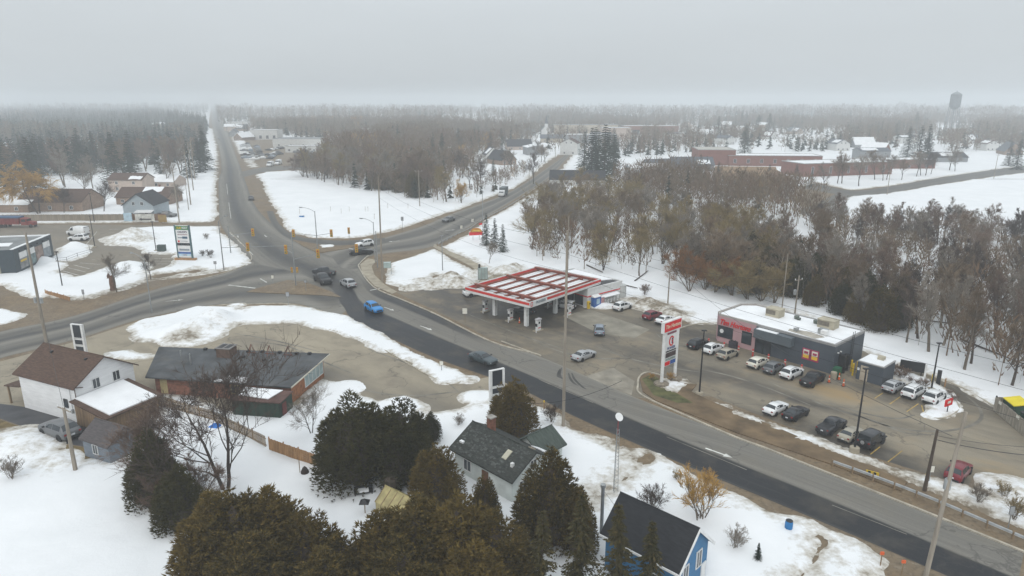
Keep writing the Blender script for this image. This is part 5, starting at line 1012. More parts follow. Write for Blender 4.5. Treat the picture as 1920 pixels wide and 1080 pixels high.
# ================================================================ SIGNS, LAMPS, POLES
GALV=M('galvanised_pole',(.27,.28,.28),.55,.15,1.5,metal=.3); WPOLE=M('weathered_pole',(.27,.235,.19),.9,.25,1.0,stretch=(3,3,.3),dirt=.2); SIGY=M('signal_yellow',(.50,.28,.03),.45,.1,2); LAMPB=M('lamp_black',(.018,.018,.02),.5,.1,2)
REDL=M('signal_red_lens',(.35,.02,.02),.3,.1,2); AMBL=M('signal_amber_lens',(.25,.12,.01),.3,.1,2); GRNL=M('signal_green_lens',(.02,.14,.07),.3,.1,2)
def head(parent,x,y,z,ang,s=1.0):
    o=MB().box(-.45,.45,-.03,.03,-1.25,1.25).box(-.3,.3,-.2,-.03,-1.05,1.05).build('signal_head',SIGY,parent,loc=(x,y,z),rz=R(ang)); o.scale=(s,s,s)
    for i,(m_) in enumerate((REDL,AMBL,GRNL)): q=MB().lathe([(.2,-.03),(.2,.03)],10).build('signal_lens',m_,o,loc=(0,-.21,.68-.68*i)); q.rotation_euler=(R(90),0,0)
    return o
def cobra(root,h,arm,ang,mat=GALV):
    a=R(ang); c,s=math.cos(a),math.sin(a); P=[(0,0,h-.2),(arm*.3*c,arm*.3*s,h+.35),(arm*.7*c,arm*.7*s,h+.7),(arm*c,arm*s,h+.8)]
    MB().path(P,.05,5).build('lamp_arm',mat,root); l=MB().boxc((0,0,0),(.85,.28,.16)).build('lamp_head',mat,root,loc=(arm*c*1.12,arm*s*1.12,h+.8),rz=a); MB().boxc((0,0,-.1),(.5,.2,.05)).build('lens',HEADL,l)
def pole(p,h,r=.12,mat=GALV,root=None,name='pole'): return MB().tube((0,0,0),(0,0,h),r,r*.65,8).build(name,mat,root)
SG='traffic signals at the junction'
def signal(label,p,h,arms,lamp=None,low=None):
    t=thing('traffic_signal',label,'traffic light',(*p,0),0,SG); pole(p,h,.14,GALV,t)
    for ln,ang,z,hd,hs in arms:
        a=R(ang); q=(ln*math.cos(a),ln*math.sin(a),z+.5); MB().tube((0,0,z),q,.07,.05,6).build('mast_arm',GALV,t)
        for f in hs: head(t,q[0]*f,q[1]*f,z+.5*f,hd,.78)
    if lamp: cobra(t,h,lamp[0],lamp[1])
    if low is not None:
        for dx in (-.55,.55): head(t,dx,-.1,low,25*dx,.45)
    return t
# arms are given as length, bearing, height, head facing, head positions along the arm
signal('signal pole by the plaza snow with one long arm and street lamp',(-64.77,149.05),11.2,[(15.5,0,5.2,0,[.38])],(2.2,70))
signal('short signal pole behind the plaza corner with slanting arm',(-69.99,166.14),7.0,[(5.6,18,4.6,5,[1.0])])
signal('signal pole on the muddy traffic island with two arms and low signals',(-44.54,135.82),11.4,[(5.2,38,5.6,0,[1.0]),(2.6,140,6.8,-20,[1.0])],None,3.4)
signal('signal pole on the slip island with lamp and two arms',(-48.68,167.36),10.5,[(6.2,175,4.4,0,[.95]),(4.0,10,4.4,0,[.9])],(3.4,165))
signal('signal pole by the corner pavement with short arm',(-30.7,151.58),8.5,[(4.6,178,4.0,10,[1.0])])
t=thing('traffic_signal','low signal head on a short post beside the slip road','traffic light',(*(-44.51,183.57),0),0,SG); MB().tube((0,0,0),(0,0,2.2),.06,n=6).build('post',GALV,t); head(t,0,0,2.6,10,.7)
LG='street lamps along the roads'
def lamp(label,p,h,arm,ang,mat=GALV,base=None):
    t=thing('street_lamp',label,'street lamp',(*p,0),0,LG); pole(p,h,.12,mat,t)
    if arm: cobra(t,h,arm,ang,mat)
    else: MB().box(-.32,.32,-.16,.16,h,h+.12).build('lamp_head',mat,t)
    if base: MB().lathe([(.55,0),(.5,base),(.3,base+.05)],12).build('concrete_foot',PAVE,t)
    return t
lamp('grey street lamp beside the road by the closed forecourt',(-64.77,117.2),9.9,3.2,150)
lamp('grey street lamp by the junction corner with arm over the slip road',(-32.22,156.88),9.6,2.6,170)
lamp('slim grey lamp post with white foot in the snow beside the gas path',(-15.5,148.06),8.1,0,0)
lamp('grey street lamp at the edge of the bridge road',(-9.22,212.34),9.5,2.4,120)
lamp('black lamp post with concrete foot among the parked row along the verge',(37.11,66.66),9.8,0,0,LAMPB,.75)
lamp('black lamp post beside the tall white and red pylon sign',(24.41,82.12),8.7,0,0,LAMPB,.3)
lamp('black lamp post behind the white minivan in the snowy bed',(55.46,83.48),6.5,0,0,LAMPB,.2)
lamp('black lamp post in the plaza lot beside the white van',(-108.35,173.77),8.2,0,0,LAMPB,.3)
lamp('black lamp post in the snow in front of the plaza shop',(-92.44,135.4),7.2,0,0,LAMPB)
lamp('black lamp post beside the green cabinet in plaza snow',(-89.83,168.61),7.6,0,0,LAMPB,.4)
lamp('black lamp post behind the plaza board fence',(-130.66,211.37),9,0,0,LAMPB)
UG='utility poles'
def upole(label,p,h,r=.17,arms=(),tr=None,lean=(0,0),mat=WPOLE,ins=True):
    t=thing('utility_pole',label,'utility pole',(*p,0),0,UG); MB().tube((0,0,0),(lean[0],lean[1],h),r,r*.62,9).build('pole',mat,t)
    for z,w_,a in arms:
        f=z/h; c,s=math.cos(R(a)),math.sin(R(a)); o=MB().tube((lean[0]*f-c*w_/2,lean[1]*f-s*w_/2,z),(lean[0]*f+c*w_/2,lean[1]*f+s*w_/2,z),.07,n=4).build('crossarm',WPOLE,t)
        for q in (-.45,0,.45): MB().lathe([(.05,0),(.08,.1),(.04,.25)],6).build('insulator',TRIMW,t,loc=(lean[0]*f+c*w_*q,lean[1]*f+s*w_*q,z+.06))
    if tr:
        for z,dx,dy in tr: o=MB().lathe([(.0,0),(.26,0),(.26,.8),(.18,.9),(0,.92)],10).build('transformer',METAL,t,loc=(dx,dy,z))
    return t
upole('weathered utility pole with transformers behind the brown roofed house',(-73.64,101.8),17.6,.24,[],[(6.5,.5,-.1),(6.5,-.5,.1)])
upole('very tall slim utility pole at the junction corner',(-27.19,138.37),22.5,.19,[],None,(.3,0))
upole('very tall grey utility pole beside the highway verge',(5.99,72.66),23.4,.2,[])
upole('tall leaning utility pole beside the guardrail',(33.24,46.74),14.6,.2,[],[(8.0,.35,0)],(.55,-.2))
upole('dark wooden pole with a white notice beside the guardrail',(40.48,59.32),6.6,.19,[],None,(.2,0),M('creosote_pole',(.075,.055,.04),.9,.3,1,stretch=(3,3,.3)))
upole('slim utility pole in the snow behind the pylon sign',(29.19,122.51),8.4,.14)
upole('utility pole with transformer and crossarms behind the restaurant roof',(49.16,113.19),8.0,.15,[(7.2,1.6,20)],[(4.6,-.4,0)])
upole('thin wooden pole in front of the cedars behind the restaurant',(48.34,116.88),11,.11)
upole('short pole with crossarm beside the grey suv',(-45.04,62.91),7.2,.22,[(7.0,2.4,-30)])
upole('grey utility pole rising behind the plaza pylon sign',(-98.24,199.52),17.6,.2)
upole('utility pole beside the pale blue gabled house',(-116.69,247.18),20,.22,[(19,2,0)])
upole('utility pole further up the highway past the pale blue house',(-134.0,287.82),20,.22,[(19,2,0)])
upole('utility pole by the far bend of the highway verge',(-150.98,327.29),20,.22,[(19,2,0)])
upole('utility pole at the bare trees beside the highway',(-111.82,234.81),9,.13)
upole('twin topped utility pole at the edge of the snowfield',(-33.03,243.34),13,.18,[(12.6,2.6,5)])
upole('utility pole beside the road behind the spruces',(7.02,281.01),12,.15)
upole('utility pole near the far white house',(27.51,440.79),16,.18,[(15,2,0)])
upole('utility pole leaning in the field beyond the wood',(124.66,203.92),7,.15,[],None,(.8,0))
upole('utility pole at the school road corner',(150.74,274.5),10,.15,[(9.4,1.8,0)])
upole('utility pole rising behind the fuel canopy',(12.17,145.17),13,.15)
upole('utility pole beside the far town road bend',(232.61,331.82),12,.15,[(11.4,1.8,0)])
# overhead wires (sagging, between poles)
WIRE=M('black_wire',(.03,.03,.032),.6,.1,2)
def wire(a,b,sag,label,r=.022):
    P=[]
    for i in range(13):
        f=i/12; P.append((a[0]+(b[0]-a[0])*f,a[1]+(b[1]-a[1])*f,a[2]+(b[2]-a[2])*f-sag*4*f*(1-f)))
    o=MB().path(P,r,3).build('overhead_wire',WIRE); tag(o,label,'wire','overhead wires')
def P3(p,z): return (p[0],p[1],z)
wire(P3((33.24,46.74),12.5),P3((29.19,122.51),7.6),2.2,'overhead wire crossing above the parked row to the pole behind the pylon')
wire(P3((40.48,59.32),6.0),P3((56.6,55.72),7),.8,'overhead wire running off from the dark wooden pole')
wire(P3((40.48,59.32),5.6),P3((55.53,54.47),6.4),.8,'overhead wire slung under another from the dark wooden pole',.04)
wire(P3((49.16,113.19),7.3),P3((29.19,122.51),7.9),1.0,'overhead wire from the transformer pole behind the restaurant')
wire(P3((29.19,122.51),8.0),P3((12.17,145.17),11),1.0,'overhead wire from the snow pole towards the fuel canopy')
wire(P3((-73.64,101.8),14),P3((-45.04,62.91),6.9),1.5,'overhead wire above the brown roofed house')
wire(P3((-116.69,247.18),19),P3((-134.0,287.82),19),1.5,'overhead wire along the highway verge')
wire(P3((-134.0,287.82),19),P3((-150.98,327.29),19),1.5,'overhead wire further along the highway verge')
wire(P3((10.53,60.77),11),P3((0.0,69.05),5),1.0,'thin wire from the lattice mast to the old house')
for k,(dz,dx) in enumerate(((21.5,.4),(20.0,-.4),(18.0,.4))):
    wire(P3((-27.19,138.37),dz),P3((5.99,72.66),dz+.8),1.6,('topmost','middle','lowest')[k]+' wire strung between the two very tall poles',.014)
    wire(P3((5.99,72.66),dz+.8),(60.0,10.0,dz),1.6,('topmost','middle','lowest')[k]+' wire running on from the grey pole across the highway',.014)
# tall pylon sign of the restaurant and fuel station
A,B=(20.09,85.05),(22.74,86.87); loc,an,wd=fr(A,B); an=R(42); 
t=thing('pylon_sign','tall white twin post pylon sign with red script header','sign',loc,an); wd=3.0
for x in (0,wd): MB().tube((x,0,0),(x,0,7.6),.22,n=10).build('post',TRIMW,t); MB().lathe([(1.1,0),(1.0,.35),(.5,.5)],9).build('stone_base',M('field_stone',(.20,.17,.13),.9,.4,3,bmp=.6),t,loc=(x,0,0))
MB().box(-.5,wd+.5,-.22,.22,7.4,8.95).build('header_box',TRIMW,t); MB().box(-.32,wd+.32,-.25,-.22,7.55,8.8).build('header_panel',REDP,t); text('lettering','Tim Hortons',.72,M('letter_cream',(.72,.62,.45),.5,.05,2),t,(wd/2,-.27,8.2),(R(90),0,0),.01,.3,.9,bold=.012)
MB().box(.2,wd-.2,-.12,.12,2.6,7.38).build('panel_box',TRIMW,t); logo(t,wd/2,-.15,6.0,.72,(0,0,0)); MB().box(wd/2+.05,wd/2+.42,-.135,-.12,5.6,6.4).build('logo_shade',M('logo_blue',(.04,.10,.16),.5,.1,2),t)
MB().box(.5,wd-.5,-.14,-.12,7.0,7.28).build('strip_panel',M('strip_plum',(.22,.07,.10),.5,.1,2),t)
text('lettering','PIONEER',.5,M('letter_blue',(.06,.08,.2),.5,.05,2),t,(wd/2,-.14,5.02),(R(90),0,0),.01,0,.9,bold=.01)
for z0,z1,x0,x1,m_ in ((4.55,4.72,.35,wd-.35,BLACKM),(3.75,4.45,.35,wd-.35,M('price_display',(.07,.05,.05),.3,.3,3)),(3.3,3.65,.4,wd-.4,M('strip_green_grey',(.25,.3,.28),.5,.4,3)),(2.65,3.2,.3,wd*.47,REDP),(2.65,3.2,wd*.5,wd-.3,M('panel_royal_blue',(.03,.09,.30),.5,.2,2))): MB().box(x0,x1,-.145,-.121,z0,z1).build('panel',m_,t)
# twin grey dark-faced closed station signs
def closed_sign(label,p,ang,s):
    t=thing('pylon_sign',label,'sign',(*p,0),R(ang)); t.scale=(s,s,s); W_=1.7
    for x in (-W_/2,W_/2): MB().box(x-.13,x+.13,-.18,.18,0,6.2).build('post',TRIMW,t)
    for z0,z1 in ((4.1,6.2),(3.1,3.95),(.9,2.95)): 
        b=MB().box(-W_/2+.13,W_/2-.13,-.15,.15,z0,z1).build('sign_box',TRIMW,t); MB().box(-W_/2+.2,W_/2-.2,-.17,-.15,z0+.1,z1-.1).build('dark_face',M('blank_dark_face',(.018,.022,.03),.35,.2,2),b)
    return t
closed_sign('white framed pylon sign with dark blank faces behind the white house',(-62.01,92.34),-14,1.0); closed_sign('white framed pylon sign with dark blank faces beside the round cedar',(-1.81,75.45),28,1.0)
# plaza pylon sign
t=thing('plaza_sign','tall plaza sign with green header and stacked white tenant panels','sign',(*(-77.65,158.54),0),R(-6)); 
for x in (-1.75,1.75): MB().box(x-.16,x+.16,-.2,.2,0,8.6).build('post',M('sign_post_green',(.06,.12,.13),.5,.1,2),t)
MB().box(-1.6,1.6,-.15,.15,.9,8.5).build('sign_body',TRIMW,t)
SGN=M('header_green',(.03,.17,.05),.5,.1,2)
MB().box(-1.55,1.55,-.19,-.15,7.5,8.4).build('panel',SGN,t); text('lettering','SUB',.62,YEL,t,(-.72,-.2,7.95),(R(90),0,0),.01,.2,1.0,bold=.02); text('lettering','WAY',.62,TRIMW,t,(.68,-.2,7.95),(R(90),0,0),.01,.2,1.0,bold=.02)
text('lettering',"CHUCK'S",.62,M('letter_plum',(.06,.03,.08),.5,.1,2),t,(0,-.16,6.95),(R(90),0,0),.01,0,.9,bold=.02)
for z0,z1,x0,x1,m_ in ((6.3,6.42,-1.2,1.2,'strip_plum'),(5.5,5.75,-1.2,-.15,'sign_grey'),(5.4,5.9,-.1,1.15,'logo_blue'),(4.75,4.85,-.7,1.2,'sign_grey'),(4.5,4.95,-1.3,-.9,'sign_red'),(3.75,4.35,-1.55,1.55,'blank_dark_face'),(3.8,4.3,-1.5,-.8,'sign_red'),(3.9,4.15,-.6,1.3,'worn_white_paint'),(2.5,2.95,-1.2,1.3,'panel_blue'),(1.75,2.2,-1.55,1.55,'panel_royal_blue'),(1.25,1.75,-1.55,1.55,'ice_pale'),(1.4,1.62,-.9,.6,'sign_red')): MB().box(x0,x1,-.19,-.151,z0,z1).build('panel',MATS[m_],t)
MB().box(-2.6,2.6,-.5,.5,0,.7).build('timber_planter',WOODO,t)
# roadside drive-in style sign by the spruces
t=thing('roadside_sign','red and yellow shaped roadside sign beside three spruces','sign',(*(-9.7,182.11),0),R(15)); 
for x in (-.9,.9): MB().box(x-.12,x+.12,-.12,.12,0,1.7).build('post',TRIMW,t)
n=14; MB().prism([(1.9*math.cos(R(180*i/n)),0) for i in range(n+1)][:1]+[(-1.9,0),(-1.9,.2),(1.9,.2)],1.6,2.5).build('sign_base_panel',REDP,t)
m=MB(); vs=[(1.6*math.cos(R(180*i/n)),-.1,2.5+1.1*math.sin(R(180*i/n))) for i in range(n+1)]; vs2=[(x,.1,z) for x,_,z in vs]; m.add(vs+vs2,[tuple(range(n+1)),tuple(range(2*n+1,n,-1))]+[(i,i+n+1,i+n+2,i+1) for i in range(n)]); m.build('arched_panel',M('sign_orange',(.50,.20,.02),.5,.15,2),t)
MB().box(-1.1,1.1,-.14,-.1,2.65,3.1).build('letter_band',M('sign_gold',(.62,.42,.08),.5,.2,2),t)
t=thing('flag_pole','slim pole with small red flag beside the spruces','flagpole',(*(-7.88,179.95),0)); MB().tube((0,0,0),(0,0,5.5),.06,.04,6).build('pole',GALV,t); MB().quad((0,0,5.4),(-.9,.05,5.2),(-.85,.05,4.7),(0,0,4.9)).build('flag',REDP,t)
# small road signs
RG='small road signs'
def rsign(label,p,h,w_,hh,m_,ang=0,post=GALV):
    t=thing('road_sign',label,'road sign',(*p,0),R(ang),RG); MB().tube((0,0,0),(0,0,h),.05,n=5).build('post',post,t); MB().box(-w_/2,w_/2,-.06,-.04,h-hh,h).build('sign_plate',m_,t); MB().box(-w_/2-.03,w_/2+.03,-.035,-.02,h-hh-.03,h+.03).build('back_plate',BLACKM,t); return t
rsign('white speed sign on a wooden post beside the forecourt',(-8.06,111.42),2.7,.8,1.0,PWH,0,WOOD)
rsign('white road sign beside the bridge road rail',(-14.82,196.96),1.6,.7,.9,PWH,20); rsign('white square sign further up the rail',(-12.19,208.52),1.6,.8,.9,PWH,20)
rsign('yellow and white island marker post on the junction island',(-49.98,137.94),1.7,.5,.7,PWH); rsign('narrow sign post on the muddy island tip',(-41.15,131.36),2.4,.5,.5,M('sign_back',(.3,.31,.32),.5,.1,2))
rsign('tall narrow sign at the snowfield roadside',(-32.11,197.8),4.0,.7,1.1,M('sign_back',(.3,.31,.32),.5,.1,2)); rsign('plain sign post beside the snow strip and slip lane',(-41.66,121.82),2.6,.6,.8,MATS['sign_back'])
rsign('small sign on the snow by the plaza corner',(-66.36,148.56),2.2,.6,.6,MATS['sign_back']); rsign('small sign by the plaza snow bank beside the road',(-82.08,125.69),2.0,.4,.9,MATS['sign_back'])
rsign('white notice on the dark pole verge',(41.75,60.77),1.9,.6,.7,PWH); rsign('brown stake sign near the hydro guard rail end',(44.45,53.26),2.2,.4,.8,MATS['sign_back'])
rsign('small white sign in the snow strip of the closed forecourt',(-9.93,89.72),1.6,.5,.6,PWH)
t=thing('bus_shelter','small glass shelter and cabinet behind the junction corner','shelter',(*(-27.26,145.17),0),R(10)); 
for x in (-.8,.8):
    for y in (-.5,.5): MB().box(x-.04,x+.04,y-.04,y+.04,0,2.9).build('post',GALV,t)
MB().box(-.8,.8,-.5,.5,1.6,2.8).build('glass_panel',M('pale_glass',(.36,.44,.42),.2,.2,1),t)
t=thing('pay_kiosk','glass and steel utility kiosk beside the path','kiosk',(*(-6.26,141.02),0),R(10)); MB().box(-1.0,1.0,-.5,.5,.2,2.6).build('glass_body',MATS['pale_glass'],t)
for x in (-1,-.3,.4,1): MB().box(x-.05,x+.05,-.55,-.5,0,2.7).build('post',GALV,t)
MB().box(-.9,-.5,-.3,.1,2.6,3.4).build('dark_box',BLACKM,t)
t=thing('menu_sign','small red sign on a post in the snowy kerbed island','sign',(*(53.11,76.32),0),R(30)); MB().tube((0,0,0),(0,0,1.5),.06,n=6).build('post',BLACKM,t); MB().box(-.75,.75,-.08,.08,1.1,1.95).build('sign_board',REDP,t); MB().box(-.4,.3,-.1,-.08,1.45,1.75).build('print',PWH,t)
t=thing('menu_board','black drive through menu board beside the planting bed','menu board',(*(55.64,88.56),0),R(-32)); MB().box(-1.5,1.5,-.1,.1,.6,2.0).build('board',BLACKM,t); MB().box(1.5,1.75,-.12,.12,0,1.9).build('white_post',TRIMW,t); MB().box(-1.3,-1.15,-.08,.08,0,.6).box(1.1,1.25,-.08,.08,0,.6).build('leg',BLACKM,t)
t=thing('order_post','black order post with yellow guard bollard beside the drive lane','order post',(*(57.25,85.05),0),R(-32)); MB().box(-.25,.25,-.2,.2,0,2.1).build('post_body',BLACKM,t); MB().tube((-.7,-.2,0),(-.7,-.2,1.5),.11,n=8).build('bollard',YEL,t); MB().tube((.8,-.2,0),(.8,-.2,1.2),.08,n=8).build('bollard',WOODO,t)
# bollards & cones
for i,p in enumerate([(30.64,100.34),(32.56,98.69),(34.26,97.08),(35.99,95.75),(37.52,93.59),(39.15,91.52),(40.71,89.53)]):
    t=thing('red_bollard','short red bollard along the restaurant front pavement','bollard',(*p,0),0,'red bollards along the restaurant front'); MB().tube((0,0,0),(0,0,1.15),.13,n=8).build('post',M('bollard_red',(.50,.05,.04),.5,.15,2,dirt=.2),t); MB().tube((0,0,.75),(0,0,.88),.135,n=8).build('band',PWH,t)
for p in [(47.79,89.72),(47.36,88.37),(48.33,89.14),(49.06,87.61),(49.79,86.87)]:
    t=thing('yellow_bollard','yellow steel bollard guarding the restaurant service door','bollard',(*p,0),0,'yellow bollards at the service door'); MB().tube((0,0,0),(0,0,1.7),.13,n=8).build('post',YEL,t); MB().lathe([(.13,1.7),(.1,1.78),(.03,1.8)],8).build('cap',YEL,t)
ORG=M('cone_orange',(.60,.10,.02),.5,.15,2,dirt=.15)
for p,l in (((43.02,85.95),'orange traffic cone beside the black pickup'),((44.81,86.87),'orange traffic cone beside the green bin'),((44.39,84.7),'orange traffic cone standing alone on the yellow sand'),((1.28,111.42),'orange traffic cone beside the fuel pump')):
    t=thing('traffic_cone',l,'traffic cone',(*p,.01)); MB().box(-.22,.22,-.22,.22,0,.05).build('base',BLACKM,t); MB().lathe([(.16,.05),(.11,.45)],10).lathe([(.09,.62),(.05,1.0),(.03,1.02)],10).build('cone',ORG,t); MB().lathe([(.11,.45),(.09,.62)],10).build('band',PWH,t)
t=thing('green_bin','dark green wheeled bin with grey drum by the restaurant corner','bin',(*(44.64,87.61),0),an); MB().box(-.2,.9,-.4,.4,.1,1.3).build('bin_body',M('bin_green',(.02,.10,.05),.5,.2,1),t); MB().lathe([(.4,0),(.42,.9),(.38,1.0)],10).build('drum',PAVE,t,loc=(-.6,0,0)); MB().box(-.22,.92,-.42,.42,1.3,1.4).build('lid',MATS['bin_green'],t)
t=thing('waste_bin','dark slatted double waste bin by the restaurant window','bin',(*(33.95,98.69),0),R(-48)); MB().box(-.6,.6,-.35,.35,0,1.3).build('cabinet',M('bin_dark',(.045,.04,.05),.6,.2,2),t)
for x in (-.3,.3): MB().lathe([(.2,1.3),(.22,1.4),(.1,1.5)],8).build('lid',BLACKM,t,loc=(x,0,0))
# dumpster enclosure
A,B=(59.38,77.21),(58.02,68.81); loc,an,wd=fr(A,B)
t=thing('board_enclosure','weathered board enclosure around two dumpsters','fence',loc,an); GB=M('grey_weathered_board',(.30,.27,.22),.9,.35,1.2,stretch=(5,5,.4),dirt=.35)
n=int(wd/.32); rr=random.Random(4)
for i in range(n): MB().box(i*.32+.01,i*.32+.30,-.03+rr.uniform(-.015,.015),.03,.08,1.85+rr.uniform(-.04,.04)).build('board',GB,t)
for x in (0,wd*.47,wd*.95): MB().box(x-.07,x+.07,.03,.16,0,2.0).build('post',BLACKM,t)
for i in range(9): MB().box(-.03,.03,.2+i*.32,.5+i*.32,.08,1.85).build('board',GB,t)
for x in (1.2,wd*.6): MB().box(x-.3,x+.3,-.06,-.03,1.4,1.75).build('notice',PWH,t)
def dumpster(label,x,lidm,bodym):
    c,s=math.cos(an),math.sin(an); p=(loc[0]+x*c-1.5*s,loc[1]+x*s+1.5*c,0); t=thing('dumpster',label,'dumpster',p,an)
    MB().prism([(-1.2,-.8),(1.2,-.8),(1.2,.8),(-1.2,.8)],.1,1.9).build('bin_body',bodym,t); MB().slab([(-1.25,-.9,2.0),(1.25,-.9,2.0),(1.25,.9,2.35),(-1.25,.9,2.35)],.1).build('lid',lidm,t); MB().box(-1.4,1.4,-.95,-.85,1.2,1.35).build('lift_bar',bodym,t)
dumpster('dark green dumpster with bright yellow lid in the board enclosure',1.6,M('lid_yellow',(.68,.55,.02),.5,.1,1),M('dumpster_green',(.02,.06,.035),.6,.2,1)); dumpster('black lidded green dumpster beside the yellow lidded one',wd*.47+1.5,BLACKM,MATS['dumpster_green'])
# fences
def fence(label,pts,h,mat,bw=.14,gap=.03,name='board_fence'):
    t=thing(name,label,'fence',(*pts[0],0)); rr=random.Random(8)
    for a,b in zip(pts[:-1],pts[1:]):
        d=math.hypot(b[0]-a[0],b[1]-a[1]); an=math.atan2(b[1]-a[1],b[0]-a[0]); np_=max(1,round(d/2.4)); pl=d/np_
        for k in range(np_):
            ox,oy=a[0]-pts[0][0]+math.cos(an)*pl*k,a[1]-pts[0][1]+math.sin(an)*pl*k; m=MB(); x=0
            nb=max(1,round(pl/(bw+gap))); st_=pl/nb
            for x in [i_*st_ for i_ in range(nb)]: m.box(x,x+st_-gap,-.012,.012,.06,h+rr.uniform(-.04,.03))
            m.box(0,pl,.012,.05,.4,.5).box(0,pl,.012,.05,h-.4,h-.3); o=m.build('board_panel',mat,t,loc=(ox,oy,0),rz=an); o['kind']='stuff'
            MB().box(-.05,.05,.05,.15,0,h+.1).build('post',mat,t,loc=(ox,oy,0),rz=an)
fence('new orange board fence between backyard and closed shop',[(-26.5,67.13),(-22.61,64.85),(-20.33,63.55)],1.6,WOODO)
fence('weathered board fence running behind the bare tree',[(-44.19,78.43),(-35.47,73.89),(-26.95,67.6)],1.6,WOOD,.14,.08)
fence('grey board fence beside the big dark cedars',[(-20.16,63.33),(-18.89,62.29)],1.6,GB,.12,.06)
fence('long weathered board fence along the back of the plaza lot',[(-169.48,210.41),(-154.2,212.34),(-121.2,213.31)],2.3,M('plaza_fence_board',(.24,.20,.15),.9,.2,.8,stretch=(5,5,.4)),.3,.01)
fence('brown board fence carrying the arrow board beside the pale blue house',[(-120.7,213.31),(-109.08,213.31)],2.4,M('brown_fence',(.22,.13,.08),.9,.2,.8),.3,.01)
fence('orange plywood edging along the snowy plaza bank',[(-92.01,129.42),(-84.07,124.62)],.9,WOODO,.6,.01,'edging_fence')
for p,w_,h_,m_,l in (((-120.32,211.37),2.6,2.6,'ice_pale','pale blue poster panel hanging on the plaza fence'),((-114.48,210.41),6.0,2.4,'worn_white_paint','white board with black arrow on the fence'),((-108.53,209.46),2.6,2.2,'ochre_board','small framed panel at the end of the arrow fence')):
    t=thing('fence_sign',l,'sign',(p[0],p[1]+.6,.3),0); MB().box(-w_/2,w_/2,-.06,0,0,h_).build('board',MATS[m_],t)
    if 'arrow' in l and 'white' in l: MB().add([(-1.9,-.07,.75),(-1.0,-.07,1.2),(-1.0,-.07,.95),(2.0,-.07,.95),(2.0,-.07,.55),(-1.0,-.07,.55),(-1.0,-.07,.3)],[tuple(range(7))]).build('arrow',BLACKM,t)
# guardrails: corrugated beam in two folds, posts
def rail(label,pts,h=.75,step=2.0):
    t=thing('guardrail',label,'guardrail',(*pts[0],0)); P=smooth_pts(pts,5); o=Vector((*pts[0],0)); P=[p-o for p in P]; acc=0
    prof=[(0,h-.34),(.05,h-.28),(.0,h-.2),(.05,h-.12),(0,h-.04),(-.02,h-.04),(-.02,h-.34)]
    vs=[];n=len(P);k=len(prof)
    for i,p in enumerate(P):
        d=(P[min(i+1,n-1)]-P[max(i-1,0)]).normalized(); s=Vector((-d.y,d.x,0))
        for a,z in prof: q=p-s*a*1.6; vs.append((q.x,q.y,z))
    MB().add(vs,[(i*k+j,i*k+(j+1)%k,(i+1)*k+(j+1)%k,(i+1)*k+j) for i in range(n-1) for j in range(k)]).build('rail_beam',METAL,t)
    for a,b in zip(P[:-1],P[1:]):
        L_=(b-a).length
        while acc<L_: q=a.lerp(b,acc/L_); MB().box(-.08,.08,-.08,.08,0,h).build('post',WOOD,t,loc=(q.x,q.y,0)); acc+=step
        acc-=L_
rail('long steel guardrail between the highway kerb and snow strip',[(33.52,63.98),(36.45,60.97),(39.65,57.3),(42.33,53.66),(45.81,48.85)])
rail('steel guardrail along the bridge road embankment',[(-19.54,175.11),(-16.91,185.05),(-12.53,197.8),(-9.26,213.31),(0.0,247.18),(8.98,287.82),(19.45,334.13)],.8,3.0)
t=thing('guardrail_end','yellow hazard board lying behind the guardrail','hazard board',(*(36.75,62.08),0),R(-35)); MB().box(-.6,.6,-.04,.04,.1,.5).build('board',YEL,t); MB().box(-.4,-.15,-.05,-.04,.12,.48).box(.1,.35,-.05,-.04,.12,.48).build('stripe',BLACKM,t)
# things in the gardens
t=thing('lattice_mast','slim red and white lattice mast with dish in the snowy garden','antenna mast',(*(10.04,58.85),0))
for a in range(3): MB().tube((.28*math.cos(R(120*a)),.28*math.sin(R(120*a)),0),(.14*math.cos(R(120*a)),.14*math.sin(R(120*a)),6.9),.03,n=4).build('mast_leg',GALV,t)
m=MB()
for i in range(17): 
    z=.3+i*.4; r0=.28-.14*z/6.9
    for a in range(3): m.tube((r0*math.cos(R(120*a)),r0*math.sin(R(120*a)),z),(r0*math.cos(R(120*a+120)),r0*math.sin(R(120*a+120)),z+.2),.018,n=3)
m.build('lattice_brace',GALV,t); MB().tube((0,0,6.4),(0,0,8.2),.04,n=5).build('top_tube',M('mast_red',(.3,.05,.05),.6,.2,2),t); q=MB().lathe([(.02,0),(.3,.06),(.42,.16)],12).build('dish',TRIMW,t,loc=(0,0,8.1)); q.rotation_euler=(R(50),0,R(30))
t=thing('greenhouse','small pale panelled greenhouse beside the dark round shrub','greenhouse',(*(-12.66,55.72),0),R(-38)); gm=M('greenhouse_panel',(.40,.34,.16),.4,.3,1.0)
gable(t,3.4,2.6,1.1,2.1,gm,gm,.05,th=.05); m=MB()
for i in range(5): m.box(i*.85-.03,i*.85+.03,-.06,-.02,1.1,1.15).slab([(i*.85-.03,-.05,1.18),(i*.85+.03,-.05,1.18),(i*.85+.03,1.3,2.18),(i*.85-.03,1.3,2.18)],.04)
m.build('glazing_bar',WOOD,t)
t=thing('blue_barrel','bright blue plastic barrel in the snow by the highway verge','barrel',(*(24.67,53.02),0)); MB().lathe([(.3,0),(.34,.2),(.34,.7),(.3,.9)],12).build('drum',M('barrel_blue',(.015,.16,.40),.45,.15,2),t,True); MB().lathe([(.31,.9),(.31,.94)],12).build('rim',BLACKM,t)
t=thing('blue_tarp','crumpled bright blue tarp on snow beside the shop fence','tarp',(*(-34.52,72.39),0)); rr=random.Random(2); vs=[];k=7
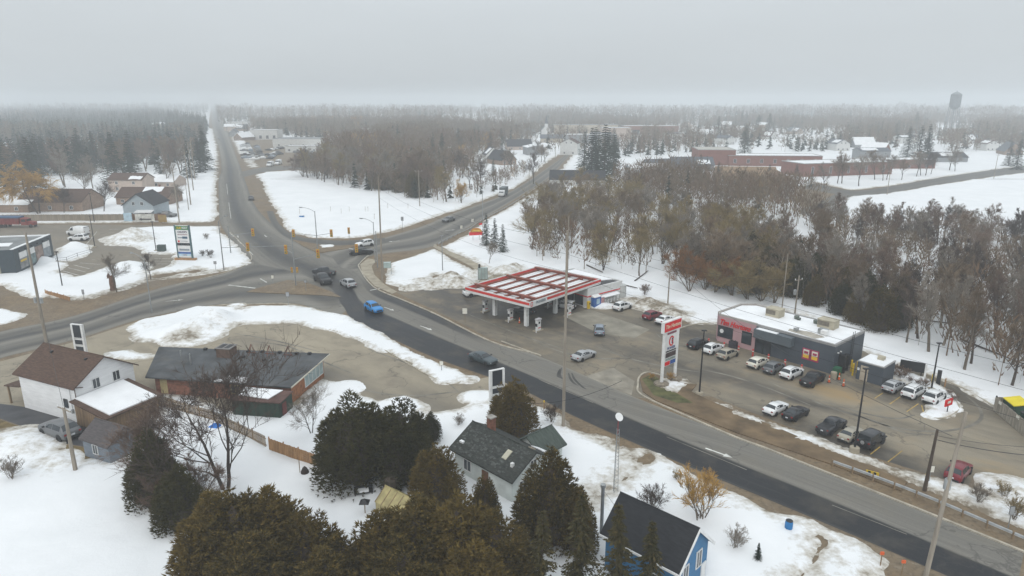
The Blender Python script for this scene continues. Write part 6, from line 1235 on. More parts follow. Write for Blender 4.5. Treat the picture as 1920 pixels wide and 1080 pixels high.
for i in range(k):
    for j in range(k): vs.append(((i-3)*.36,(j-3)*.3,max(0,.75-.12*((i-3)**2+(j-3)**2)**.9+rr.uniform(-.15,.2)) if 0<i<k-1 and 0<j<k-1 else 0))
MB().add(vs,[(i*k+j,i*k+j+1,(i+1)*k+j+1,(i+1)*k+j) for i in range(k-1) for j in range(k-1)]).build('tarp_sheet',M('tarp_blue',(.02,.16,.52),.45,.2,2),t)
t=thing('garden_barrel','dark barrel with snow on its lid in the backyard','barrel',(*(-15.25,60.09),0)); MB().lathe([(.35,0),(.4,.4),(.35,.85)],10).build('drum',BLACKM,t,True); MB().lathe([(.33,.85),(.3,.95),(.1,1.0)],10).build('snow_cap',RSNOW,t)
t=thing('garden_bench','snow covered dark bench in the backyard beside the greenhouse','bench',(*(-14.38,58.48),0),R(15)); MB().box(-.9,.9,-.3,.3,.4,.48).build('seat',BLACKM,t); MB().box(-.9,.9,.28,.34,.48,.9).build('backrest',BLACKM,t); MB().prism([(-.6,-.28),(.5,-.28),(.5,.25),(-.6,.25)],.48,.68).build('snow_cap',RSNOW,t)
for x in (-.8,.8):
    for y in (-.25,.25): MB().box(x-.04,x+.04,y-.04,y+.04,0,.4).build('leg',BLACKM,t)
t=thing('bird_table','small dark bird table at the edge of the cedars','bird table',(*(-13.55,55.22),0)); MB().tube((0,0,0),(0,0,1.3),.05,n=6).build('post',WOOD,t); MB().add([(-.45,-.45,1.35),(.45,-.45,1.35),(.45,.45,1.35),(-.45,.45,1.35),(0,0,1.75)],[(0,1,4),(1,2,4),(2,3,4),(3,0,4),(3,2,1,0)]).build('roof',BLACKM,t)
t=thing('compost_cone','dark conical compost bin beside a stake in the backyard','compost bin',(*(-21.18,62.29),0)); MB().lathe([(.45,0),(.4,.4),(.2,.8),(.05,.95)],10).build('bin_body',M('compost_black',(.04,.03,.025),.8,.3,2),t,True); MB().tube((-.5,0,0),(-.5,0,1.7),.04,n=5).build('stake',WOOD,t)
t=thing('electrical_cabinet','green electrical cabinet in the plaza snow','cabinet',(*(-88.04,167.98),0)); MB().box(-.9,.9,-.6,.6,0,1.9).build('cabinet_body',M('cabinet_green',(.05,.075,.07),.6,.15,1),t); MB().box(-.02,.02,-.62,-.6,.1,1.8).build('door_seam',BLACKM,t)
t=thing('carved_stump','carved tree stump standing in the plaza snow by the road','stump',(*(-80.09,132.15),0)); st=M('stump_wood',(.14,.075,.05),.9,.35,2,bmp=.5); MB().lathe([(.75,0),(.55,.6),(.6,1.6),(.5,2.6),(.3,3.1)],9).build('trunk',st,t,True); MB().lathe([(.3,0),(.32,.5),(.1,1.0)],7).build('carved_top',st,t,loc=(-.55,0,2.6))
t=thing('ramp_railing','dark railing round the snow covered plaza ramp','railing',(*(-107.12,156.34),0)); pts=[(-107.12,156.34),(-105.3,157.43),(-105.55,161.96),(-104.92,166.14),(-108.18,171.16)]; o=pts[0]
m=MB()
for a,b in zip(pts[:-1],pts[1:]):
    for z in (.6,1.1): m.tube((a[0]-o[0],a[1]-o[1],z),(b[0]-o[0],b[1]-o[1],z),.035,n=4)
m.build('rail',BLACKM,t)
for p in pts: MB().tube((p[0]-o[0],p[1]-o[1],0),(p[0]-o[0],p[1]-o[1],1.15),.045,n=5).build('post',BLACKM,t)
for p in [(-71.05,226.83),(-61.85,231.32),(-57.13,226.83),(-55.48,231.32),(-50.02,231.32),(-44.01,216.29),(-49.11,231.32),(-43.62,238.39),(-36.51,238.39)]:
    t=thing('marker_stake','thin dark marker stake standing in the open snowfield','stake',(*p,0),0,'marker stakes in the snowfield'); MB().tube((0,0,0),(.05,0,1.9),.05,n=4).build('stake',WOOD,t); MB().box(-.06,.1,-.03,.03,1.7,1.9).build('stake_top',BLACKM,t)
t=thing('blue_box','small blue box lying on the open snowfield','box',(*(-68.43,220.39),0)); MB().box(-.7,.7,-.4,.4,0,.7).build('box_body',MATS['barrel_blue'],t); MB().box(-.72,.72,-.42,.42,.7,.8).build('lid',RSNOW,t)
for p,l in (((30.27,48.04),'orange topped stake by the icy driveway'),((31.45,46.99),'short orange stake beyond the icy driveway')):
    t=thing('driveway_marker',l,'stake',(*p,0)); MB().tube((0,0,0),(0,0,1.2),.05,n=5).build('post',WOOD,t); MB().boxc((0,0,1.25),(.3,.12,.25)).build('reflector',ORG,t)
t=thing('hydrant_post','yellow gas marker post beside the verge','marker post',(*(3.95,77.21),0)); MB().tube((0,0,0),(0,0,1.2),.06,n=6).build('post',WOODO,t); MB().boxc((0,0,1.25),(.16,.16,.2)).build('cap',YEL,t)
# ================================================================ TREES
def leafmat(name,c0,c1,c2=None,rough=.8,ns=.9):
    m,t,b=new_mat(name); oi=t.nodes.new('ShaderNodeObjectInfo'); n=noise(t,ns,3,wpos(t)); n2=noise(t,5.0,2,wpos(t))
    f=mth(t,'ADD',mth(t,'MULTIPLY',oi.outputs['Random'],.5),mth(t,'MULTIPLY',n,.7))
    c=mixc(t,rng_(t,f,.3,.85,0,1),c0,c1)
    if c2: c=mixc(t,rng_(t,n2,.52,.72,0,.8),c,c2)
    t.links.new(c,b.inputs['Base Color']); b.inputs['Roughness'].default_value=rough; b.inputs['Specular IOR Level'].default_value=.15
    return m
BARK=M('grey_brown_bark',(.13,.105,.08),.95,.3,1.5,stretch=(3,3,.6)); BARKD=M('dark_bark',(.065,.05,.04),.95,.3,1.5,stretch=(3,3,.6)); BARKP=M('pale_bark',(.26,.22,.17),.95,.3,1.5,stretch=(3,3,.6))
TW=dict(olive=leafmat('olive_twigs',(.19,.14,.062),(.27,.205,.095)),brown=leafmat('brown_twigs',(.15,.105,.065),(.22,.16,.105)),grey=leafmat('grey_twigs',(.19,.16,.13),(.27,.235,.195)),red=leafmat('red_brown_twigs',(.15,.10,.075),(.21,.145,.105)),willow=leafmat('willow_twigs',(.34,.19,.05),(.44,.27,.08)),orange=leafmat('orange_twigs',(.20,.095,.035),(.30,.15,.06)),dark=leafmat('dark_twigs',(.06,.045,.038),(.09,.065,.052)))
CED=leafmat('cedar_foliage',(.052,.041,.012),(.11,.078,.02),(.24,.155,.038)); CEDD=leafmat('dark_cedar_foliage',(.034,.034,.012),(.064,.056,.018),(.11,.088,.028)); SPR=leafmat('spruce_foliage',(.016,.026,.017),(.028,.042,.026)); SPRO=leafmat('olive_spruce_foliage',(.034,.032,.012),(.06,.05,.018),(.12,.085,.03))
def slivers(P,Q,W,rs):
    """thin triangles from P (base) to Q (tip), width W; every array (n,3)"""
    d=Q-P; r=rs.normal(size=d.shape); s=np.cross(d,r); s/=np.linalg.norm(s,axis=1,keepdims=True)+1e-9
    n=len(P); V=np.concatenate([P-s*W[:,None],P+s*W[:,None],Q]); i=np.arange(n); return V,np.stack([i,i+n,i+2*n],1)
def grow(seed,h=12.0,stems=1,n1=13,n2=7,n3=6,n4=5,spread=.55,droop=0.0,start=.28,up=.5,tw=.022,lean=.08):
    """recursive winter tree: trunk + limbs as tubes, fine twigs as slivers"""
    rs=np.random.RandomState(seed); wood=MB(); TP=[];TQ=[];TWd=[]
    def nrm(v): return v/(np.linalg.norm(v)+1e-9)
    def chain(p,d,L,r,k,curve,rise):
        pts=[p];ds=[d]
        for i in range(k):
            d=nrm(d+rs.normal(size=3)*curve+np.array([0,0,rise])); p=p+d*L/k; pts.append(p); ds.append(d)
        return pts,ds
    def side(d,ang):
        a=nrm(np.cross(d,rs.normal(size=3))); return nrm(d*math.cos(ang)+a*math.sin(ang))
    for s in range(stems):
        d0=nrm(np.array([rs.normal()*(lean+.22*(stems>1)),rs.normal()*(lean+.22*(stems>1)),1.0])); H=h*(1 if s==0 else rs.uniform(.7,.95)); r0=h*.017*(1 if stems==1 else .7)
        T,D=chain(np.array([rs.normal()*.2*(s>0),rs.normal()*.2*(s>0),0.]),d0,H*.86,r0,7,.06,.05)
        for i in range(7): wood.tube(T[i],T[i+1],r0*(1-i/8.5),r0*(1-(i+1)/8.5),6,False)
        m1=max(5,n1//stems+3) if stems>1 else n1
        for a in range(m1):
            f=start+(1-start)*(a+rs.uniform(0,1))/m1; i=min(int(f*7),6); p=T[i]+(T[i+1]-T[i])*(f*7-i); L1=h*spread*(1.05-f*.75)*rs.uniform(.7,1.15)
            d1=side(D[i],rs.uniform(.55,1.1)); d1=nrm(d1+np.array([0,0,up*.6])); r1=r0*(1-f*.85)*.55
            B,E=chain(p,d1,L1,r1,4,.16,up*.18)
            for j in range(4): wood.tube(B[j],B[j+1],r1*(1-j/4.6),r1*(1-(j+1)/4.6),4,False)
            for b in range(n2):
                g=rs.uniform(.25,1.0); j=min(int(g*4),3); p2=B[j]+(B[j+1]-B[j])*(g*4-j); L2=L1*.5*rs.uniform(.6,1.1); d2=nrm(side(E[j],rs.uniform(.4,.9))+np.array([0,0,up*.35]))
                C,Fd=chain(p2,d2,L2,0,3,.18,up*.12-droop*.3); r2=max(.016,r1*.32)
                for q in range(3): wood.tube(C[q],C[q+1],r2*(1-q/4),r2*(1-(q+1)/4),3,False)
                for c in range(n3):
                    u=rs.uniform(.2,1.0); q=min(int(u*3),2); p3=C[q]+(C[q+1]-C[q])*(u*3-q); L3=L2*.55*rs.uniform(.6,1.2)+.15; d3=nrm(side(Fd[q],rs.uniform(.3,.8))+np.array([0,0,up*.3-droop]))
                    e=p3+d3*L3; TP.append(p3);TQ.append(e);TWd.append(tw*1.3)
                    for k_ in range(n4):
                        w_=rs.uniform(.25,1.0); p4=p3+d3*L3*w_; d4=nrm(side(d3,rs.uniform(.3,.8))+np.array([0,0,.15-droop*1.6])); TP.append(p4);TQ.append(p4+d4*L3*rs.uniform(.35,.8)*(1+droop*1.5));TWd.append(tw)
    V,F=slivers(np.array(TP),np.array(TQ),np.array(TWd),rs)
    return wood.mesh('bare_trunk',BARK,True),npmesh('bare_crown',V,F,TW['brown'])
def cedar(seed,h=9.0,r=2.6,n=2700,lob=.3,shape=0):
    """arborvitae: many overlapping upright plumes, each a cloud of small sprays"""
    rs=np.random.RandomState(seed); C=[];O=[]
    if shape==0:
        npl=64
        for i in range(npl):
            a=rs.uniform(0,2*np.pi); f=rs.rand()**.75; rad=r*(.92*np.sqrt(rs.rand())); zt=h*(1-.62*(rad/r)**2.2)*rs.uniform(.78,1.02) if i else h
            if i==0: rad=0
            m=int(n/npl); tt=rs.rand(m)**.8; w=r*.32*np.sqrt(np.clip(1-tt**2.2,0,1))*rs.rand(m)**.4+.05; b=rs.uniform(0,2*np.pi,m)
            bx,by=math.cos(a)*rad,math.sin(a)*rad; z0=max(.15,zt-h*.62)
            C.append(np.stack([bx+np.cos(b)*w,by+np.sin(b)*w,z0+(zt-z0)*tt],1)); O.append(np.stack([np.cos(b)+.8*math.cos(a)*rad/r,np.sin(b)+.8*math.sin(a)*rad/r,np.full(m,.8)],1))
    else:
        t=rs.beta(1.2,1.3,n); th=rs.uniform(0,2*np.pi,n); rad=r*np.sqrt(np.clip(1-(2*t-.95)**2,0.02,1))*rs.rand(n)**.2
        C.append(np.stack([rad*np.cos(th),rad*np.sin(th),.1+t*(h-.2)],1)); O.append(np.stack([np.cos(th),np.sin(th),np.full(n,.5)],1))
    C=np.concatenate(C);O=np.concatenate(O);n=len(C);k=5; sc=(h/9)**.5
    P=np.repeat(C,k,0); d=np.repeat(O,k,0)+rs.normal(0,.6,(n*k,3)); d/=np.linalg.norm(d,axis=1,keepdims=True)
    L=rs.uniform(.16,.42,n*k)*sc; V,F=slivers(P-d*.05,P+d*L[:,None],rs.uniform(.035,.075,n*k)*sc,rs)
    tr=MB(); tr.tube((0,0,0),(0,0,h*.7),.16,.05,6)
    tr.lathe([(r*.4,h*.02),(r*.68,h*.14),(r*.62,h*.32),(r*.42,h*.55),(r*.16,h*.75),(.02,h*.85)] if shape==0 else [(r*.3,h*.08),(r*.7,h*.3),(r*.75,h*.5),(r*.6,h*.75),(.02,h*.93)],9)  # dark core added inside the crown to block see-through, joined to the trunk
    return tr.mesh('cedar_trunk',BARKD),npmesh('cedar_crown',V,F,CED)
def spruce(seed,h=12.0,r=2.4,lay=26,nb=13):
    rs=np.random.RandomState(seed); P=[];Q=[];W=[]
    for i in range(lay):
        f=i/(lay-1); z=h*(.06+.93*f); R_=r*(1-f)**.85*rs.uniform(.82,1.12)+.1
        for b in range(max(4,int(nb*(1-f*.55)))):
            a=rs.uniform(0,2*np.pi); Lb=R_*rs.uniform(.75,1.1); dz=-.28*Lb+.1; d=np.array([math.cos(a)*Lb,math.sin(a)*Lb,dz]); base=np.array([0,0,z])
            P.append(base);Q.append(base+d);W.append(.05)
            s=np.array([-math.sin(a),math.cos(a),0])
            for k in range(9):
                g=(k+.6)/9; p=base+d*g+np.array([0,0,-.1*g*g]); for_=1 if k%2 else -1; e=d/np.linalg.norm(d)*.32+s*for_*.42*(1.15-g)+np.array([0,0,-.10+rs.normal()*.06]); P.append(p);Q.append(p+e*(.7+.5*rs.rand()));W.append(.12)
    V,F=slivers(np.array(P),np.array(Q),np.array(W),rs); tr=MB(); tr.tube((0,0,0),(0,0,h*.96),h*.014,.02,6); return tr.mesh('spruce_trunk',BARKD),npmesh('spruce_crown',V,F,SPR)
PROTO={}
for i in range(4): PROTO['wood%d'%i]=(*grow(10+i,14,1,15,8,7,7,.36,0,.24,.70,.019),14)
for i in range(3): PROTO['broad%d'%i]=(*grow(30+i,12,1,15,8,7,7,.54,0,.2,.5,.018),12)
for i in range(2): PROTO['multi%d'%i]=(*grow(40+i,11,4,20,8,7,7,.44,0,.14,.62,.018),11)
PROTO['willow']=(*grow(50,13,2,13,7,7,6,.50,.55,.22,.5,.045),13)
PROTO['shrub']=(*grow(60,3,7,14,4,5,4,.5,0,.08,.6,.012),3)
PROTO['fine']=(*grow(70,12,2,15,8,7,6,.62,0,.16,.35,.016),12)
for i in range(4): PROTO['cedar%d'%i]=(*cedar(80+i,9,2.9+.3*(i%2),6800),9)
PROTO['round']=(*cedar(90,2.4,.95,500,.08,1),2.4)
PROTO['bigcedar']=(*cedar(91,9,3.7,9500,.35,0),9)
for i in range(3): PROTO['spruce%d'%i]=(*spruce(95+i,12,2.5+.3*i),12)
rng=random.Random(77)
def tree(kind,p,h,label,cat='tree',group=None,name='tree',tw=None,bark=None,sx=1.0,z=0,fol=None):
    tm,cm,h0=PROTO[kind]; t=thing(name,label,cat,(*p[:2],z),rng.uniform(0,6.28),group); s=h/h0; t.scale=(s*sx,s*sx,s)
    put('trunk',tm,t,mat=bark); put('crown',cm,t,mat=(TW[tw] if tw else fol)); return t
# ---- named near trees
tree('fine',(-27.93,59.51),13.6,'big bare spreading tree rising behind the cedar hedge',name='bare_tree',tw='dark',bark=BARKD,sx=1.25)
tree('multi0',(-35.53,61.27),9.0,'bare brown tree tangled in the dark cedar by the shed',name='bare_tree',tw='red',bark=BARK)
tree('multi1',(-30.04,55.72),6.2,'tangled red brown shrub tree under the big bare tree',name='bare_tree',tw='red',bark=BARKD,sx=1.2)
tree('fine',(-22.92,70.95),5.5,'small bare tree beside the orange board fence',name='bare_tree',tw='grey',bark=BARKD)
CG='cedars of the backyard hedge'
for p,h,sx,k,l in (((-33.49,56.76),8.2,.85,'cedar0','ragged dark cedar beside the grey shed'),((-29.4,53.26),6.2,1.1,'cedar2','low dark cedar at the snow edge below the ragged cedar')):
    tree(k,p,h,l,name='cedar_tree',fol=CEDD,sx=sx)
for p,h,sx,k in (((-22.54,44.71),8.9,1.0,'cedar0'),((-21.0,45.01),9.0,1.0,'cedar1'),((-18.5,45.61),8.8,1.05,'cedar2'),((-15.43,44.42),7.6,1.0,'cedar3'),((-22.99,46.86),7.6,.95,'cedar1'),((-12.36,42.72),7.0,1.1,'cedar0'),((-9.67,43.27),8.4,1.0,'cedar2'),((-6.92,43.84),9.2,1.05,'cedar3'),((-4.07,43.84),9.4,1.0,'cedar1'),((-1.21,43.27),8.6,1.0,'cedar0'),((-18.55,41.12),8.0,1.1,'cedar3'),((-7.65,40.61),8.0,1.1,'cedar1'),((-12.88,40.1),7.5,1.1,'cedar2'),((-2.65,40.1),8,1.1,'cedar2')):
    tree(k,p,h,'olive green cedar packed into the backyard hedge','tree',CG,'cedar_tree',fol=CED,sx=sx*1.14)
tree('bigcedar',(-15.57,61.57),9.3,'large dark cedar next to the grey board fence',name='cedar_tree',fol=CEDD,sx=1.05)
tree('bigcedar',(-11.28,61.78),8.7,'large dark cedar between its taller twin and the small holly shrub',name='cedar_tree',fol=CEDD,sx=1.0)
tree('cedar2',(-9.1,69.3),3.6,'small dark broadleaf shrub by the mossy roofed house','shrub',name='evergreen_shrub',fol=CEDD,sx=1.1)
tree('cedar1',(0.12,69.67),7.6,'pointed cedar in front of the dark faced pylon sign',name='cedar_tree',fol=CED,sx=1.0)
tree('cedar3',(-7.0,56.15),6.8,'olive cedar beside the pale wall of the old house',name='cedar_tree',fol=CED,sx=1.05)
tree('cedar0',(3.24,51.34),9.2,'tall cedar between the old house and the blue house',name='cedar_tree',fol=CED,sx=.95)
tree('cedar2',(5.62,49.54),6.5,'slender loose cedar leaning from the tall cedar',name='cedar_tree',fol=CED,sx=.7)
tree('cedar1',(-2.45,52.48),5.8,'slim cedar in front of the brown door of the old house',name='cedar_tree',fol=CED,sx=.7)
for p,h,l in (((5.03,43.27),9.6,'ragged olive spruce beside the blue house wall'),((7.38,41.38),10.0,'ragged olive spruce in front of the blue house gutter'),((2.19,42.72),8.6,'ragged olive spruce below the tall cedar'),((9.57,40.61),9.2,'lone spruce top crossing the blue house wall')):
    tree('spruce1',p,h,l,name='spruce_tree',fol=SPRO,sx=1.0)
tree('round',(-11.59,58.2),2.7,'clipped dark round shrub beside the greenhouse','shrub',name='clipped_shrub',fol=CEDD)
tree('spruce0',(20.41,48.71),1.7,'tiny spruce in the snow beside the blue house','tree',name='spruce_sapling',fol=SPR,sx=1.3)
for p,h,tw_,l in (((-50.35,61.07),2.6,'grey','bare grey bush in the snow by the driveway bank'),((16.98,54.22),5.2,'willow','orange stemmed bare shrub behind the blue house'),((13.07,55.3),3.2,'dark','small dark bare shrub behind the blue house roof'),((19.03,50.25),2.2,'grey','thin bare sapling in the snow near the blue house'),((4.73,73.62),2.6,'dark','bare brown shrub at the foot of the tall grey pole'),((16.57,60.77),1.4,'olive','dry grass clump beside the garden drive ruts'),((19.09,59.8),2.0,'willow','yellow dry stems on the highway verge'),((44.31,57.03),2.2,'grey','bare bush in the snow strip behind the guardrail'),((45.78,54.47),2.6,'olive','dry olive bush at the guardrail by the snow strip'),((47.21,57.93),1.8,'olive','dry bush beside the muddy corner plot'),((-6.26,72.93),1.6,'grey','thin bare twigs beside the forecourt snow'),((26.07,128.28),2.6,'red','red brown bare bush in the snow behind the white suv'),((-72.77,160.81),2.4,'dark','dark round bush beside the plaza sign'),((-83.48,183.57),2.0,'grey','grey bare bush in the plaza snow patch'),((19.08,86.5),1.1,'willow','tan ornamental grass at the kerb tip'),((21.62,86.13),1.5,'willow','tan ornamental grass between the pylon posts'),((-75.46,162.55),1.8,'dark','small dark bush by the plaza planter')):
    tree('shrub',p,h,l,'shrub',name='bare_shrub',tw=tw_,bark=BARK)
for p in [(52.17,88.75),(52.88,87.99),(53.37,86.87),(53.39,89.92),(53.95,85.95),(54.52,85.05),(54.02,89.14),(54.98,84.0),(54.72,87.99),(54.73,80.64),(56.25,79.99),(56.71,81.62)]:
    tree('shrub',p,rng.uniform(.9,1.5),'low leafless red brown bush in the snowy drive through bed','shrub','bushes in the drive through bed','bare_shrub','red',BARK,1.3)
for p,h,tw_,l in (((-78.78,130.97),7.5,'grey','slender bare tree beside the carved stump'),((-76.88,140.57),5.5,'dark','small bare tree behind the street lamp by the plaza'),((-5.34,154.72),5.2,'grey','young bare tree in the snow beside the path'),((-139.15,231.32),10.5,'dark','bare dark tree behind the plaza fence'),((-151.36,229.05),8.5,'dark','dense dark bare tree beside the brown barn'),((-116.83,238.39),8.5,'grey','thin bare tree beside the pale blue house'),((-165.97,265.27),13,'grey','bare grey tree with pale limbs near the forest'),((-179.34,293.14),14,'grey','tall pale limbed tree at the forest edge'),((-150.73,298.66),12,'brown','bare tree beside the snow roofed bungalow')):
    tree('broad%d'%rng.randrange(3),p,h,l,name='bare_tree',tw=tw_,bark=BARKD if tw_=='dark' else BARK)
tree('willow',(-158.52,226.83),17.5,'large golden willow behind the plaza board fence',name='willow_tree',tw='willow',bark=BARKD,sx=1.15)
tree('willow',(-176.59,229.05),14,'golden willow at the edge beyond the large one',name='willow_tree',tw='willow',bark=BARKD)
tree('multi1',(35.4,130.97),9.6,'orange stemmed willow behind the brown snow heap',name='willow_tree',tw='orange',bark=BARK,sx=1.05)
tree('multi0',(-18.7,251.14),9,'golden brown shrub tree at the bridge road',name='willow_tree',tw='willow',bark=BARK)
for p,h,l in (((-6.7,175.11),8.6,'tallest blue green spruce beside the roadside sign'),((-4.4,172.46),7.8,'blue green spruce between two others by the path'),((-2.27,167.36),7.2,'blue green spruce at the snowy end of the row of three')):
    tree('spruce0',p,h,l,name='spruce_tree',fol=SPR,sx=1.05)
# ---- woods: individually placed trees
def inside(p,poly):
    x,y=p;c=False
    for (ax,ay),(bx,by) in zip(poly,poly[1:]+poly[:1]):
        if (ay>y)!=(by>y) and x<(bx-ax)*(y-ay)/(by-ay)+ax: c=not c
    return c
def scatter(poly,n,dmin,seed,tries=40,gate=None):
    r=random.Random(seed); xs=[p[0] for p in poly];ys=[p[1] for p in poly]; out=[]; cell={}
    for _ in range(n*tries):
        if len(out)>=n: break
        p=(r.uniform(min(xs),max(xs)),r.uniform(min(ys),max(ys)))
        if not inside(p,poly) or (gate and r.random()>gate(p)): continue
        k=(int(p[0]//dmin),int(p[1]//dmin))
        if any((q[0]-p[0])**2+(q[1]-p[1])**2<dmin*dmin for a in (-1,0,1) for b in (-1,0,1) for q in cell.get((k[0]+a,k[1]+b),())): continue
        cell.setdefault(k,[]).append(p); out.append(p)
    return out
def wood(poly,n,dmin,seed,hs,tws,label,group,kinds=('wood0','wood1','wood2','wood3','multi0','multi1'),barks=(BARK,BARK,BARKD,BARKP)):
    r=random.Random(seed+1)
    for p in scatter(poly,n,dmin,seed):
        tw_=r.choice(tws); tree(r.choice(kinds),p,r.uniform(*hs),label.format({'olive':'olive','brown':'brown','grey':'grey','red':'reddish','orange':'orange','dark':'dark','willow':'golden'}[tw_]),'tree',group,'bare_tree',tw_,r.choice(barks),r.uniform(.95,1.25))
WA=[(4.26,216.29),(14.52,265.27),(28.51,281.01),(45.64,265.27),(52.26,229.05),(40.96,169.87),(31.89,138.37),(26.19,141.02),(18.84,146.12),(11.11,153.66),(5.1,159.1),(3.65,183.57)]
wood(WA,72,3.2,1,(8,11),['olive','olive','brown','grey'],'bare {} tree in the wood behind the fuel station','wood behind the fuel station',('multi0','multi1','broad0','broad1','broad2','wood0'))
WB=[(33.79,150.05),(39.67,132.15),(47.08,125.69),(52.48,126.42),(65.5,163.73),(63.72,191.23),(49.42,208.52)]
wood(WB,40,3.6,2,(8.5,12.5),['olive','brown','grey','olive'],'bare {} tree in the wood behind the pylon sign','wood behind the restaurant',('multi0','multi1','broad0','broad2','wood1'))
for p,h_,tw_ in zip([(40.18,130.19),(42.85,127.9),(45.03,125.69),(47.39,124.26),(49.3,122.86),(38.7,131.75)],(7.5,8.2,7.8,8.6,8.0,6.5),('olive','orange','olive','olive','olive','orange')):
    tree('multi%d'%rng.randrange(2),p,h_,{'olive':'bushy olive willow in front of the cedars behind the pylon sign','orange':'bushy rust orange willow in front of the cedars behind the pylon sign','willow':'bushy golden willow in front of the cedars behind the restaurant'}[tw_],'tree','bushy willows before the cedars','willow_tree',tw_,BARK,1.35)
WC=[(67.81,169.87),(73.57,152.61),(72.03,126.42),(65.59,107.49),(58.5,107.49),(55.57,126.42),(53.28,134.16)]
wood(WC,24,4.2,3,(9,13.5),['brown','grey','red'],'tall bare {} tree among the cedars behind the restaurant','wood among the cedars')
WD=[(75.12,126.42),(86.43,126.42),(95.72,113.19),(67.81,77.21),(64.66,81.13),(62.85,89.14),(60.69,98.69)]
wood(WD,44,3.0,4,(9,13),['brown','grey','dark','red'],'thin bare {} tree beside the drive through lane','wood beside the drive through lane',('wood0','wood1','wood2','wood3'))
WE=[(85.29,199.52),(111.27,203.92),(127.43,191.23),(139.69,169.87),(98.1,116.25),(90.06,132.15),(84.61,152.61),(78.66,169.87)]
wood(WE,46,4.0,5,(7.5,11.5),['dark','brown','red','grey'],'bare {} tree at the far side of the creek wood','wood across the creek')
WF=[(-107.36,346.17),(-89.14,318.58),(-63.22,289.57),(-41.95,268.28),(-25.2,247.18),(-23.07,268.28),(-38.87,312.34),(-72.31,359.09),(-110.54,397.49)]
wood(WF,44,5.0,6,(11,16),['brown','grey','red','olive'],'bare {} tree along the top of the open snowfield','wood above the snowfield',('wood0','wood1','broad0','broad1','multi0'))
cg='cedars behind the restaurant'
for i,p in enumerate(scatter([(35.73,142.84),(40.81,136.24),(47.98,128.28),(53.42,121.14),(57.8,109.71),(61.0,102.29),(67.84,113.19),(65.86,126.42),(62.24,142.84),(53.95,152.61),(43.07,157.99)],34,3.6,9)):
    tree('cedar%d'%(i%4),p,rng.uniform(6,9),'dark olive cedar in the stand behind the restaurant','tree',cg,'cedar_tree',fol=rng.choice([CED,CEDD,CEDD]),sx=.9,bark=BARKD)
for p in scatter([(-62.81,298.66),(-48.25,281.01),(-34.52,259.44),(-33.93,271.35),(-51.8,302.45),(-63.16,312.34)],9,5,10): tree('cedar1',p,rng.uniform(8,11),'green cedar at the edge of the open snowfield','tree','cedars at the snowfield edge','cedar_tree',fol=CED,sx=1.0)
# conifers and big trees of town
tg='tall conifers of the far town'
for x,y,h in [(*p,h) for p,h in zip([(37.62,327.29),(42.94,346.17),(42.59,318.58),(44.07,367.29),(39.55,378.82),(52.74,378.82),(51.0,346.17),(-41.24,410.97),(-45.44,397.49),(-14.62,475.15),(-7.83,509.82),(-28.89,537.77),(123.29,298.66),(115.87,310.31),(131.86,302.45),(245.12,418.05),(245.83,410.97),(260.57,457.34),(162.1,484.57),(197.02,669.29),(255.87,728.38),(259.48,707.57),(285.56,397.49),(276.87,378.82),(-9.39,346.17),(93.52,312.34),(459.97,798.72),(311.39,951.34),(329.63,989.05),(-37.26,484.57),(70.8,484.57)],[24,22,26,23,20,22,20,18,16,16,17,16,10,9,7,22,23,20,20,22,22,24,14,16,9,10,24,24,22,18,18])]:
    tree('spruce%d'%rng.randrange(3),(x,y),h,'tall dark conifer rising among the far town houses','tree',tg,'conifer_tree',fol=SPR,sx=1.15)
tg='bare trees on the town lawns'
for p in [(148.18,312.34),(150.12,312.34),(153.05,302.45),(172.84,327.29),(174.35,322.88),(178.43,327.29),(200.64,341.26),(205.59,346.17),(208.01,346.17),(213.68,351.23),(236.64,372.97),(235.97,367.29),(-31.98,359.09),(-27.38,346.17),(-23.86,334.13),(-32.42,334.13),(-34.01,312.34),(-4.39,378.82),(0.0,359.09),(-14.58,312.34),(17.89,421.68),(20.0,418.05),(15.28,440.79),(-18.28,293.14),(136.08,298.66),(185.55,327.29),(-14.42,284.37),(9.72,312.34),(-88.17,334.13),(-100.72,351.23),(-108.47,359.09)]:
    tree('broad%d'%rng.randrange(3),p,rng.uniform(10,15),'bare spreading tree on the snowy town lawns','tree',tg,'bare_tree',rng.choice(['grey','brown','dark']),BARKD)
# left forest edge
tg='trees at the front of the left forest'
for p in scatter([(-207.47,265.27),(-199.67,284.37),(-184.62,312.34),(-158.04,322.88),(-154.33,346.17),(-194.28,440.79),(-247.2,421.68),(-288.58,372.97)],64,6.5,14):
    if rng.random()<.45: tree('spruce%d'%rng.randrange(3),p,rng.uniform(15,22),'dark conifer at the front of the forest left of the highway','tree',tg,'conifer_tree',fol=SPR,sx=1.2)
    else: 
        q=rng.choice(['brown','red','grey']); tree('wood%d'%rng.randrange(4),p,rng.uniform(14,19),'bare '+{'brown':'brown','red':'reddish','grey':'grey'}[q]+' tree at the front of the forest left of the highway','tree',tg,'bare_tree',q,BARK,1.2)
# fallen logs in the creek wood
for a,b in zip([(9.49,169.87),(22.06,136.24),(25.74,138.37),(17.17,152.61),(68.77,113.19),(71.17,102.29)],[(12.89,179.95),(25.19,132.15),(30.11,146.6),(19.89,145.17),(75.33,108.87),(73.25,91.11)]):
    mid=((a[0]+b[0])/2,(a[1]+b[1])/2); o=MB().tube((a[0]-mid[0],a[1]-mid[1],.3),(b[0]-mid[0],b[1]-mid[1],.45),.16,.09,6).build('fallen_log',BARKD,None,loc=(*mid,.1)); tag(o,'fallen grey tree trunk lying on the snow in the creek wood','log','fallen logs in the creek wood')
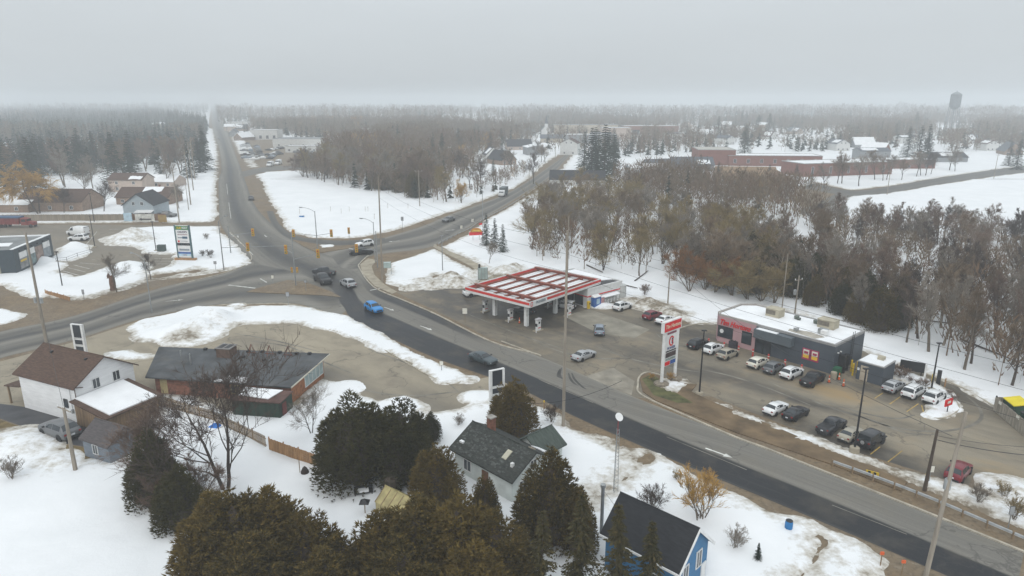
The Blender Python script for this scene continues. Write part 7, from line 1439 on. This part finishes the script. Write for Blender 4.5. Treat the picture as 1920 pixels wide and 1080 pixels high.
# ---- far forest, one mass per tract
FARM=None
def farmat(name,c):
    m,t,b=new_mat(name); f=attr(t,'tint'); n=t.nodes.new('ShaderNodeValToRGB'); e=n.color_ramp.elements
    for i,(pos,col) in enumerate(c):
        q=e[i] if i<2 else e.new(pos); q.position=pos; q.color=(*col,1)
    t.links.new(f,n.inputs[0]); t.links.new(n.outputs[0],b.inputs['Base Color']); b.inputs['Roughness'].default_value=.95; b.inputs['Specular IOR Level'].default_value=.1; return m
FARM=farmat('far_wood',[(0,(.016,.026,.015)),(.3,(.030,.038,.020)),(.36,(.115,.088,.056)),(.6,(.155,.10,.063)),(.85,(.165,.13,.09)),(1,(.34,.20,.06))])
def far_forest(name,label,poly,n,dmin,seed,hs,pcon,k=34,willow=.0,clump=2.2,wide=1.0):
    gate=lambda p:min(1,max(.04,1.5*(math.sin(p[0]*.021+seed)+math.sin(p[1]*.013+p[0]*.009+2*seed)+math.sin(p[0]*.047-p[1]*.031))+clump))
    pts=np.array(scatter(poly,n,dmin,seed,14,gate)); rs=np.random.RandomState(seed); keep=np.ones(len(pts),bool)
    for hx,hy,hw in HP:
        keep&=~((np.abs(pts[:,0]-hx*pts[:,1]/hy)<hw)&(pts[:,1]>hy-hy*.10)&(pts[:,1]<hy+16))
    pts=pts[keep]; hn=.55+.95*fbm(pts[:,0],pts[:,1],70,3,seed); m=len(pts); con=rs.rand(m)<np.clip(pcon*2.4*fbm(pts[:,0],pts[:,1],90,2,seed+5)**1.5*1.6,0,1); Hh=rs.uniform(*hs,m)*np.where(con,1.2,1)*hn; P=[];Q=[];W=[];T=[]
    tint=np.where(con,rs.uniform(0,.3,m),rs.uniform(.38,.88,m)); wl=rs.rand(m)<willow; tint[wl&~con]=1
    for c in (0,1):
        ix=np.where(con==bool(c))[0]
        if len(ix)==0: continue
        b=np.repeat(ix,k); N_=len(b); x,y,h=pts[b,0],pts[b,1],Hh[b]; a=rs.uniform(0,2*np.pi,N_)
        if c: # drooping tiers
            f=rs.beta(1,1.3,N_); rr_=h*.21*(1-f)+.2; p=np.stack([x,y,h*(.08+.9*f)],1); q=p+np.stack([np.cos(a)*rr_,np.sin(a)*rr_,-.32*rr_],1); w=h*.05*(1.1-f)
        else: # upswept sprays
            f=rs.uniform(.25,.95,N_); sp=h*.30*np.sqrt(np.clip(1-((f-.55)/.5)**2,.1,1))*rs.uniform(.2,1,N_); cx=x+np.cos(a)*sp*.7; cy=y+np.sin(a)*sp*.7
            p=np.stack([cx,cy,h*f],1); a2=a+rs.normal(0,.6,N_); l=h*.13*rs.uniform(.6,1.4,N_); q=p+np.stack([np.cos(a2)*l*.6,np.sin(a2)*l*.6,l],1); w=(h*.007+.05)*wide+0*f
        P.append(p);Q.append(q);W.append(w);T.append(tint[b]+rs.normal(0,.015,N_))
        # trunks
        p=np.stack([pts[ix,0],pts[ix,1],np.zeros(len(ix))],1); q=p.copy(); q[:,2]=Hh[ix]*.9; P.append(p);Q.append(q);W.append(Hh[ix]*.012);T.append(np.where(con[ix],.2,.7))
    P=np.concatenate(P);Q=np.concatenate(Q);W=np.concatenate(W);T=np.concatenate(T); V,F=slivers(P,Q,W,rs)
    me=npmesh(name,V,F,FARM,False,{'tint':np.tile(np.clip(T,0,1),3)}); o=put(name,me); o['kind']='stuff'; o['label']=label; o['category']='forest'; return o
far_forest('far_wood','grey brown winter wood between highway and town road',[(-97.75,356.43),(-65.22,322.88),(-35.5,284.37),(-25.28,294.96),(-17.45,410.97),(0.0,520.65),(20.47,669.29),(-40.4,883.87),(-203.66,1029.84),(-326.65,1074.09),(-383.81,1029.84),(-233.62,728.38),(-137.7,515.18)],4200,3.2,21,(9,15),.07,60,.02,2.6,1.2)
far_forest('far_wood','dark mixed forest on the left of the highway',[(-252.64,312.34),(-227.64,341.26),(-183.98,410.97),(-265.89,603.8),(-457.38,1051.5),(-904.7,1809.87),(-1178.85,1809.87),(-1209.59,1534.1)],5600,3.3,22,(12,18),.8,60,.01,4.5,1.4)
far_forest('far_wood','winter wood behind the creek and school lawns',[(32.97,302.45),(77.73,312.34),(100.89,281.01),(99.64,234.81),(98.84,208.52),(84.6,197.8),(69.62,226.83),(47.24,251.14)],900,3.0,23,(8,13),.04,80)
far_forest('far_wood','hazy trees spread through the far town',[(13.59,440.79),(47.55,440.79),(126.7,484.57),(211.49,509.82),(289.82,509.82),(403.39,509.82),(878.5,1122.28),(531.43,1296.51),(37.45,1232.77),(-86.16,1029.84),(-30.7,669.29)],6800,5.0,24,(8,15),.2,50,0,.4,1.5)
far_forest('far_wood','hazy forest along the horizon',[(-430.81,1029.84),(-47.0,1029.84),(878.5,1122.28),(1904.85,1877.28),(1494.85,2672.01),(438.64,2416.56),(-525.22,2672.01),(-1014.36,2416.56)],10000,7,25,(10,23),.2,28,0,1.2,2.4)
far_forest('far_wood','hazy forest on the horizon left of the highway',[(-1272.06,1445.85),(-1080.36,1877.28),(-817.38,1877.28),(-1282.39,2987.56),(-1823.11,3174.92),(-2686.69,2821.02)],3200,7,26,(11,25),.45,30,0,1.2,2.4)
far_forest('far_wood','trees lining the right side of the far highway',[(-239.29,618.96),(-204.7,669.29),(-289.67,951.34),(-452.05,1122.28),(-424.54,1029.84)],260,6,27,(10,16),.15,36)

far_forest('wood_thicket','thicket of bare saplings filling the wood behind the fuel station',WA,190,2.3,31,(3,8),0,90)
far_forest('wood_thicket','thicket of bare saplings filling the wood behind the restaurant',WB+WC[1:4],110,3.0,32,(5,10),.05,90)
far_forest('wood_thicket','thin saplings filling the wood beside the drive through lane',WD,80,3.2,33,(5,9),0,70)
far_forest('wood_thicket','thicket of bare saplings filling the wood across the creek',WE,200,3.2,34,(4,9),0,90)
far_forest('wood_thicket','thicket of bare saplings along the top of the open snowfield',WF,260,3.2,35,(6,12),.08,80)
far_forest('wood_thicket','bare brush along the bridge road bank',[(-18.72,238.39),(-12.25,260.87),(0.0,312.34),(11.54,372.97),(7.8,404.12),(-7.78,334.13),(-17.55,281.01),(-21.88,253.85)],110,3.0,36,(3,9),.03,70,.05)
# ---------------------------------------------------------------- winter haze
hm=bpy.data.materials.new('haze'); hm.use_nodes=True; t=hm.node_tree; t.nodes.clear()
pv=t.nodes.new('ShaderNodeVolumePrincipled'); o_=t.nodes.new('ShaderNodeOutputMaterial'); t.links.new(pv.outputs[0],o_.inputs['Volume'])
pv.inputs['Color'].default_value=(.79,.82,.84,1); pv.inputs['Density'].default_value=.00074; pv.inputs['Anisotropy'].default_value=0.2
hz=MB().box(-6100,6100,-400,6100,-1.2,62).build('haze',hm); hz['kind']='stuff'
